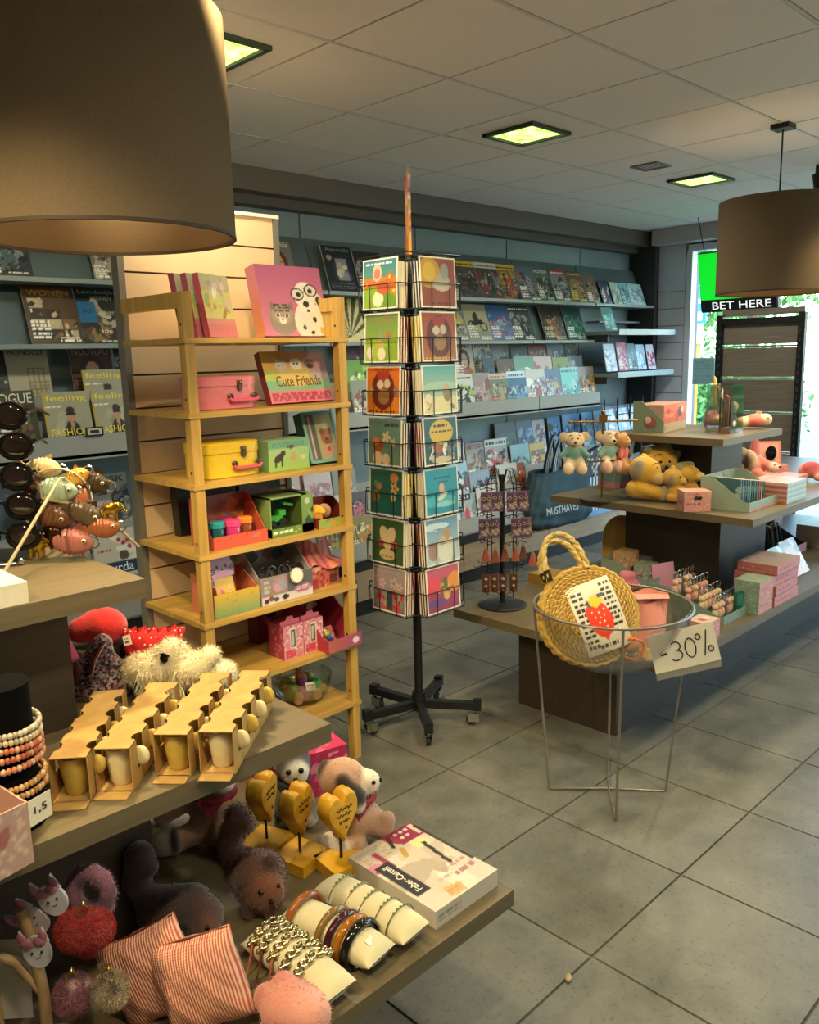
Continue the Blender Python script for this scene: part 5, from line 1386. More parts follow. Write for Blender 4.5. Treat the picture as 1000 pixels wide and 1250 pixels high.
# ---------------------------------------------------------------- front stand, top tier: sunglasses and charms
t = T('sunglasses_stand', 'dark sunglasses display column at the left picture edge', 'sunglasses stand', (.60, 1.955, 1.221), -40)
MB().lathe([(0, 0), (.07, 0), (.07, .012), (0, .012)], 24).build('base', BLK, t)
MB().tube([(0, 0, .01), (0, 0, .42)], .008, 8).build('pole', BLK, t)
GLZ = PLS('black acetate', '0c0b0b', .12)
for k in range(5):
    g = T('sunglasses', f'black glossy sunglasses, {ORD[k]} from top on the sunglasses column', 'sunglasses', (.622, 1.925, 1.545 - .066 * k), -38 + 8 * (k % 2), 'sunglasses on the column')
    g.scale = (1.25, 1.25, 1.25)
    m = MB()
    for sx in (-1, 1):
        m.torus((sx * .034, -.022, 0), .026, .0045, 18, 6, rot=(1.45, 0, 0), sy=.8)
        m.tube([(sx * .064, -.02, .008), (sx * .067, .02, .008), (sx * .066, .085, -.006)], [.004, .003, .0025], 6)
    m.tube([(-.01, -.024, .006), (0, -.028, .01), (.01, -.024, .006)], .003, 6)
    m.build('spectacle_frame', GLZ, g, smooth=True)
    for sx in (-1, 1):
        MB().ball((sx * .034, -.0225, 0), (.025, .004, .020), 14, 8).build('lens', PLS('tinted lens', ['1a1210', '2c1a14', '14181c', '3a2218', '18140f'][k], .05), g, smooth=True)
    MB().color('c8ccd0').box((.066, -.024, .006), (.002, .012, .004)).build('hinge', CHR, g)
t = T('charm_stand', 'thin wire stand with a round hoop holding animal charms', 'charm stand', (.72, 1.83, 1.221), -44)
CRW = PLS('cream wire', 'b09c78', .3, metal=.4)
MB().tube([(-.05, -.26, .002), (0, -.02, .185)], .0035, 8).tube([(-.05, .10, .002), (0, -.0, .185)], .0035, 8).tube([(.12, .1, .002), (0, -.0, .185)], .0035, 8).build('leg', CRW, t)
MB().torus((-.02, 0, .13), .075, .0022, 40, 6, rot=(1.5, .1, .2)).build('hoop', CRW, t)
MB().tube([(-.05, 0, .17), (-.05, 0, .14), (.01, .01, .125)], .005, 8).build('arm', CRW, t)


def fish(loc, s, col, rz, tilt, label, kind='fish', grp='animal charms on the wire stand', ribs=9):
    t = T('fish_charm' if kind == 'fish' else 'elephant_charm', label, 'charm', loc, rot=(0, R_(tilt), R_(rz)), group=grp)
    M = PLS('leather ' + col, col, .28, spec=.6, bump=.2) if kind == 'fish' else PLS('metal ' + col, col, .18, metal=.9)
    if kind == 'fish':
        m = MB(); n = 14; vs = []; L = s
        prof = [(-.5, .10), (-.42, .16), (-.3, .24), (-.1, .31), (.1, .32), (.28, .26), (.4, .18), (.5, .06)]
        xs_ = np.linspace(-.5, .5, ribs * 4 + 1)
        for i, x in enumerate(xs_):
            r = np.interp(x, [p[0] for p in prof], [p[1] for p in prof]) * L
            if -.42 < x < .22:
                r *= 1 + .07 * math.cos(i * math.pi / 2)
            vs.append((x * L, r))
        for x, r in vs:
            for j in range(n):
                a = 2 * math.pi * j / n; m.v.append((x, r * .55 * math.cos(a), r * math.sin(a))); m.c.append(m.col)
        k = len(vs)
        m.f += [(i * n + j, i * n + (j + 1) % n, (i + 1) * n + (j + 1) % n, (i + 1) * n + j) for i in range(k - 1) for j in range(n)] + [tuple(range(n)), tuple((k - 1) * n + n - 1 - j for j in range(n))]
        m.build('body', M, t, smooth=50)
        f = MB(); f.add([(-.45 * L, -.004, 0), (-.85 * L, -.003, .28 * L), (-.72 * L, 0, 0), (-.85 * L, .003, -.26 * L), (-.45 * L, .004, 0)], [(0, 1, 2), (2, 3, 0), (4, 2, 1), (4, 3, 2), (0, 1, 4), (0, 4, 3)])
        f.build('tail_fin', M, t)
        MB().add([(-.1 * L, 0, .28 * L), (.18 * L, .0, .46 * L), (.22 * L, 0.003, .26 * L)], [(0, 1, 2), (2, 1, 0)]).build('back_fin', M, t)
        MB().color('c8b890').ball((.32 * L, -.15 * L, .06 * L), .055 * L, 10, 7).color('0c0a08').ball((.325 * L, -.19 * L, .06 * L), .03 * L, 8, 6).build('eye', printed('glossy', .12), t, smooth=True)
        MB().torus((.5 * L, 0, 0), .012, .002, 12, 5, rot=(1.57, 0, 0)).build('ring', CHR, t)
    else:
        V_, Q, c = blob([('e', (0, 0, 0), (.45 * s, .3 * s, .34 * s), None, col), ('e', (.38 * s, 0, .12 * s), (.24 * s, .2 * s, .22 * s), None, col), ('c', (.55 * s, 0, .1 * s), (.72 * s, 0, -.2 * s), .09 * s, .05 * s, col), ('c', (.72 * s, 0, -.2 * s), (.9 * s, 0, -.1 * s), .05 * s, .04 * s, col)] +
                        [('c', (x * s, y * s, -.1 * s), (x * s, y * s, -.55 * s), .12 * s, .11 * s, col) for x in (-.27, .22) for y in (-.15, .15)] + [('e', (.3 * s, sy * .26 * s, .15 * s), (.17 * s, .05 * s, .2 * s), None, col) for sy in (-1, 1)], s * .06, s * .08, lump=s * .012)
        MB().add(V_, Q).build('body', M, t, smooth='all')
        MB().color('0c0a08').ball((.5 * s, -.17 * s, .2 * s), .035 * s, 8, 6).build('eye', printed('glossy', .12), t, smooth=True)
        MB().tube([(-.42 * s, 0, .1 * s), (-.55 * s, 0, -.05 * s), (-.55 * s, 0, -.25 * s)], .03 * s, 6).build('tail', M, t)
    return t


for loc, s, c, rz, tl, lab in [
    ((.70, 1.88, 1.425), .075, 'c8ac7c', -38, 8, 'cream ribbed leather fish charm on top of the charm heap'),
    ((.668, 1.90, 1.392), .07, '7a3a1c', -40, 4, 'rust brown ribbed fish charm at the upper left of heap'),
    ((.714, 1.85, 1.378), .088, '94a890', -44, 8, 'mint green ribbed fish charm in the middle of heap'),
    ((.755, 1.84, 1.402), .06, 'c08c34', -48, -25, 'golden yellow fish charm beside the cream one'),
    ((.782, 1.83, 1.388), .08, '3c2c18', -36, 15, 'dark bronze fish charm behind the golden one'),
    ((.752, 1.825, 1.352), .06, 'a85c40', -60, -60, 'copper pink fish charm hanging nose down'),
    ((.722, 1.822, 1.262), .095, '9c5c54', -42, 5, 'large dusty pink fish charm low on the heap'),
    ((.778, 1.775, 1.290), .072, '8c4c28', -44, -4, 'copper orange fish charm at the right end of heap'),
    ((.668, 1.90, 1.348), .062, '8c3c2c', -30, 10, 'red leather fish charm at the left behind brown one'),
    ((.70, 1.87, 1.318), .10, '5c3820', -50, 20, 'long brown leather fish charm in shadow'),
    ((.752, 1.81, 1.322), .085, '4c3c2c', -44, 24, 'grey brown slim fish charm above the pink one')]:
    fish(loc, s, c, rz, tl, lab)
for loc, s, c, rz, lab in [((.795, 1.772, 1.332), .042, 'b08828', -30, 'gold elephant charm at the right of charm heap'),
                           ((.664, 1.875, 1.255), .045, 'a8842c', -44, 'gold elephant charm standing at the lower left of heap'),
                           ((.690, 1.86, 1.282), .05, '3c2818', -70, 'dark bronze elephant charm beside the lower gold one')]:
    fish(loc, s, c, rz, 0, lab, 'el')
PLS_W = PLS('white painted board', 'd8ceb4', .5)
MB().box((0, 0, .02), (.25, .14, .04)).build('white_board', PLS_W, None, (.40, 1.62, 1.2205), (0, 0, 0), label='white block lying at the front edge of the top tier', cat='block')
MB().tube([(0, 0, .0055), (.09, .0, .0055)], .0045, 8).ball((.10, 0, .009), .009, 10, 7).build('metal_pin', CHR, None, (.53, 1.90, 1.2205), (0, 0, R_(-20)), label='short metal pin with ball end lying on the top tier', cat='pin', smooth=True)

# ---------------------------------------------------------------- front stand, middle tier
t = T('bracelet_roll', 'black velvet column carrying rows of beaded bracelets', 'bracelet stand', (.405, 1.38, .9005))
VEL = PLS('black velvet', '060505', 1.0, spec=.1, bump=.3, scale=300)
MB().lathe([(0, 0), (.050, 0), (.050, .06), (.045, .07), (.045, .245), (0, .247)], 32).build('column', VEL, t, smooth=40)
lb = pbox(.045, .002, .045, {'f': [('c', 'd8d0b8')]}, 'd8d0b8').build('price_tag', PRN, t, (.025, -.051, .012), (0, 0, R_(20)))
word('1,5', .024, .014, '3a3424', lb, (0, -.002, .024))
for k, (zz_, c1, c2, nm) in enumerate(((.072, 'c8a070', 'a86c3c', 'lowest tan'), (.085, 'b8844c', 'c8a478', 'second brown'), (.115, 'c87c58', 'd0a88c', 'middle coral'), (.130, 'b05c3c', 'c88c6c', 'fourth copper'), (.146, 'c86c4c', 'd8a488', 'fifth orange'), (.163, 'd0b890', 'b8a080', 'upper cream'), (.177, 'c8b8a0', 'a89878', 'top beige'))):
    m = MB(); n = 44
    for i in range(n):
        a = 2 * math.pi * i / n
        m.color(c1 if i % 3 else c2).ball((.0545 * math.cos(a), .0545 * math.sin(a), .004 * math.sin(a + k)), (.0048, .0048, .0062), 7, 5)
    m.build('bead_bracelet', printed('glossy', .12), None, (.405, 1.38, .9005 + zz_), (0, 0, 0), label=f'{nm} beaded bracelet on the black velvet column', cat='bracelet', group='beaded bracelets on the black column', smooth=True)
tray(.325, 1.30, .901, .09, .14, .10, .11, 'b88c7c', 12, 'pink patterned open box cut off at the left picture edge', [('c', 'b08c80'), ('d', 'c8a890', 30, .05), ('k', .5, .6, .2, '9c5c54'), ('n', .1)], 'c8a89c')
# cartons of little mugs
KR = wood('kraft card', 'a07a40', 'b48c4c', (9, 9, 9), .75, bump=.1)
CUPC = [('e0cfa0', 'cream'), ('c8a850', 'mustard')]
cart = [((.727, 1.270), (.958, 1.476), 'rightmost', 0), ((.665, 1.322), (.878, 1.516), 'second from right', 1), ((.566, 1.348), (.742, 1.522), 'second from left', 2), ((.497, 1.37), (.680, 1.602), 'leftmost', 3)]
for (ax, ay), (bx, by), nm, ci in cart:
    dx, dy = bx - ax, by - ay; L = .30; ang = math.atan2(dy, dx); w, h = .066, .084
    t = T('mug_carton', f'brown card carton of four little mugs, {nm} of four', 'carton', (ax, ay, .9005), rot=(0, 0, ang - math.pi / 2), group='mug cartons')
    # local: y runs back along the carton, x right
    s = MB(); th = .0016; hole = .0175; ys = [.048 + .068 * k for k in range(4)]

    def top_edge(sgn):
        pts = []
        for yc in ys:
            for i in range(9):
                a = math.pi * i / 8
                pts.append((sgn * (w / 2 - (.0135 if sgn > 0 else .010) * math.sin(a)), yc - hole * math.cos(a)))
        return pts
    R1 = [(w / 2, 0)] + top_edge(1) + [(w / 2, L)]
    L1 = [(-w / 2, 0)] + top_edge(-1) + [(-w / 2, L)]
    vs = [(x, y, h) for x, y in R1] + [(x, y, h) for x, y in L1] + [(x, y, h - th) for x, y in R1] + [(x, y, h - th) for x, y in L1]
    n = len(R1); fs = []
    for i in range(n - 1):
        fs.append((n + i, i, i + 1, n + i + 1)); fs.append((2 * n + i, 3 * n + i, 3 * n + i + 1, 2 * n + i + 1))
        fs.append((i, 2 * n + i, 2 * n + i + 1, i + 1)); fs.append((n + i + 1, 3 * n + i + 1, 3 * n + i, n + i))
    fs += [(n, 3 * n, 2 * n, 0), (n - 1, 3 * n - 1, 4 * n - 1, 2 * n - 1)]
    s.add(vs, fs); s.build('top_panel', KR, t)
    MB().box((0, L / 2, .0012), (w, L, .0016)).box((0, -.012, .0012), (w * .9, .03, .0016)).build('bottom_panel', KR, t)
    for sgn in (-1, 1):
        sd = MB(); x = sgn * (w / 2 - .0008)
        e = [0] + sum([[yc - hole, yc + hole] for yc in ys], []) + [L]
        for i in range(0, len(e), 2):
            if e[i + 1] > e[i]:
                sd.box((x, (e[i] + e[i + 1]) / 2, h / 2), (th, e[i + 1] - e[i], h))
        for yc in ys:
            sd.box((x, yc, .014), (th, hole * 2, .028))
            if sgn < 0:
                sd.box((x, yc, .03), (th, hole * 2, .03))
        sd.build('side_panel', KR, t)
    for k, yc in enumerate(ys):
        cc, cn = CUPC[(k + ci) % 2]
        P0 = Vector((0, yc - .012, .0025)); P0.rotate(Euler((0, 0, ang - math.pi / 2)))
        mg_ = T('mug', f'small {cn} mug, {ORD[k]} from the front in {nm} carton', 'mug', (ax + P0.x, ay + P0.y, .9005 + P0.z), rot=(0, 0, ang - math.pi / 2), group='little mugs in the cartons')
        GZ = PLS('glaze ' + cc, cc, .18)
        MB().lathe([(0, 0), (.017, 0), (.0195, .006), (.0245, .040), (.0285, .072), (.0265, .072), (.0225, .040), (.017, .008), (0, .008)], 24).build('body', GZ, mg_, smooth=40)
        MB().ball((.038, 0, .050), (.016, .0055, .019), 14, 9).build('handle', GZ, mg_, smooth=True)
# white plush head with the clothes behind it
CR = 'd8c8a0'
t = T('plush_cow', 'big cream shaggy plush animal lying behind the mug cartons', 'plush toy', (.845, 1.672, .9005), -44)
FURM = printed('plush', .95, bump=.5, scale=220, sheen=.35)
b = soft('body', [('e', (.0, .0, .068), (.075, .055, .045), None, CR), ('e', (-.065, .0, .065), (.036, .034, .036), None, 'cbb88c'), ('e', (.02, -.01, .105), (.036, .036, .036), None, CR), ('e', (.06, -.025, .075), (.040, .036, .036), None, CR), ('c', (.07, -.02, .07), (.105, -.015, .098), .028, .024, CR), ('e', (.0, -.02, .045), (.055, .04, .035), None, 'cfbd90'), ('e', (.09, .05, .03), (.06, .05, .032), None, 'e0d4b0'), ('e', (.02, .05, .03), (.1, .06, .03), None, 'd0bf94')], t, .006, .014, fur=5200, flen=.009, seed=2)
fr = MB(); rs_ = random.Random(4)
for k in range(260):
    x0 = rs_.uniform(-.05, .05); z0 = rs_.uniform(.03, .085); y0 = -.052 + rs_.uniform(-.004, .008)
    fr.color([CR, 'e8dcb8', 'bca878'][k % 3]).tube([(x0, y0, z0), (x0 + rs_.uniform(-.006, .006), y0 - .008, z0 - .012), (x0 + rs_.uniform(-.012, .012), y0 - .006, z0 - .03)], [.0012, .001, .0004], 4)
fr.build('shaggy_fringe', FURM, t, kind='stuff')
bead(t, (.012, -.049, .108), (.0095, .005, .011), name='eye')
MB().color('1c1814').tube([(.004, -.052, .119), (.014, -.055, .122), (.024, -.05, .113)], .002, 5).build('eyelash', printed('glossy', .12), t)
MB().color('1a1613').ball((-.04, -.03, .035), (.03, .022, .028), 14, 9).build('dark_paw', FURM, t, smooth=True)
RED = plain('red dotted cloth', 'c01c1c', .85, bump=.3)


def dotted():
    n = RED.node_tree.nodes; l = RED.node_tree.links; b_ = n['Principled BSDF']
    v_ = n.new('ShaderNodeTexVoronoi'); v_.inputs['Scale'].default_value = 75; v_.inputs['Randomness'].default_value = .25
    tc = n.new('ShaderNodeTexCoord'); l.new(tc.outputs['Object'], v_.inputs['Vector'])
    rp = n.new('ShaderNodeValToRGB'); rp.color_ramp.interpolation = 'CONSTANT'
    rp.color_ramp.elements[0].color = (*lin('e8c8b8'), 1); rp.color_ramp.elements[1].color = (*lin('c01818'), 1); rp.color_ramp.elements[1].position = .22
    l.new(v_.outputs['Distance'], rp.inputs[0]); l.new(rp.outputs[0], b_.inputs['Base Color'])


dotted()


def cushion(w, h, th, pinch=.06, n=22, frill=0, wav=0, seed=0):
    """soft pillow standing in x,z, thickness along y"""
    m = MB(); rs = np.random.RandomState(seed)
    u = np.linspace(-1, 1, n)[None, :]; v = np.linspace(-1, 1, n)[:, None]
    t_ = np.sqrt(np.clip((1 - np.abs(u) ** 2.6) * (1 - np.abs(v) ** 2.6), 0, 1)) * th / 2
    X = u * w / 2 * (1 - pinch * (1 - v * v) * np.abs(u)) ; Z_ = v * h / 2 * (1 - pinch * (1 - u * u) * np.abs(v))
    rip = wav * (np.sin(u * 7 + seed) * np.cos(v * 5 + 1) + .5 * np.sin(u * 13 + v * 9))
    X = np.broadcast_to(X, t_.shape); Z_ = np.broadcast_to(Z_, t_.shape)
    m.grid(np.stack([X, -t_ - .001 + rip, Z_ + h / 2], -1)); m.grid(np.stack([X, t_ + .001 + rip, Z_ + h / 2], -1), flip=True)
    return m


t = T('red_bag', 'red frilled cloth bag with white dots behind the plush', 'bag', (.885, 1.80, .9005), -44)
cushion(.15, .125, .08, .05, 26, wav=.003, seed=2).build('cloth', RED, t, smooth='all')
fr = MB()
P_ = [[(x, -.006 + .012 * math.sin(x * 260), .112), (x, -.004 + .014 * math.sin(x * 260 + .6), .127 + .002 * math.sin(x * 150))] for x in np.linspace(-.075, .075, 120)]
fr.grid(np.array(P_)); fr.build('frill', RED, t, smooth=True)
pbox(.018, .003, .024, {'f': [('c', 'e8dcc8'), ('s', .2, .2, .8, .8, '2c2420', 2)]}, 'e8dcc8', .002).build('tag', PRN, t, (-.05, -.036, .095), (R_(-15), R_(-15), 0))
BOU = plain('boucle pattern', '4c4040', .9, bump=.8, scale=140)


def boucle():
    n = BOU.node_tree.nodes; l = BOU.node_tree.links; b_ = n['Principled BSDF']
    v_ = n.new('ShaderNodeTexVoronoi'); v_.inputs['Scale'].default_value = 190
    tc = n.new('ShaderNodeTexCoord'); l.new(tc.outputs['Object'], v_.inputs['Vector'])
    rp = n.new('ShaderNodeValToRGB'); rp.color_ramp.interpolation = 'CONSTANT'; e = rp.color_ramp.elements
    e[0].color = (*lin('2a2024'), 1); e[1].color = (*lin('6c5c60'), 1); e[1].position = .4
    for p_, c_ in ((.6, 'a08c88'), (.78, '8c3c48')):
        q = e.new(p_); q.color = (*lin(c_), 1)
    l.new(v_.outputs['Color'], rp.inputs[0]); l.new(rp.outputs[0], b_.inputs['Base Color'])


boucle()
t = T('boucle_bag', 'grey and pink speckled cloth bag with zip, left of plush', 'bag', (.745, 1.795, .9005), -44)
soft('cloth', [('c', (-.03, 0, .03), (.03, .0, .03), .05, .05, 'ffffff'), ('c', (0, 0, .06), (.012, .0, .12), .045, .02, 'ffffff'), ('c', (-.02, 0, .06), (.012, 0, .13), .03, .008, 'ffffff')], t, .006, .03, mat=BOU)
MB().color('5c1c1c').tube([(.022, -.022, .135), (.005, -.045, .10), (-.002, -.055, .07)], .004, 6).build('zip_line', printed('glossy', .12), t)
MB().color('c8b8a0').tube([(.029, -.022, .135), (.011, -.045, .10), (.004, -.055, .07)], .0015, 6).build('zip_teeth', printed('glossy', .12), t)
MB().color('5c1014').ball((-.035, -.04, .05), (.012, .01, .05), 10, 8).build('red_tassel', FURM, t, smooth=True)
soft('plush_beret', [('e', (0, 0, .045), (.055, .05, .045), None, 'c01818'), ('e', (-.05, -.02, .03), (.03, .025, .03), None, 'a81414')], None, .006, .02, loc=(.80, 1.90, .985), rot=(0, .2, R_(-44)), label='plain red plush cap behind the dotted red bag', cat='cap')
MB().box((0, 0, .05), (.13, .12, .084)).build('cap_riser', LAMD, None, (.80, 1.92, .8925), (0, 0, 0), label='dark block holding up the red cap behind the bags', cat='block')
soft('pink_pouch', [('c', (0, 0, .04), (0, 0, .12), .035, .018, 'c83c74'), ('e', (0, .0, .05), (.03, .05, .05), None, 'c04070')], None, .006, .02, lump=.002, loc=(.70, 1.88, .9005), label='hot pink knitted pouch partly hidden behind the post', cat='pouch')
# ---------------------------------------------------------------- front stand, lowest tier
Z0 = .4505
PEA, BLKF, WHF = 'b08a70', '1b1917', 'd8d0c4'


def plush(label, x, y, z, rz, items, fur=0, res=.006, k=.012, eyes=(), nose=None, extra=None, flen=.006, group=None, seed=0):
    t = T('plush_toy', label, 'plush toy', (x, y, z), rz, group)
    soft('body', items, t, res, k, fur=fur, flen=flen, seed=seed)
    for e in eyes:
        if len(e) > 4:
            bead(t, (e[0], e[1] + .004, e[2]), (e[3] * 1.7, e[3] * .8, e[3] * 1.8), e[4], 'eye_white')
        bead(t, e[:3], e[3])
    if nose:
        bead(t, nose[:3], nose[3], nose[4] if len(nose) > 4 else '1a1210', 'nose')
    if extra:
        extra(t)
    return t


def scarf(cx, cy, cz, r, col, d=('d8b8b8', 30)):
    def f(t):
        c = plain('scarf ' + col, col, .8, bump=.5, scale=120, var=.35)
        MB().torus((cx, cy, cz), r, .009, 24, 8).build('neckerchief', c, t, smooth=True)
        MB().add([(cx - .035, cy - r - .004, cz + .004), (cx + .035, cy - r - .004, cz + .004), (cx, cy - r - .012, cz - .045), (cx - .035, cy - r, cz + .002), (cx + .035, cy - r, cz + .002), (cx, cy - r - .008, cz - .045)], [(0, 2, 1), (3, 4, 5), (0, 1, 4, 3), (1, 2, 5, 4), (2, 0, 3, 5)]).build('neckerchief_tip', c, t)
    return f


plush('beige plush puppy with dark red neckerchief under the middle tier', .955, 1.735, Z0, -44, [
    ('e', (.015, .0, .085), (.058, .05, .085), None, PEA), ('e', (.03, -.005, .195), (.058, .05, .05), None, PEA), ('e', (.055, -.04, .185), (.028, .028, .022), None, WHF), ('e', (-.005, .0, .225), (.028, .016, .022), None, BLKF),
    ('c', (-.02, -.02, .05), (-.085, -.035, .028), .030, .026, PEA), ('c', (-.085, -.035, .028), (-.105, -.045, .028), .028, .028, WHF), ('e', (-.075, -.038, .034), (.012, .032, .033), (0, .0, .3), BLKF),
    ('c', (-.03, .0, .13), (-.115, -.0, .075), .024, .020, 'c8a890'), ('c', (-.06, .03, .03), (-.15, .02, .03), .034, .028, 'd0bfae'), ('c', (.05, -.03, .12), (.045, -.055, .06), .024, .022, PEA), ('c', (.05, -.02, .04), (.075, -.07, .03), .03, .03, PEA)],
      1500, eyes=((.03, -.05, .21, .006), (.065, -.047, .212, .006)), nose=(.062, -.066, .195, .007), extra=scarf(.022, 0, .142, .048, '8c2c3c'))
plush('grey and white plush husky with round eyes behind the wooden hearts', 1.165, 1.655, Z0, -44, [
    ('e', (0, 0, .075), (.042, .04, .072), None, '6c6862'), ('e', (0, 0, .165), (.047, .042, .045), None, '3c3c40'), ('e', (.012, -.028, .155), (.032, .022, .034), None, 'e0dcd2'), ('e', (-.035, .005, .2), (.014, .012, .02), None, '2a2a2c'), ('e', (.03, .01, .205), (.014, .012, .02), None, '4c4a48'),
    ('c', (-.03, -.02, .09), (-.035, -.035, .05), .018, .016, '4c4a48'), ('c', (.035, -.02, .09), (.046, -.03, .04), .018, .018, '8c867c'), ('e', (.042, -.03, .03), (.02, .024, .022), None, 'cfc8ba'), ('e', (-.01, -.02, .02), (.045, .04, .022), None, '201e1c')],
      1400, eyes=((-.004, -.048, .168, .0075), (.028, -.046, .171, .0075)), nose=(.014, -.052, .148, .007), extra=scarf(0, 0, .122, .037, '24242a'))
plush('peach plush panda puppy with black ear patch, seated at the far corner', 1.205, 1.475, Z0, -44, [
    ('e', (.01, 0, .075), (.058, .052, .06), None, PEA), ('c', (.045, .0, .07), (.075, -.01, .05), .034, .030, PEA), ('e', (-.015, -.005, .175), (.058, .05, .056), None, 'b88e74'), ('e', (.045, -.01, .172), (.032, .030, .030), None, 'd8ccb8'),
    ('c', (-.012, -.045, .195), (.022, -.048, .150), .017, .021, BLKF), ('e', (-.062, .0, .2), (.016, .018, .028), (0, .3, 0), '2a2522'), ('c', (.002, -.048, .16), (.022, -.046, .13), .012, .02, WHF),
    ('c', (-.015, -.03, .03), (.02, -.05, .022), .027, .024, PEA), ('c', (-.05, -.035, .028), (-.02, -.055, .022), .024, .024, WHF), ('e', (-.025, -.05, .026), (.009, .027, .027), (0, 0, .4), BLKF), ('c', (.08, -.012, .045), (.092, -.02, .075), .022, .02, PEA)],
      1500, eyes=((.062, -.034, .182, .0055),), nose=(.077, -.012, .176, .006), extra=scarf(.02, 0, .128, .038, '8c2434'))
plush('brown plush squirrel with raised curled tail in front of hearts', .905, 1.44, Z0, -44, [
    ('e', (.0, 0, .075), (.062, .055, .058), None, '5c3a30'), ('e', (.022, -.04, .062), (.042, .028, .044), None, '7c4a30'), ('e', (-.02, -.03, .095), (.02, .016, .024), (0, .3, 0), '52342c'), ('e', (.035, -.02, .125), (.014, .014, .018), None, '4c2f28'),
    ('c', (-.052, .01, .08), (-.062, .015, .15), .024, .026, '52332b'), ('c', (-.062, .015, .15), (-.040, .01, .215), .026, .024, '5c3a30'), ('c', (-.040, .01, .215), (-.018, .0, .20), .024, .018, '64443a'),
    ('c', (-.02, -.035, .03), (-.02, -.04, .012), .016, .014, '52342c'), ('c', (.03, -.035, .03), (.032, -.045, .012), .016, .014, '6c4434')],
      3400, flen=.008, eyes=((.018, -.066, .079, .0065), (.052, -.05, .082, .006)), nose=(.04, -.069, .058, .006), seed=3)
plush('dark brown plush cat with raised tail in the shade below the shelf', .725, 1.465, Z0, -44, [
    ('c', (-.045, .02, .06), (.03, .0, .085), .05, .042, '3c2a26'), ('e', (.062, -.02, .072), (.036, .034, .042), None, '452f28'), ('e', (.066, -.042, .06), (.024, .018, .034), None, '6c4430'), ('e', (.045, -.01, .115), (.014, .012, .016), None, '3c2a26'),
    ('c', (-.065, .02, .07), (-.09, .02, .13), .026, .028, '3c2a28'), ('c', (-.09, .02, .13), (-.08, .02, .185), .028, .030, '3f2d2a'), ('c', (-.08, .02, .185), (-.062, .015, .165), .028, .022, '3f2d2a'), ('c', (.04, -.02, .04), (.04, -.02, .018), .018, .016, '3c2a26'), ('c', (-.05, .0, .04), (-.05, .0, .018), .02, .018, '3c2a26')],
      2600, flen=.006, eyes=((.072, -.058, .072, .006),), nose=(.082, -.058, .05, .005), seed=5)
# wooden hearts on bases
YWD = wood('yellow stained wood', 'c08c18', 'd8a42c', (3, 3, 9), .4, bump=.05)
for k, (x, y, rz, lab) in enumerate(((1.045, 1.612, 30, 'yellow wooden heart on a square base, leftmost of three'), (1.068, 1.505, 22, 'yellow wooden heart on a square base, middle of three'), (1.122, 1.415, 2, 'yellow wooden heart on a square base, rightmost, beside the panda'))):
    t = T('wooden_heart', lab, 'ornament', (x, y, Z0), rz, 'wooden hearts on bases')
    MB().box((0, 0, .014), (.098, .098, .028)).build('base', YWD, t, rot=(0, 0, R_(-8)))
    MB().tube([(0, 0, .026), (0, 0, .085)], .0035, 8).build('rod', PLS('dark rod', '3a2410', .4, metal=.4), t)
    pts = []
    for i in range(40):
        a = 2 * math.pi * i / 40
        pts.append((3 * .00096 * 16 * math.sin(a) ** 3, .0044 * (13 * math.cos(a) - 5 * math.cos(2 * a) - 2 * math.cos(3 * a) - math.cos(4 * a)) + .145))
    pts = pts[::-1]
    h = MB(); n = len(pts)
    lay = [(-.018, .78), (-.016, .90), (-.008, .98), (.004, 1.0), (.012, .97), (.020, 1.0), (.027, .93)]
    vs = []
    for yy, sc in lay:
        vs += [(px * sc * 1.06, yy, (pz - .135) * sc + .135) for px, pz in pts]
    h.add(vs, [(i * n + j, i * n + (j + 1) % n, (i + 1) * n + (j + 1) % n, (i + 1) * n + j) for i in range(len(lay) - 1) for j in range(n)] + [tuple(range(n - 1, -1, -1)), tuple((len(lay) - 1) * n + j for j in range(n))])
    h.build('heart', YWD, t, smooth=35)
    ln = []
    for r_ in range(2 if k < 2 else 3):
        zz_ = .162 - .016 * r_; w_ = (.024, .022, .016)[r_]
        ln.append([(-w_ + 2 * w_ * i / 14, -.0188, zz_ + .0035 * math.sin(i * 2.1 + r_) + .002 * math.sin(i * 5)) for i in range(15)])
    strokes('burned_lettering', ln, .0011, PLS('burned brown', '3a2208', .6), t)
    MB().color('3a2208').ball((.004, -.0185, .112), (.004, .0015, .004), 8, 6).build('burned_heart', printed('glossy', .12), t)
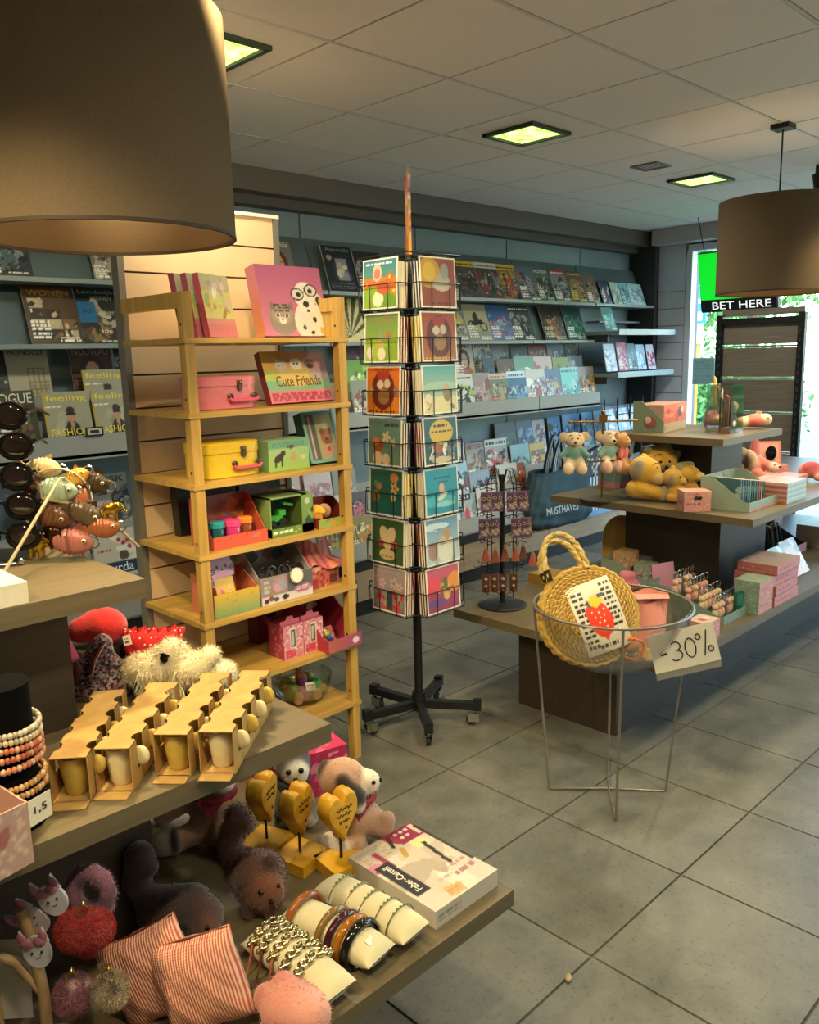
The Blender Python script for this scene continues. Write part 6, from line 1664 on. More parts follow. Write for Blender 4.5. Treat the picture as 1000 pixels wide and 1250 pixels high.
# boxed pen set
PEN = [('c', 'c8bcae'), ('b', .1, .1, .9, .9, ['d4c8b8', 'c0b4a2', 'ccbaa8', 'd8cec0'], 16, .22), ('r', .0, .74, .5, 1, 'bcb09c'), ('s', .04, .78, .44, .97, 'a4988a', 6), ('e', .13, .68, .13, .06, 'a83c60'), ('e', .08, .72, .1, .05, 'c07c94'), ('r', .2, .62, .27, .88, '8c2c50'),
       ('r', .6, .80, 1, 1, '8c2444'), ('t', [(.5, .9), (.62, .80), (.62, 1), (.5, 1)], '94284a'), ('e', .68, .95, .03, .018, 'd8ccc0'), ('e', .76, .95, .03, .018, 'd8ccc0'), ('e', .84, .95, .03, .018, 'd8ccc0'), ('e', .70, .88, .03, .018, 'd8ccc0'), ('e', .79, .88, .03, .018, 'd8ccc0'), ('r', .9, .82, .98, .98, 'd0c0b0'),
       ('t', [(.46, .82), (.50, .80), (.60, .96), (.55, .98)], '2c2824'), ('t', [(.44, .66), (.50, .64), (.58, .76), (.52, .79)], 'a88c3c'), ('r', .68, .66, .86, .79, 'c8c894'), ('t', [(.72, .34), (.77, .33), (.83, .70), (.78, .72)], '2a2826'), ('t', [(.745, .26), (.77, .33), (.73, .34)], '8c7c5c'), ('r', .955, .25, 1, .95, '34322f'),
       ('r', .05, .22, .25, .72, '24262a'), ('s', .55, .28, .92, .34, 'b08c98', 1), ('s', .62, .16, .92, .26, 'a0707c', 1), ('s', .4, .2, .6, .27, 'b4a49c', 1), ('t', [(.3, .03), (.52, .01), (.56, .12), (.34, .16)], 'd0a070'), ('s', .33, .05, .5, .11, 'b08454', 2), ('n', .06)]
t = T('pen_set_box', 'flat white boxed calligraphy pen set at the corner of lowest tier', 'box', (1.222, 1.243, Z0), 0)
pb = pbox(.205, .285, .042, {'t': PEN, 'f': [('c', 'c4b8a8'), ('s', .05, .3, .4, .7, '8c8478', 2)], 'r': [('c', 'cfc6b8'), ('s', .1, .2, .9, .8, '8c8478', 3)]}, 'c8beb0', .0035)
pb.build('carton', PRN, t)
word('Faber-Castell', .115, .018, 'e8e4dc', t, (-.072, -.009, .0425), (0, 0, 90), thick=.0008)
MB().add([(-.104, -.144, .0435), (.104, -.144, .0435), (.104, .144, .0435), (-.104, .144, .0435)], [(0, 1, 2, 3)]).build('clear_wrap', clear('shrink wrap', (1, .98, .98), .05, .12), t)
# bracelet pillows
PIL = plain('cream cotton', 'd0c29a', .8, bump=.25, scale=500, sheen=.2)


def roll(L, w, h):
    m = MB(); n = 30; k = 28; P_ = []
    for i in range(n + 1):
        u = -1 + 2 * i / n
        q = max(0., 1 - abs(u) ** 3.2) ** .5
        wx = w / 2 * (.93 + .07 * (1 - q)); hz = max(h / 2 * q, .0012)
        row_ = []
        for j in range(k + 1):
            a = 2 * math.pi * j / k
            ca, sa = math.cos(a), math.sin(a)
            row_.append((wx * math.copysign(abs(ca) ** .85, ca), u * L / 2, h / 2 + hz * math.copysign(abs(sa) ** .9, sa)))
        P_.append(row_)
    m.grid(np.array(P_), flip=True)
    return m


def pillow(x, y, rz, label, L=.25, w=.088, h=.07):
    t = T('bracelet_pillow', label, 'display pillow', (x, y, Z0), rz, 'cream bracelet pillows')
    roll(L, w, h).build('cushion', PIL, t, smooth='all')
    return t


p1 = ((1.037, 1.223), 6); p2 = ((.938, 1.215), 9); p3 = ((.831, 1.203), 3)
pillow(*p1[0], p1[1], 'cream pillow with thin chain bracelets beside the pen set', .27)
pillow(*p2[0], p2[1], 'cream pillow carrying glossy brown bangles, middle of three')
pillow(*p3[0], p3[1], 'cream pillow with silver charm bracelets, nearest pink pouches')


def band(pp, u, r, col, label, name, grp, w=.092, h=.075, n=34, rough=.1, lump=False, metal=0):
    (x, y), rz = pp; a = R_(rz)
    m = MB()
    pts = [(w / 2 * math.cos(q), 0, h / 2 * math.sin(q)) for q in [2 * math.pi * i / n for i in range(n)]]
    M = plain(name + ' ' + col, col, rough, metal=metal)
    o = m.tube(pts, r, 8, closed=True).build(name, M, None, (x - math.sin(a) * u, y + math.cos(a) * u, Z0 + .036), (0, 0, a), smooth=True, label=label, cat='bracelet', group=grp)
    if lump:
        c = MB()
        for i in range(9):
            q = .35 + i * .30
            c.ball((w / 2 * math.cos(q), (-.006 if i % 2 else .006), h / 2 * math.sin(q) + .002), (.009, .006, .0065), 8, 6)
        for i in range(6):
            q = .5 + i * .4
            c.torus((w / 2 * math.cos(q), 0, h / 2 * math.sin(q) + .006), .0085, .0018, 12, 5)
        c.build('silver_charms', plain('old silver', 'b8ac84', .2, metal=.9), o, smooth=True, kind='stuff')
    return o


for u, r, c, nm in ((.088, .0085, '8c5020', 'amber brown bangle at the far end of middle pillow'), (.005, .0075, '7c5c30', 'olive brown bangle next to the bare part of middle pillow'), (-.022, .008, '3c1420', 'dark purple bangle on the middle pillow'), (-.045, .0085, '9c5c14', 'honey coloured bangle on the middle pillow'), (-.068, .009, '14120f', 'black bangle at the near end of middle pillow')):
    band(p2, u, r, c, nm, 'bangle', 'bangles on the middle pillow', .100, .086)
for k, (u, nm) in enumerate(((.075, 'farthest'), (.03, 'second'), (-.01, 'third'), (-.055, 'fourth'), (-.09, 'nearest'))):
    o = band(p1, u, .0013, ['8c8458', 'a89c70', '7c8860', '9c8c5c', '5c6048'][k], f'thin chain bracelet, {nm} from the back on the pillow beside pen set', 'chain_bracelet', 'chain bracelets', metal=.7, rough=.3)
    if k in (0, 1, 2):
        MB().color('d8d0bc').box((-.040, 0, .012), (.003, .012, .022), rot=(0, .5, 0)).build('paper_tag', PRN, o)
    c = MB()
    for i in range(5):
        q = 1.0 + i * .25; c.ball((.046 * math.cos(q), 0, .0385 * math.sin(q) + .001), .003, 6, 5)
    c.build('small_beads', plain('green beads', '6c7c5c', .25), o, kind='stuff')
for k, (u, c, nm) in enumerate(((.085, 'a85c4c', 'coral cord charm bracelet at the far end'), (.055, '5c3c2c', 'brown cord charm bracelet, second from the far end'), (.022, 'b06c58', 'pink cord charm bracelet in the middle'), (-.015, '4c4438', 'grey cord charm bracelet, second from the near end'), (-.052, '6c6450', 'khaki cord charm bracelet at the near end'))):
    o = band(p3, u, .003, c, nm + ' of the pillow nearest the pouches', 'charm_bracelet', 'charm bracelets', lump=True, rough=.5)
    MB().tube([(-.046, 0, 0), (-.062, -.006, -.030), (-.078, -.012, -.034)], .002, 5).build('cord_end', plain('charm_bracelet ' + c, c, .5), o)
MB().color('e0dccc').box((0, 0, 0), (.022, .014, .002)).build('price_tag', PRN, None, (.950, 1.118, Z0 + .060), (R_(28), 0, R_(20)), label='small white tag on the near end of the bangle pillow', cat='tag')


# gingham pouches
def gingham(name, c1, c2, sc):
    m, n, l, b_ = nodes(name)
    tc = n.new('ShaderNodeTexCoord'); w1 = n.new('ShaderNodeTexWave'); w1.inputs['Scale'].default_value = sc; w1.bands_direction = 'X'
    w2 = n.new('ShaderNodeTexWave'); w2.inputs['Scale'].default_value = sc * 1.3; w2.bands_direction = 'Z'
    l.new(tc.outputs['Object'], w1.inputs['Vector']); l.new(tc.outputs['Object'], w2.inputs['Vector'])
    ad = n.new('ShaderNodeMath'); ad.operation = 'MULTIPLY_ADD'; ad.inputs[1].default_value = .35
    l.new(w2.outputs[1], ad.inputs[0]); l.new(w1.outputs[1], ad.inputs[2])
    rp = n.new('ShaderNodeValToRGB'); rp.color_ramp.elements[0].position = .3; rp.color_ramp.elements[1].position = .95
    rp.color_ramp.elements[0].color = (*lin(c1), 1); rp.color_ramp.elements[1].color = (*lin(c2), 1)
    l.new(ad.outputs[0], rp.inputs[0]); l.new(rp.outputs[0], b_.inputs['Base Color']); b_.inputs['Roughness'].default_value = .85
    bp = n.new('ShaderNodeBump'); bp.inputs['Strength'].default_value = .5; bp.inputs['Distance'].default_value = .002
    l.new(ad.outputs[0], bp.inputs['Height']); l.new(bp.outputs[0], b_.inputs['Normal'])
    return m


GIN = gingham('gingham seersucker', 'b85040', 'e0b498', 62)
for k, (x, y, z, rz, rot, lab) in enumerate(((.615, 1.30, Z0 + .0, -36, -22, 'red and cream striped pouch standing behind the other'), (.655, 1.215, Z0 + .0, -44, -16, 'red and cream striped pouch in front, near the charm bracelets'))):
    t = T('striped_pouch', lab, 'pouch', (x, y, z), rot=(R_(-8), R_(rot), R_(rz)), group='striped pouches')
    cushion(.165, .175, .085, .05, 26, wav=.0025, seed=k + 1).build('cloth', GIN, t, smooth='all')
    MB().tube([(-.078, 0, .168), (0, -.002, .170), (.078, 0, .170)], .003, 6).build('zip', plain('zip red', '6c2418', .5), t)
    if k == 0:
        MB().box((-.065, -.016, .150), (.022, .004, .012)).build('zip_pull', CHR, t)
plush('pink plush toy cut off at the bottom edge beside the pouches', .745, 1.105, Z0, -44, [('e', (.0, 0, .045), (.055, .05, .045), None, 'd08878'), ('e', (-.045, .02, .05), (.026, .02, .03), None, 'c07c70'), ('e', (.03, -.02, .05), (.045, .04, .04), None, 'd89484'), ('e', (-.015, .03, .075), (.02, .016, .02), None, 'c87c70')], 1500, seed=9)
thinbox(1.30, 1.79, Z0, .20, .15, .13, 0, -12, 'dark pink gift carton with glitter lid at back of lowest tier', {'f': [('c', 'a8244c'), ('b', 0, 0, 1, 1, ['c84470', '7c1c38', 'd87c98'], 18, .14), ('n', .2)], 't': [('c', 'b02c54'), ('b', 0, 0, 1, 1, ['d05c80', '8c2040', 'c04468'], 14, .14)]}, '9c2044', 'gift_carton')
thinbox(1.30, 2.02, Z0, .24, .16, .10, 0, -4, 'red open carton behind the dark pink one, by ladder leg', {'f': [('c', 'a01830'), ('n', .1)], 't': [('c', '8c1428')]}, 'a01830', 'gift_carton')
# key ring stand with pompoms
t = T('keyring_stand', 'beige wooden keyring stand at the lower left corner', 'keyring stand', (.40, 1.36, Z0), -44)
WDB = wood('pale beech', '9c7c58', 'b0906a', (6, 6, 2), .5)
MB().lathe([(0, 0), (.07, 0), (.07, .015), (0, .015)], 26).build('base', WDB, t)
MB().tube([(.01, 0, .01), (.012, 0, .14), (0, 0, .26), (-.01, 0, .30)], .010, 10).build('stem', WDB, t, smooth=True)
MB().tube([(.012, 0, .14), (-.03, .0, .20), (-.07, .0, .215), (-.10, .0, .17)], .009, 10).build('arm', WDB, t, smooth=True)
MB().tube([(-.075, .012, .0), (-.075, .012, .16)], .006, 8).build('side_post', WDB, t, smooth=True)
MB().box((-.055, .02, .15), (.07, .004, .16), rot=(.05, .05, .1)).build('card', PLS('white card', 'b8b4b0', .5), t)


def pom(loc, r, cols, label, fl=.010, n=6500, heart=False, seed=1):
    if heart:
        it = [('e', (-.3 * r, 0, .25 * r), (.72 * r, .6 * r, .72 * r), None, cols[0]), ('e', (.36 * r, 0, .3 * r), (.66 * r, .6 * r, .66 * r), None, cols[0]), ('c', (0, 0, 0), (.05 * r, 0, -.62 * r), .6 * r, .22 * r, cols[0])]
    else:
        it = [('e', (0, 0, 0), (r, r, r), None, cols[0])]
        rs = np.random.RandomState(seed)
        for i in range(9 if len(cols) > 1 else 0):
            d = rs.randn(3); d /= np.linalg.norm(d)
            it.append(('e', tuple(d * r * .78), (r * .3, r * .3, r * .3), None, cols[1 + i % (len(cols) - 1)]))
    t = T('pompom_keyring', label, 'keyring', loc, -44, 'pompom keyrings')
    soft('pompom', it, t, r * .11, r * .2, fur=n, flen=fl, comb=(0, 0, -.15), seed=seed)
    GO = plain('gold ring', 'b08c3c', .2, metal=.9)
    MB().torus((0, -.004, r + .006), .009, .0016, 14, 5, rot=(1.3, 0, .6)).torus((.004, -.004, r + .019), .006, .0014, 12, 5, rot=(1.4, 0, 1.8)).build('ring', GO, t)
    return t


pom((.465, 1.285, .702), .046, ['a01810'], 'red furry heart pompom keyring on the corner stand', .006, 9000, True)
pom((.440, 1.30, .597), .030, ['8c4c58', 'b8848c', '6c2c38', 'c8a0a0'], 'pink mottled fur pompom keyring, lowest on the stand', .007, 5000, seed=4)
pom((.487, 1.262, .597), .028, ['a08868', '4c3c2c', 'b8a488', '2c241c'], 'leopard spotted fur pompom keyring beside the pink one', .007, 5000, seed=6)
t = T('fur_charm', 'mauve furry ring charm behind the red heart pompom', 'charm', (.495, 1.32, .752), -44)
soft('fur_ring', [('c', (.03 * math.cos(a), 0, .04 * math.sin(a)), (.03 * math.cos(a + .7), 0, .04 * math.sin(a + .7)), .013, .013, ['6c3c50', '8c5c6c', '4c2c3c'][i % 3]) for i, a in enumerate(np.arange(0, 6.2, .7))], t, .005, .006, fur=1800, flen=.006)
for k, (x, y, z, rot, lab) in enumerate(((.436, 1.335, .762, -25, 'white cat head key charm with pink ears, topmost'), (.408, 1.36, .725, -55, 'white cat head key charm with pink ears, tilted left'), (.405, 1.345, .675, -10, 'white cat key charm with pink bow, lowest'))):
    t = T('cat_charm', lab, 'charm', (x, y, z), rot=(0, R_(rot), R_(-44)), group='white cat key charms')
    PN = PLS('white leatherette', 'c4bcc4', .35)
    o_ = [(.024 * math.cos(a), .030 * math.sin(a)) for a in np.linspace(-math.pi, math.pi, 25)[:-1]]
    MB().prism(o_, -.003, .003).prism([(-.024, .014), (-.008, .024), (-.020, .044)], -.003, .003).prism([(.008, .024), (.024, .014), (.020, .044)], -.003, .003).build('cat_face', PN, t)
    MB().color('b07088').ball((-.019, -.004, .030), (.007, .002, .011), 8, 6).ball((.019, -.004, .030), (.007, .002, .011), 8, 6).ball((-.012, -.004, .018), (.012, .003, .009), 10, 6).ball((.010, -.004, .020), (.011, .003, .009), 10, 6).build('pink_bow', printed('glossy', .12), t, smooth=True)
    MB().color('2c2428').ball((-.008, -.0035, .0), .0025, 6, 5).ball((.009, -.0035, .0), .0025, 6, 5).tube([(-.004, -.0035, -.009), (0, -.0035, -.011), (.004, -.0035, -.009)], .0008, 4).build('face_marks', printed('glossy', .12), t)

# ---------------------------------------------------------------- wire stand with the clear bowl
BX, BY = 2.555, 1.575
STL = plain('brushed steel wire', '8c8478', .35, metal=.6)
t = T('bowl_stand', 'clear bowl on a splayed steel wire stand in the aisle', 'bowl stand', (BX, BY, 0))
feet = [(-.145, .170), (-.166, -.136), (.143, -.160), (.197, .124)]
RIM = .283; ZR = .742
for fx, fy in feet:
    a = math.atan2(fy, fx)
    MB().tube([(RIM * math.cos(a), RIM * math.sin(a), ZR), (fx, fy, .012), (fx * .96, fy * .96, .006), (.06 * math.cos(a), .06 * math.sin(a), .012), (0, 0, .014)], .0048, 8).build('leg', STL, t, smooth=True)
MB().torus((0, 0, ZR), RIM, .0052, 72, 8).build('rim_ring', STL, t, smooth=True)
BOWLM = clear('clear acrylic bowl', (.94, .94, .93), .10)
prof = [(0, .0)]
for i in range(1, 15):
    a = i / 14 * math.pi / 2; prof.append((.277 * math.sin(a) ** .9, .245 * (1 - math.cos(a))))
MB().lathe([(r, z + ZR - .245) for r, z in prof] + [(r, z + ZR - .245 + .004) for r, z in reversed([(q * .985, z_) for q, z_ in prof])], 56).build('bowl', BOWLM, t, smooth=60)
# sale card
pbox(.225, .004, .135, {'f': [('c', 'd2ccbc'), ('n', .03)]}, 'd2ccbc').build('sale_card', PRN, None, (2.556, 1.272, .580), (R_(-7), R_(-13), R_(-46)), label='white card hand lettered with a discount, hung on bowl rim', cat='sign')
card = [o for o in C.objects if o.name == 'sale_card'][0]
MB().color('c8c2b2').add([(-.112, -.002, .0), (.112, -.002, .0), (.112, .018, -.03), (-.112, .018, -.03)], [(0, 1, 2, 3), (3, 2, 1, 0)]).build('card_fold', PRN, card)
INK = PLS('black ink', '101010', .5)
ln = [[(-.070, .050), (-.050, .052)], arc(-.022, .068, .015, .014, 140, -80, 8) + arc(-.024, .040, .019, .016, 80, -140, 8), [(x, z) for x, z in arc(.022, .054, .016, .030, 0, 360, 16)],
      arc(.050, .082, .0075, .009, 0, 360, 10), [(.078, .098), (.060, .020)], arc(.082, .038, .0075, .009, 0, 360, 10)]
for k, q in enumerate(ln):
    strokes('lettering', [[(x * 1.12 - .004, -.0032, z * 1.12 + .004) for x, z in q]], .0032 if k == 0 else .0021, INK, card)
# straw bag
STR = bpy.data.materials.new('woven straw'); STR.use_nodes = True


def straw():
    n = STR.node_tree.nodes; l = STR.node_tree.links; b_ = n['Principled BSDF']
    tc = n.new('ShaderNodeTexCoord'); at = n.new('ShaderNodeAttribute'); at.attribute_name = 'Col'
    nz = n.new('ShaderNodeTexNoise'); nz.inputs['Scale'].default_value = 90; l.new(tc.outputs['Object'], nz.inputs['Vector'])
    mx = n.new('ShaderNodeMix'); mx.data_type = 'RGBA'; mx.blend_type = 'MULTIPLY'; mx.inputs[0].default_value = 1
    mr = n.new('ShaderNodeMapRange'); mr.inputs['To Min'].default_value = .6; mr.inputs['To Max'].default_value = 1.3
    l.new(nz.outputs[0], mr.inputs[0]); l.new(at.outputs['Color'], mx.inputs[6]); l.new(mr.outputs[0], mx.inputs[7])
    l.new(mx.outputs[2], b_.inputs['Base Color']); b_.inputs['Roughness'].default_value = .6


straw()
bg = T('straw_bag', 'round woven straw bag with strawberry print patch in the clear bowl', 'bag', (2.487, 1.557, .548), rot=(R_(-20), R_(-16), R_(-34)))
# lens-shaped bag: rings of braided straw round a centre
braid = MB(); Rb = .172
for side in (-1, 1):
    for k in range(15):
        r = .012 + k * (Rb - .012) / 14
        y = side * (.062 * math.sqrt(max(0, 1 - (r / (Rb * 1.06)) ** 2)) + .006)
        n = max(14, int(r * 2 * math.pi / .010)); n += n % 2
        for s_ in (0, 1):
            pts = []; 
            for i in range(n * 2):
                a = 2 * math.pi * i / (n * 2)
                ph = math.sin(i * math.pi / 2 + s_ * math.pi)
                pts.append(((r + .0035 * ph) * math.cos(a), y + side * .0028 * math.cos(i * math.pi / 2 + s_ * math.pi), Rb + (r + .0035 * ph) * math.sin(a)))
            braid.color(['b89444', 'a88038', 'c8a858', '98722e'][(k + s_) % 4]).tube(pts, .0042, 5, closed=True)
for k in range(5):
    y = -.028 + k * .014
    pts = [((Rb + .004 + .003 * math.sin(i * 1.57)) * math.cos(2 * math.pi * i / 120), y, Rb + (Rb + .004 + .003 * math.sin(i * 1.57)) * math.sin(2 * math.pi * i / 120)) for i in range(120)]
    braid.color(['b89444', 'a88038'][k % 2]).tube(pts, .0075, 5, closed=True)
braid.build('woven_body', STR, bg, smooth=True)
for yy, h_, nm in ((-.035, .155, 0), (.035, .135, 1)):
    pts = []
    for i in range(33):
        a = math.pi * i / 32
        pts.append((-.075 * math.cos(a) - .02, yy, Rb + .165 + h_ * math.sin(a) ** .8))
    hd = MB()
    for s_ in range(2):
        q = [(p[0] + .005 * math.cos(i * 1.3 + s_ * math.pi), p[1] + .005 * math.sin(i * 1.3 + s_ * math.pi), p[2]) for i, p in enumerate(pts)]
        hd.color(['c8ac68', 'b8984c'][s_]).tube(q, .0085, 7)
    hd.build('handle', STR, bg, smooth=True)
    MB().color('2c281c').tube([pts[0], pts[2]], .013, 8).build('binding', printed('glossy', .12), bg)
PA = [('c', 'cfc6b2'), ('s', .06, .08, .3, .92, '24221e', 11), ('s', .72, .3, .96, .95, '24221e', 9), ('s', .3, .05, .7, .14, '2c2a24', 1), ('e', .5, .44, .25, .24, 'd83a22'), ('e', .46, .56, .24, .16, 'd83a22'), ('t', [(.28, .42), (.5, .14), (.74, .42)], 'd83a22'), ('t', [(.34, .70), (.5, .62), (.7, .70), (.62, .8), (.44, .8)], 'd8b828'), ('t', [(.26, .72), (.40, .62), (.36, .76)], '3c4450'), ('r', .6, .74, .74, .8, '3c4c64')] + \
     [('e', u, v, .018, .014, 'e8d8b0') for u, v in ((.4, .5), (.5, .56), (.6, .5), (.45, .42), (.55, .42), (.36, .58), (.5, .3), (.58, .34), (.42, .34), (.62, .58), (.5, .48))] + [('n', .1)]
A = paint(56, 74, PA, .75, 3)
U, V = np.meshgrid(np.linspace(-.085, .085, 56), np.linspace(-.128, .128, 74))
Yp = -(.062 * np.sqrt(np.clip(1 - (U ** 2 + V ** 2) / (Rb * 1.06) ** 2, 0, 1)) + .0165)
MB().grid(np.stack([U + .02, Yp, V + Rb - .01], -1), A).build('print_patch', printed('print'), bg, (0, 0, 0), smooth='all')
# pink cloth and small things in the bowl
t = T('pink_cloth', 'folded pale pink cloth standing in the clear bowl behind card', 'cloth', (2.665, 1.50, .545), -44)
PK = plain('pale pink cloth', 'd88c80', .85, bump=.3, scale=60, sheen=.2)
m = MB(); U, V = np.meshgrid(np.linspace(-1, 1, 30), np.linspace(0, 1, 26))
for yo, sc in ((-.022, 1.0), (.0, 1.04), (.02, .98)):
    Yf = yo + .010 * np.sin(U * 3 + yo * 90) + .008 * (1 - V) * np.cos(U * 5) - .02 * V * yo / .022
    X_ = U * .078 * sc * (1 - .10 * (1 - V)); Zf = V * (.218 + yo) + .006 * np.sin(U * 4 + yo * 50) * V
    m.grid(np.stack([X_, Yf, Zf], -1)); m.grid(np.stack([X_, Yf + .004, Zf], -1), flip=True)
m.build('cloth_folds', PK, t, smooth='all')
m = MB(); P_ = [[(-.078 + .156 * i / 20, -.024 + .046 * j / 6, .214 + .012 * math.sin(j * .52)) for i in range(21)] for j in range(7)]
m.grid(np.array(P_)); m.build('top_fold', PK, t, smooth='all')
m = MB()
for i in range(30):
    a = 2 * math.pi * i / 30
    m.color('d8622c' if i % 2 else 'e07c48').ball((.036 * math.cos(a), .006 * math.sin(a * 3), .046 * math.sin(a)), .0062, 8, 6)
m.build('bead_bracelet', printed('glossy', .12), None, (2.535, 1.475, .600), (R_(15), R_(20), R_(-50)), label='orange beaded bracelet leaning inside the clear bowl', cat='bracelet', smooth=True)
m = MB(); pts = []
for i in range(10):
    a = math.pi / 2 + math.pi * i / 5; r = .036 if i % 2 == 0 else .017; pts.append((r * math.cos(a), r * math.sin(a)))
m.prism(pts, -.006, .006)
m.build('star_ornament', PLS('yellow felt', 'd8a020', .7), None, (2.585, 1.462, .578), (R_(-25), R_(20), R_(-40)), label='yellow star ornament at the bottom of the clear bowl', cat='ornament')
soft('shell_purse', [('e', (0, 0, .02), (.034, .025, .024), None, 'a0683c'), ('e', (.02, 0, .028), (.02, .02, .018), None, 'b07c50')], None, .005, .008, loc=(2.555, 1.49, .58), label='small brown shell purse beside the orange bracelet in bowl', cat='purse')
tray_ = cushion(.12, .06, .02, .05, 14); tray_.build('white_scarf', plain('white knit', 'cfc4b0', .9, bump=.4), None, (2.615, 1.455, .538), (R_(-60), 0, R_(-40)), smooth='all', label='cream knitted cloth under the yellow star in the bowl', cat='cloth')
# ---------------------------------------------------------------- right stand, lowest tier
PINKP = lambda a='c8848c', n=30: [('c', a), ('d', 'd8a8a8', n, .05), ('b', .03, .05, .97, .95, ['9c5460', 'd8b4ac', 'a87468', 'e0c4b8', '7c6c60'], n, .05), ('s', .1, .45, .6, .6, '8c4450', 1), ('n', .14)]
GRNP = lambda a='7c9080': [('c', a), ('d', '94a898', 20, .06), ('b', .05, .05, .95, .95, ['5c7060', 'a8b4a0', 'b08c84', '4c5c50'], 22, .06), ('n', .14)]
JX, JY = 3.02, 2.47
t = T('jewellery_spinner', 'small black revolving jewellery stand on the corner of right stand', 'jewellery stand', (JX, JY, .4505), -44)
MB().lathe([(0, 0), (.115, 0), (.117, .006), (.10, .012), (.03, .016), (0, .016)], 40).build('base_disc', BLK, t, smooth=40)
MB().tube([(0, 0, .014), (0, 0, .64)], .013, 14).build('pole', BLK, t, smooth=True)
w = MB()
for a in range(4):
    q = R_(90 * a + 30); c_, s_ = math.cos(q), math.sin(q)
    w.tube([(.012 * c_, .012 * s_, .60), (.03 * c_, .03 * s_, .665), (.06 * c_, .06 * s_, .665), (.085 * c_, .085 * s_, .60), (.085 * c_, .085 * s_, .06), (.02 * c_, .02 * s_, .05)], .0026, 6)
w.build('wire_frame', WIRE, t)
for k, zz_ in enumerate((.585, .46, .33, .20)):
    m = MB()
    for a in range(4):
        q = R_(90 * a + 30); c_, s_ = math.cos(q), math.sin(q)
        m.tube([(.085 * c_ - .06 * s_, .085 * s_ + .06 * c_, zz_), (.085 * c_ + .06 * s_, .085 * s_ - .06 * c_, zz_)], .0022, 5)
        for e in (-.05, 0, .05):
            m.tube([(.085 * c_ - e * s_, .085 * s_ + e * c_, zz_), (.125 * c_ - e * s_, .125 * s_ + e * c_, zz_ - .004), (.128 * c_ - e * s_, .128 * s_ + e * c_, zz_ + .008)], .0018, 5)
    m.build('hook_row', WIRE, t)


def hang(lx, ly, z, build, label, cat, group, name):
    a = R_(-44); x = JX + lx * math.cos(a) - ly * math.sin(a); y = JY + lx * math.sin(a) + ly * math.cos(a)
    o = T(name, label, cat, (x, y, .4505 + z), -44, group)
    build(o)
    return o


def ecard(o):
    pbox(.052, .002, .095, {'f': [('c', '4c3450'), ('b', .1, .1, .9, .45, ['8c7c6c', '5c4c3c', 'a8a090'], 10, .12), ('r', 0, .94, 1, 1, '6c5474'), ('d', '7c6484', 8, .05), ('n', .12)]}, '4c3450', .004).build('card', PRN, o, (0, 0, -.10))
    MB().color('a89878').torus((-.012, -.004, -.035), .007, .0016, 10, 5, rot=(1.57, 0, 0)).torus((.012, -.004, -.035), .007, .0016, 10, 5, rot=(1.57, 0, 0)).build('earrings', printed('glossy', .12), o)


def tassel(col):
    def f(o):
        m = MB().color(col)
        for i in range(16):
            q = 2 * math.pi * i / 16
            m.tube([(.005 * math.cos(q), .003 * math.sin(q), -.018), (.019 * math.cos(q), .007 * math.sin(q), -.078)], [.003, .0028], 5)
        m.build('fringe', printed('plush', .95, bump=.5, scale=220, sheen=.35), o)
        MB().color('8c7444').torus((0, 0, -.006), .006, .0014, 10, 5, rot=(1.57, 0, 0)).tube([(0, 0, -.012), (0, 0, -.022)], .006, 8).build('ring', printed('glossy', .12), o)
    return f


def charm(o):
    MB().color('4c2c20').box((0, 0, -.06), (.036, .006, .085)).build('strap', printed('glossy', .12), o)
    MB().color('8c7c68').ball((0, -.004, -.04), .010, 8, 6).ball((0, -.004, -.075), .008, 8, 6).color('3a241a').ball((0, -.004, -.095), .011, 8, 6).build('beads', printed('glossy', .12), o, smooth=True)


for k, (lx, z) in enumerate(((-.085, .58), (-.03, .58), (.035, .58), (.09, .58), (-.095, .455), (-.045, .455), (.055, .455), (.105, .455))):
    hang(lx, -.105 + .02 * (k % 2), z, ecard, f'purple earring card, {ORD[k % 4]} from left in {"upper" if k < 4 else "lower"} card row of jewellery stand', 'earring card', 'purple earring cards', 'earring_card')
for k, (lx, z, c) in enumerate(((-.09, .325, '8c3c1c'), (-.045, .32, '7c341c'), (.0, .325, '6c2c1c'), (.05, .325, '94441f'), (.085, .335, '4c2018'), (.13, .30, '9c4420'))):
    hang(lx, -.11, z, tassel(c), f'brown orange tassel earring, {ORD[k]} from left on the jewellery stand', 'earring', 'tassel earrings', 'tassel_earring')
for k, lx in enumerate((-.09, -.05, -.01, .04)):
    hang(lx, -.10, .20, charm, f'dark brown leather charm, {ORD[k]} from left in lowest row of jewellery stand', 'charm', 'leather charms', 'leather_charm')
thinbox(3.50, 2.52, .4505, .16, .20, .055, 0, 0, 'flat ochre carton lying behind the straw bag', {'t': [('c', 'a8803c'), ('n', .1)], 'l': [('c', '9c7430'), ('n', .1)]}, '9c7434', 'carton')
t = T('arched_board', 'round topped bamboo board standing upright on the right stand', 'board', (3.98, 2.40, .4505), -50)
o_ = [(-.105, 0), (.105, 0), (.105, .18)] + [(.105 * math.cos(a), .18 + .125 * math.sin(a)) for a in np.linspace(.1, math.pi - .1, 16)] + [(-.105, .18)]
BAM = wood('bamboo', 'b48c44', 'd0a65a', (14, 14, 1.2), .45, 3)
MB().prism(o_, -.009, .009).build('board', BAM, t, rot=(R_(-4), 0, 0))
MB().color('3c2410').tube([(.05, -.0125, .235), (.05, -.006, .235)], .011, 14).build('knob_hole', printed('glossy', .12), t)
tray(3.78, 2.17, .4505, .20, .34, .035, .13, '94a498', 0, 'pale green open display tray with gift boxes, behind straw bag', GRNP('8c9c8c'), '7c8c84', GRNP('8c9c90'), side='8c9c90')
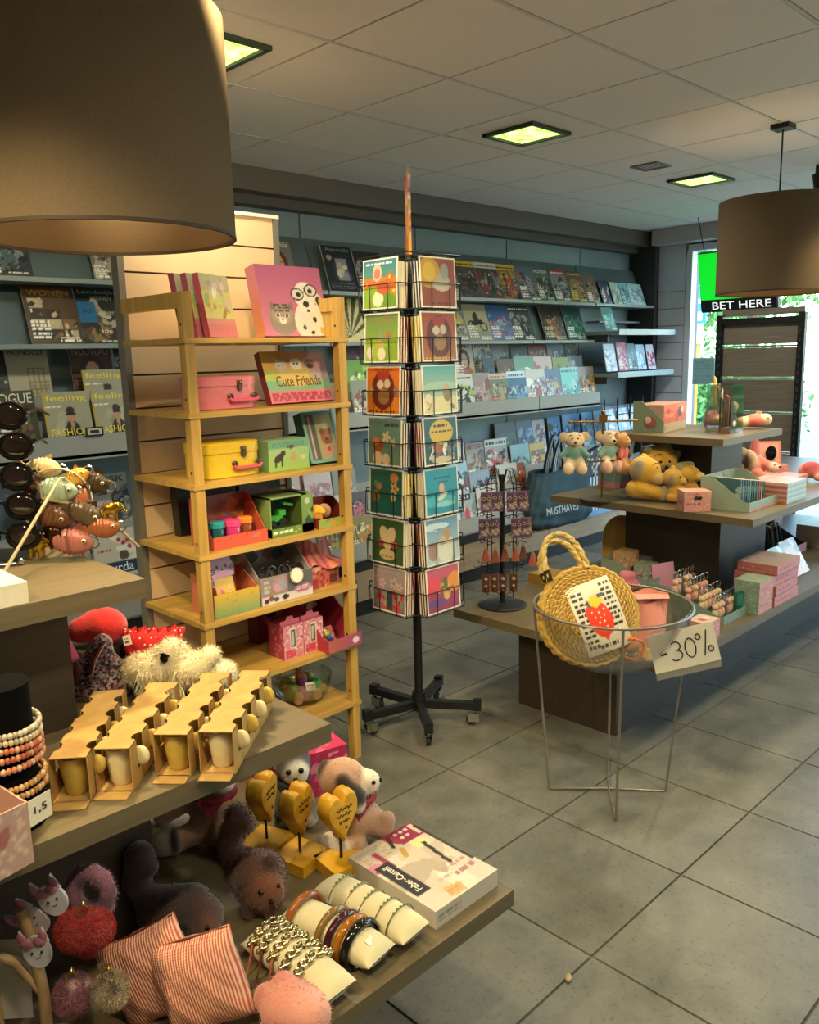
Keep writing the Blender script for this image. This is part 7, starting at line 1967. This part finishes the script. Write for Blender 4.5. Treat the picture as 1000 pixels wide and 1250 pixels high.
for k, (dx, dy, dz, s, c, lab) in enumerate(((-.04, .06, .004, (.10, .09, .175), 'b89468', 'kraft coloured gift box in the pale green tray'), (-.03, -.05, .004, (.10, .08, .125), '8ca090', 'small green patterned gift box in the pale green tray'), (.05, -.09, .004, (.07, .06, .08), 'c89090', 'pink gift box at the front of the pale green tray'), (.05, .02, .004, (.06, .09, .13), '6c7c74', 'dark green gift box in the pale green tray'))):
    thinbox(3.78 + dx, 2.17 + dy, .4505 + dz, s[0], s[1], s[2], 0, 0, lab, {'f': PINKP(c, 14), 'l': PINKP(c, 14), 't': PINKP(c, 10)}, c, 'small_gift_box', 'box', 'gift boxes in the pale green tray')
soft('pink_purse', [('c', (-.03, 0, .03), (.03, 0, .03), .03, .03, 'd06c84'), ('c', (-.02, 0, .08), (.02, 0, .08), .026, .022, 'd87c90')], None, .006, .02, loc=(3.63, 2.15, .4505), rot=(0, 0, R_(-44)), label='bright pink zip purse beside the pale green tray', cat='purse')
# key ring tray with card
tray(3.53, 1.735, .4505, .225, .38, .04, .13, '6c8478', 0, 'green open tray full of key rings with pink back card', GRNP('74887c'), '5c6c64', GRNP('74887c'), side='74887c')
pbox(.14, .004, .19, {'f': [('g', 'c08494', 'b07484'), ('n', .1)]}, '3c3438', .006).build('back_card', PRN, None, (3.56, 1.90, .455), (R_(-10), 0, R_(-18)), label='pink card standing at the back of the key ring tray', cat='card')
rs_ = random.Random(8)
for k in range(24):
    i, j = k % 6, k // 6
    t = T('key_ring', f'key ring with soft pendant, {ORD[i]} from left in {ORD[j]} row of green tray', 'key ring', (3.445 + .033 * i, 1.60 + .065 * j, .456 + .026 * j), rot=(0, 0, R_(-30 + rs_.uniform(-20, 20))), group='key rings in the green tray')
    c = rs_.choice(['b06c5c', 'c8a088', '8c3c3c', 'c8b07c', '5c4c44', 'd09484'])
    MB().color(c).ball((0, 0, .026), (.015, .012, .026), 8, 6).ball((0, 0, .062), .015, 8, 6).build('pendant', FURM, t, smooth=True)
    MB().torus((0, 0, .098), .016, .0022, 12, 5, rot=(1.57, 0, .5)).tube([(0, 0, .074), (0, 0, .084)], .002, 5).build('ring', CHR, t)
MB().color('1c5c50').box((0, 0, .05), (.05, .015, .10)).color('2c7c6c').box((0, -.008, .06), (.04, .002, .05)).build('green_pack', PRN, None, (3.625, 1.575, .456), (0, 0, R_(-10)), label='dark green pack standing at the right front of key ring tray', cat='pack')
for k in range(2):
    thinbox(3.735, 1.555, .4505 + .076 * k, .150, .12, .075, 0, 0, ['green and pink patterned box under another beside key ring tray', 'green and pink patterned box stacked on its twin by key ring tray'][k], {'f': PINKP('c08884', 20), 'l': GRNP(), 't': GRNP('94a48c')}, '8c9c8c', 'patterned_box', 'box', 'green and pink boxes, stack of two')
for k in range(4):
    thinbox(3.965 + .006 * (k % 2), 1.585 + .004 * (k % 3), .4505 + .050 * k, .28, .19, .046, 0, (0, 2.5, -1.5, 1)[k], f'flat pink gift box, {["lowest", "second", "third", "topmost"][k]} in the stack of four', {'f': PINKP('c07c84', 16), 'l': PINKP('a8605c', 8), 't': [('c', 'a88c80'), ('b', 0, 0, 1, 1, ['8c9490', 'c0908c', 'b8a494'], 14, .14), ('n', .1)]}, 'b87078', 'flat_gift_box', 'box', 'stack of flat pink boxes')
thinbox(3.235, 1.55, .4505, .115, .09, .075, 0, 0, 'small pink box with picture lid beside the sale card', {'f': PINKP('c48c90', 14), 'l': PINKP('b87880', 12), 't': [('c', 'c0a898'), ('e', .4, .5, .22, .2, 'b05c54'), ('e', .65, .5, .15, .18, 'd8c8b0'), ('n', .1)]}, 'c08488', 'patterned_box')
for k, (x, y, w_, d_, h_, tl, lab, c) in enumerate(((4.27, 1.60, .19, .22, .16, 26, 'pale blue picture folder leaning at right of pink stack', '94b4c4'), (4.50, 1.62, .2, .02, .15, 30, 'white and pink folder leaning behind the blue one', 'c8b8c0'), (4.36, 1.85, .26, .20, .10, 0, 'dark blue patterned box behind the pink stack', '3c5068'))):
    thinbox(x, y, .4505, w_, d_ if tl == 0 else .012, h_ if tl == 0 else .2, tl, 0, lab, {'f': [('c', c), ('b', 0, 0, 1, 1, ['c8d8dc', '7c9cac', 'c890a0', 'e0e4e0'], 14, .16), ('n', .1)], 't': [('c', c), ('b', 0, 0, 1, 1, ['6c7c94', 'c890a0', '2c3c54'], 10, .2)]}, c, 'folder' if tl else 'patterned_box', 'folder' if tl else 'box')
tray(4.92, 1.95, .4505, .30, .28, .05, .15, 'c08890', 0, 'pink open display with black pens farther along the right stand', PINKP('c08890', 16), '54484c', PINKP('b88088', 12), side='3c4044')
for k in range(9):
    a = rs_.uniform(-.2, .2)
    MB().color(['1c1c1e', '3c1c20', '2c3c34'][k % 3]).tube([(0, 0, 0), (.15 * a, .03, .15)], .007, 7).color('b0a8a0').ball((.15 * a, .03, .152), .008, 7, 5).build('pen', PRN, None, (4.83 + .022 * k, 1.90 + .02 * (k % 3), .457), (0, 0, 0), label=f'dark pen standing in the pink display, {ORD[k]} from left', cat='pen', group='pens in the pink display')
thinbox(5.00, 2.20, .4505, .17, .10, .24, 0, 0, 'kraft box with flower print at the back of right stand', {'f': [('c', 'b09470'), ('d', '7c5c3c', 12, .08), ('n', .1)]}, 'a08460', 'gift_box')
thinbox(5.25, 2.10, .4505, .13, .10, .26, 0, 0, 'tall pink and white striped box at back of right stand', {'f': [('c', 'c07080'), ('z', 'd8c0c0', 5, True), ('r', 0, .55, 1, 1, 'c8c4b8'), ('n', .1)]}, 'b87080', 'gift_box')
thinbox(5.32, 1.80, .4505, .30, .22, .13, 0, 0, 'cream and pink gift box near the right picture edge', {'f': [('c', 'c0a494'), ('r', 0, .7, 1, 1, 'c8c0b0'), ('d', '7c5c5c', 10, .06)], 't': [('c', 'c8c0b0')]}, 'c0a898', 'gift_box')
thinbox(5.70, 1.75, .4505, .30, .26, .16, 0, 0, 'white box at the far right end of the lowest tier', {'f': [('c', 'c8ccd0'), ('d', 'b08c94', 10, .06)]}, 'c8ccd0', 'gift_box')

# ---------------------------------------------------------------- right stand, middle tier
t = T('hanging_stand', 'brass T-shaped hanging stand with round base, plush toys hung from it', 'hanging stand', (3.665, 2.335, .9005), -44)
BRS = plain('brushed brass', '8c6a34', .3, metal=.85)
MB().lathe([(0, 0), (.11, 0), (.11, .005), (0, .006)], 36).build('base_disc', plain('dark base', '4c4438', .3), t)
MB().tube([(0, 0, .004), (0, 0, .44)], .006, 10).build('pole', BRS, t, smooth=True)
MB().tube([(-.17, 0, .40), (.17, 0, .40)], .005, 8).ball((-.17, 0, .40), .008, 8, 6).ball((.17, 0, .40), .008, 8, 6).build('cross_bar', BRS, t, smooth=True)
MB().box((0, 0, .415), (.04, .02, .04)).ball((0, 0, .446), .012, 10, 7).build('bar_joint', BRS, t)
MB().tube([(-.09, -.04, .20), (.06, -.02, .20)], .004, 6).tube([(0, 0, .185), (0, 0, .215)], .011, 10).build('lower_bar', BRS, t)


def hung(x, y, z, rz, label, body, ear, shirt, pad, seed):
    t = T('plush_toy', label, 'plush toy', (x, y, z), rz, 'plush toys on the hanging stand')
    soft('body', [('e', (0, 0, .175), (.048, .040, .042), None, body), ('e', (.0, -.03, .165), (.024, .022, .018), None, body), ('e', (-.052, .008, .19), (.026, .012, .028), None, ear), ('e', (.052, .008, .19), (.026, .012, .028), None, ear), ('e', (0, 0, .105), (.042, .034, .042), None, shirt),
                  ('c', (-.035, -.01, .125), (-.068, -.02, .095), .015, .013, shirt), ('c', (.035, -.01, .125), (.068, -.02, .095), .015, .013, shirt), ('c', (-.024, -.01, .065), (-.032, -.03, .03), .026, .03, body), ('c', (.024, -.01, .065), (.034, -.03, .03), .026, .03, body),
                  ('e', (-.034, -.048, .032), (.023, .014, .03), None, pad), ('e', (.036, -.048, .032), (.023, .014, .03), None, pad)], t, .006, .010, fur=900, flen=.004, seed=seed)
    bead(t, (-.014, -.036, .185), .005); bead(t, (.014, -.036, .185), .005); bead(t, (0, -.052, .168), .007, name='nose')
    MB().color('2c2620').tube([(-.03, -.034, .20), (-.015, -.04, .206)], .0018, 4).tube([(.03, -.034, .20), (.015, -.04, .206)], .0018, 4).build('eyebrow', printed('glossy', .12), t)
    MB().tube([(0, 0, .21), (0, .0, .27)], .0015, 5).build('hanging_loop', WIRE, t)
    return t


hung(3.545, 2.425, 1.035, -50, 'cream plush mouse with teal shirt hung left on the brass stand', 'c0a888', 'b09878', '5c8478', 'd0b898', 1)
hung(3.70, 2.325, 1.035, -20, 'cream plush mouse with green shirt hung right on the brass stand', 'c8b498', 'b89c7c', '6c9484', 'c88c8c', 2)
hung(3.77, 2.29, 1.02, 10, 'tan plush mouse with red shirt hung behind at right of brass stand', 'a87c4c', '94683c', 'a84844', 'c09068', 3)
thinbox(4.075, 2.50, .9005, .17, .13, .115, 0, -10, 'green gift box with pink border behind the brass stand', {'f': [('c', '74887c'), ('r', 0, 0, 1, .3, 'b8787c'), ('e', .7, .55, .14, .25, 'a89088'), ('e', .7, .5, .08, .14, '6c4c48'), ('n', .1)], 'l': [('c', '74887c'), ('r', 0, 0, 1, .3, 'b8787c')]}, '7c9084', 'patterned_box')
thinbox(4.42, 2.44, .9005, .20, .11, .20, 0, 0, 'mauve gift carton behind the plush lions', {'f': [('c', '8c7480'), ('e', .8, .5, .12, .2, '6c5460'), ('n', .1)], 'l': [('c', '7c6874')]}, '84707c', 'gift_carton')
YL, GY = 'c0922c', '807660'
plush('big yellow plush dog with grey ear lying on its side', 3.75, 2.14, .9005, -44, [('e', (0, 0, .155), (.082, .062, .07), (0, .35, 0), YL), ('e', (-.045, -.04, .165), (.026, .024, .048), (0, .3, 0), GY), ('e', (.055, -.035, .115), (.045, .035, .03), None, 'b0905c'), ('e', (.0, .02, .22), (.018, .014, .02), None, YL), ('c', (-.05, .0, .06), (.06, -.02, .04), .045, .038, YL), ('c', (-.04, -.03, .07), (.07, -.05, .04), .026, .030, YL), ('e', (.085, -.055, .042), (.034, .026, .042), (0, .2, 0), GY)],
      1800, eyes=((.045, -.058, .175, .004),), nose=(.09, -.045, .135, .009, '5c1c20'), extra=lambda t: MB().color('3c2c18').tube([(.02, -.058, .19), (.035, -.062, .198), (.05, -.056, .196)], .002, 5).build('eyebrow', printed('glossy', .12), t), flen=.005)
plush('large golden plush lion with soft mane, at the back of the plush group', 3.93, 2.15, .9005, -40, [('e', (0, 0, .175), (.085, .06, .07), None, YL), ('e', (0, .035, .18), (.105, .035, .085), None, '8c7838'), ('e', (-.0, -.045, .150), (.032, .03, .024), None, '6c5c4c'), ('e', (0, 0, .08), (.07, .055, .08), None, YL), ('e', (.09, .01, .215), (.022, .014, .022), None, '74703c'), ('e', (-.07, .01, .24), (.022, .014, .02), None, '74703c'), ('e', (.02, .02, .255), (.04, .02, .02), None, '6c6c34')],
      1600, eyes=((-.024, -.056, .185, .007), (.022, -.057, .185, .007)), nose=(0, -.075, .158, .010, '2c1412'), extra=lambda t: MB().color('3c2c18').tube([(-.06, -.05, .215), (-.04, -.058, .225), (-.02, -.056, .222)], .002, 5).tube([(.02, -.056, .225), (.04, -.057, .226), (.06, -.048, .214)], .002, 5).build('eyebrow', printed('glossy', .12), t), flen=.007, seed=2)
plush('small yellow plush dog in the middle of the plush group', 3.80, 2.015, .9005, -44, [('e', (.0, 0, .12), (.05, .045, .048), None, YL), ('e', (-.015, -.035, .115), (.015, .014, .03), (0, .2, 0), GY), ('e', (.045, -.02, .105), (.022, .02, .018), None, 'c09c5c'), ('e', (.0, .0, .17), (.014, .012, .016), None, YL), ('e', (.02, 0, .05), (.05, .04, .045), None, YL), ('c', (-.02, -.03, .025), (.06, -.045, .022), .020, .022, 'b88430')],
      1000, res=.0055, eyes=((.025, -.042, .13, .004),), nose=(.064, -.028, .112, .007, '4c1c1c'), flen=.004, seed=4)
plush('yellow plush lion cub with dark red nose, right end of plush group', 3.915, 1.985, .9005, -44, [('e', (.0, 0, .125), (.055, .046, .046), None, YL), ('e', (-.035, .015, .13), (.04, .03, .06), None, '8c7a48'), ('e', (-.052, -.02, .11), (.016, .018, .032), None, GY), ('e', (.045, -.03, .118), (.028, .026, .022), None, 'd0a85c'), ('e', (.0, .02, .175), (.03, .02, .016), None, '7c6c3c'), ('e', (.0, 0, .05), (.05, .042, .045), None, 'b88430'), ('c', (.0, -.03, .024), (-.06, -.04, .022), .021, .02, YL)],
      1200, res=.0055, eyes=((.012, -.045, .14, .004),), nose=(.067, -.045, .125, .010, '5c1420'), flen=.005, seed=6)
t = T('gift_chest', 'small pink patterned chest box with dark clasp, by plush lions', 'box', (3.665, 1.83, .9005), -44)
pbox(.125, .10, .068, {'f': PINKP('c0887c', 18), 'l': PINKP('b87c74', 14)}, 'c0887c', .004).build('carton', PRN, t)
pbox(.128, .103, .028, {'f': PINKP('c89084', 12), 't': [('c', 'cc9484'), ('n', .06)]}, 'c89084', .004).build('lid', PRN, t, (0, 0, .068))
MB().color('1c1816').torus((-.008, -.053, .066), .007, .002, 10, 5, rot=(1.57, 0, .0)).torus((.010, -.053, .066), .007, .002, 10, 5, rot=(1.57, 0, 0)).box((0, -.053, .063), (.035, .003, .006)).build('clasp', printed('glossy', .12), t)
tray(3.93, 1.72, .9005, .36, .24, .045, .15, '80947c', 0, 'green open display filled with a row of teal notebooks', [('c', '84988a'), ('r', 0, 0, 1, .22, 'b87870'), ('d', '6c7c70', 10, .08), ('n', .1)], '8c7c74', GRNP('84988a'), side='8c9c88')
for k in range(11):
    thinbox(3.775 + .026 * k, 1.735, .9045, .010, .17, .145 - .004 * k, 0, -6, f'slim notebook packed in the green display, {ORD[k]} from left', {'f': [('c', ['3c6468', '4c7074', '2c4c54', 'a84c4c', 'b8b0a8'][k % 5 if k > 7 else k % 3]), ('n', .1)], 'l': [('c', '3c6064'), ('b', 0, 0, 1, 1, ['5c8488', '2c4c50', '94a8a0'], 10, .15)], 't': [('c', 'b8a8a0')]}, '4c7074', 'notebook', 'notebook', 'notebooks in the green display')
for k in range(8):
    thinbox(4.185 + .004 * (k % 2), 1.655, .9005 + .0125 * k, .235, .20, .012, 0, 0, f'pale spiral notebook lying flat, {ORD[k]} from bottom of its stack', {'f': [('c', ['94b0bc', 'b4c4c8'][k % 2]), ('n', .2)], 'l': [('c', ['a86450', 'c0948c'][k % 2]), ('n', .1)], 't': [('c', 'b89490'), ('d', 'c8b0a8', 20, .06)]}, 'b8c4c8', 'flat_notebook', 'notebook', 'stack of flat notebooks')
thinbox(4.70, 1.79, .9005, .20, .13, .05, 0, 0, 'flat pink carton lying beside the pink plush mouse', {'f': PINKP('c08484', 12), 'l': PINKP('b07878', 12)}, 'c08c88', 'patterned_box')
PK1 = 'c87468'
plush('pink plush mouse with big grey ear and long feet, middle tier', 4.68, 1.96, .9005, -44, [('e', (-.03, 0, .10), (.05, .045, .05), None, PK1), ('e', (-.085, .0, .15), (.03, .014, .05), (0, -.2, 0), '94867c'), ('e', (-.05, -.03, .13), (.03, .02, .06), (0, -.35, 0), 'c8a890'), ('c', (-.03, .0, .15), (-.02, .01, .23), .024, .02, 'b05860'), ('c', (.0, .0, .12), (.05, -.02, .09), .03, .026, PK1), ('e', (.075, -.03, .085), (.036, .03, .028), None, 'd8b8a0'), ('e', (-.02, -.03, .04), (.045, .04, .04), None, PK1), ('c', (.02, -.03, .03), (.09, -.04, .028), .026, .024, 'd09488')],
      1200, eyes=((.068, -.058, .10, .004), (.09, -.05, .10, .004)), nose=(.1, -.055, .088, .006), flen=.004)
t = T('mirror_box', 'open pink keepsake box with an oval dark mirror', 'box', (4.99, 2.0, .9005), -44)
pbox(.14, .10, .06, {'f': PINKP('c07a70', 14)}, 'b87068', .005).build('carton', PRN, t)
pbox(.14, .012, .14, {'f': [('c', 'c07468'), ('r', .1, .1, .9, .9, 'd09484'), ('n', .08)]}, 'b86c64', .005).build('lid', PRN, t, (0, .052, .055), rot=(R_(-10), 0, 0))
MB().ball((0, .036, .125), (.034, .004, .044), 18, 10).build('mirror', plain('dark mirror', '20222a', .05, metal=.8), t, smooth=True)
plush('pink plush dog lying at the right picture edge on the middle tier', 4.87, 1.735, .9005, -44, [('e', (0, 0, .06), (.075, .05, .045), None, 'c86c6c'), ('e', (.07, -.02, .065), (.045, .04, .036), None, 'd8b49c'), ('e', (-.02, -.03, .085), (.05, .02, .03), None, 'b85458'), ('c', (.02, -.04, .03), (.09, -.05, .025), .026, .024, 'd08c80')], 900, eyes=((.088, -.05, .08, .004),), nose=(.108, -.04, .062, .006), flen=.004, seed=8)
thinbox(4.98, 1.64, .9005, .16, .10, .07, 0, 0, 'dark pink box under the pink plush dog, right picture edge', {'f': PINKP('a8484c', 12), 'l': PINKP('984044', 10)}, 'a04448', 'patterned_box')

# ---------------------------------------------------------------- right stand, top tier
t = T('gift_display', 'long pink and green display carton on the top tier', 'display box', (4.145, 2.29, 1.2205), 8)
mb = MB()
pbox(.34, .16, .145, {'f': [('r', 0, 0, 1, 1, 'c8705c'), ('g', 'a89480', 'c06454'), ('r', 0, .32, 1, 1, 'c06454'), ('r', 0, 0, 1, .3, 'a89c8c'), ('e', .2, .75, .08, .1, 'a83c38'), ('s', .08, .5, .4, .66, 'd8a090', 2), ('e', .7, .66, .1, .2, '5c2c30'), ('e', .8, .74, .05, .12, 'd8b0a0'), ('e', .58, .5, .05, .2, 'a84444'), ('b', .6, .3, .95, .9, ['a84c48', 'd89c8c'], 8, .08), ('e', .07, .14, .04, .1, '8c8074'), ('n', .1)], 't': [('c', 'b08478')]}, 'a8887c', .004, mb, (.03, 0, 0))
mb.build('carton', PRN, t)
s = MB(); A = [(-.085, 0), (.085, 0), (.085, .165), (.04, .165), (-.085, .06)]
s.color('74806c')
a_ = [(-.142, p, q) for p, q in A]; c_ = [(-.150, p, q) for p, q in A]
s.add(a_ + c_, [(0, 1, 2, 3, 4), (9, 8, 7, 6, 5)] + [((i + 1) % 5, i, 5 + i, 5 + (i + 1) % 5) for i in range(5)])
s.build('green_side', PRN, t)
MB().color('8c5048').ball((-.153, -.01, .055), (.003, .035, .03), 12, 8).color('c8a898').ball((-.155, -.0, .065), (.003, .02, .018), 10, 6).build('side_print', PRN, t)
t = T('pen_mug', 'grey mug with pens and tall yellow pencil on the top tier', 'mug', (4.43, 2.10, 1.2205), -44)
MB().lathe([(0, 0), (.042, 0), (.045, .12), (.041, .12), (.038, .006), (0, .006)], 26).build('body', plain('grey glaze', '84827e', .25), t, smooth=40)
MB().tube([(-.03, -.03, .09), (-.075, -.05, .085), (-.085, -.05, .045), (-.035, -.03, .02)], .010, 8).build('handle', plain('grey glaze', '84827e', .25), t, smooth=True)
for k, (x, y, l_, c, nm) in enumerate(((-.02, .0, .26, 'd0a820', 'tall yellow'), (.0, -.012, .2, '4c4034', 'dark brown'), (.015, .008, .21, '8c3c40', 'red'), (.022, -.008, .19, 'c8bcb0', 'white'))):
    MB().color(c).tube([(0, 0, 0), (x * .9, 0, l_)], .009 if k == 0 else .006, 6).color('c8a878').tube([(x * .9, 0, l_), (x * .95, 0, l_ + .016)], [.008 if k == 0 else .006, .001], 6).build('pencil', PRN, None, (4.43 + x, 2.10 + y, 1.229), (0, 0, 0), label=f'{nm} pencil standing in the grey mug', cat='pencil', group='pencils in the mug')
MB().lathe([(.036, 0), (.04, .004), (.0401, .02), (.036, .022)], 20).ball((0, 0, .0), .001, 4, 3).build('lollipop_stand', plain('red white tin', 'a84850', .3), None, (4.50, 2.16, 1.2205), (0, 0, 0), label='small red tin behind the grey mug', cat='tin')
t = T('acrylic_box', 'clear acrylic box with pencil packs at the front corner of top tier', 'box', (4.20, 1.945, 1.2205), 0)
ACR = clear('acrylic box plastic', (.97, .98, .98), .14)
m = MB()
for c_, s_ in (((0, -.065, .125), (.15, .003, .25)), ((0, .065, .125), (.15, .003, .25)), ((-.075, 0, .125), (.003, .13, .25)), ((.075, 0, .125), (.003, .13, .25)), ((0, 0, .249), (.15, .13, .003))):
    m.box(c_, s_)
m.build('acrylic_shell', ACR, t)
tray_f = MB(); pbox(.07, .05, .03, {'f': [('c', 'b08478'), ('n', .1)]}, 'a87c74', .004, tray_f, (-.03, -.035, 0))
tray_f.color('747c6c').prism([(-.066, .0), (.006, .0), (.006, .06), (-.045, .16), (-.066, .16)], -.0635, -.060)
tray_f.build('printed_holder', PRN, t)
MB().color('b89c90').ball((-.03, -.066, .05), (.022, .0015, .016), 10, 6).color('3c3430').box((-.032, -.0655, .1), (.03, .001, .008)).build('holder_print', PRN, t)
for k in range(10):
    MB().color(['5c6c54', '3c4c44', '8c4c44', '74604c', 'a06c60'][k % 5]).tube([(0, 0, 0), (0, 0, .17 + .01 * (k % 3))], .0048, 6).build('pencil', PRN, None, (4.142 + .0125 * k, 1.925 + .025 * (k % 2), 1.2235), (0, 0, 0), label=f'slim pencil in the clear acrylic box, {ORD[k]} from left', cat='pencil', group='pencils in the acrylic box')
for k, (x, y, z, rz, lab) in enumerate(((4.455, 1.90, 1.2205, -50, 'pink and cream plush mouse lying at right end of top tier'), (4.40, 2.02, 1.2205, -44, 'pink and cream plush mouse sitting behind the lying one'))):
    plush(lab, x, y, z, rz, [('e', (0, 0, .045 if k == 0 else .1), (.055 if k == 0 else .04, .04, .035 if k == 0 else .05), None, 'c86c60'), ('e', (.055, -.01, .05) if k == 0 else (.01, -.02, .12), (.035, .032, .032), None, 'd8b898'), ('e', (-.06, -.01, .04) if k == 0 else (-.03, -.01, .06), (.03, .03, .028), None, 'd8c0a0'), ('e', (.01, -.035, .04) if k == 0 else (0, -.01, .05), (.03, .018, .022) if k == 0 else (.045, .04, .045), None, 'b85450' if k == 0 else 'c86c60'), ('e', (.03, .02, .075) if k == 0 else (-.015, .0, .165), (.018, .012, .02), None, 'c05c58')],
          700, eyes=((.06, -.04, .06, .004),) if k == 0 else ((.0, -.05, .13, .004), (.022, -.05, .13, .004)), nose=(.085, -.02, .052, .006) if k == 0 else (.012, -.053, .118, .006), flen=.004, seed=k)

# ---------------------------------------------------------------- bags and racks by the far wall
t = T('tote_bag', 'big dark teal canvas tote with white lettering below the magazines', 'tote bag', (5.60, 3.98, .2505), 0)
TEAL = plain('dark teal canvas', '2f4650', .85, bump=.5, scale=220, var=.1)
m = MB(); P_ = []
nu, nv = 64, 24
for j in range(nv + 1):
    v = j / nv; row_ = []
    for i in range(nu + 1):
        a = 2 * math.pi * i / nu
        ca, sa = math.cos(a), math.sin(a)
        rx = .42 * (1 - .10 * v) * (1 + .05 * math.sin(math.pi * v)); ry = .115 * (1 - .45 * v) + .02 * math.sin(math.pi * v)
        if v < .12:
            q = math.sqrt(v / .12); rx *= .80 + .20 * q; ry *= .6 + .4 * q
        wr = .008 * math.sin(9 * a + 7 * v) * (1 - v) + .006 * math.sin(17 * a - 11 * v) + .007 * math.sin(31 * v + 3 * ca) * (1 - v)
        x = (rx + wr) * math.copysign(abs(ca) ** .72, ca); y = (ry + wr) * math.copysign(abs(sa) ** .8, sa)
        row_.append((x, y - .0, .46 * v - .012 * math.sin(2 * a) * v))
    P_.append(row_)
m.grid(np.array(P_)); m.build('canvas_body', TEAL, t, smooth='all')
m = MB(); m.add([(.34 * math.cos(a), .07 * math.sin(a), .004) for a in np.linspace(0, 2 * math.pi, 24)[:-1]], [tuple(range(23))]); m.build('bottom', TEAL, t)
MB().tube([(P_[-1][i][0], P_[-1][i][1], P_[-1][i][2]) for i in range(nu)], .007, 6, closed=True).build('hem', TEAL, t, smooth=True)
lx = MB()
word('MUSTHAVES', .40, .060, 'b8c4c4', t, (-.15, -.150, .165), (84, 0, -3))
for yy in (-.045, .03):
    for k, c in enumerate(('121a22', 'c0ccd4', '16202a', 'b0c0cc', '121a22')):
        h = MB(); P2 = []
        for i in range(29):
            a = math.pi * i / 28; r = .075 + (k - 2) * .011
            P2.append(((-r * math.cos(a) * (1 - .78 * math.sin(a) ** 1.5)) - .06, yy - .01 * math.sin(a), .44 + (.28 + (k - 2) * .006) * math.sin(a) ** .8))
        h.color(c).tube(P2, .0105, 6)
        h.build('handle_stripe', printed('webbing', .8), t, smooth=True)
t = T('striped_bag', 'black and white striped bag standing behind the teal tote', 'bag', (6.22, 4.0, .2505), 0)
mb = pbox(.46, .09, .34, {'f': [('c', 'ccd0d4'), ('z', '15181c', 9, True), ('r', 0, 0, 1, .12, '6c94b8')], 'l': [('c', '15181c'), ('z', 'ccd0d4', 3, True)], 't': [('c', '20242a')]}, '2a3038', .012)
mb.build('canvas_body', PRN, t)
for yy in (-.03, .03):
    MB().color('c8ccd0').tube([(-.1 * math.cos(a), yy, .34 + .14 * math.sin(a)) for a in np.linspace(0, math.pi, 16)], .008, 6).build('handle', PRN, t, smooth=True)
t = T('umbrella', 'black and white patterned folded umbrella cloth behind striped bag', 'umbrella', (6.12, 4.0, .62), 0)
mb = pbox(.30, .05, .20, {'f': [('c', '1c1c1f'), ('d', 'ccc8c0', 26, .06), ('d', 'b0788c', 8, .05), ('n', .1)]}, '1c1c1f', .01); mb.build('folded_cloth', PRN, t, rot=(0, R_(-12), 0))
t = T('card_rack', 'grey wire card rack standing in front of low rack at right end', 'card rack', (6.75, 3.97, .90), 0)
for k, (x, c, nm) in enumerate(((-.36, '8c9cb8', 'grey blue'), (-.15, '94b4d8', 'pale blue'), (.06, 'a8d0e0', 'light cyan'), (.26, 'b8dce8', 'white cyan'))):
    pbox(.19, .006, .26, {'f': [('c', c), ('b', .1, .1, .9, .9, ['c8dce8', '7c9cb8', 'e0ecf0'], 8, .16), ('r', 0, .9, 1, 1, '3c4450')]}, c, .01).build('card_panel', PRN, t, (x, 0, .02), rot=(R_(-12), 0, 0))
for x in (-.47, -.26, -.05, .16, .37):
    MB().tube([(x, .02, -.62), (x, .02, .34)], .008, 6).build('upright', WIRE, t)
for zz_ in (.0, .20):
    MB().tube([(-.47, .0, zz_), (.37, .0, zz_)], .004, 6).build('cross_wire', WIRE, t)
MB().color('a89060').ball((0, 0, .006), (.016, .009, .006), 8, 6).build('dry_leaf', PRN, None, (1.64, 1.12, .002), (0, 0, .5), label='tiny dry leaf lying on the floor in the aisle', cat='leaf')
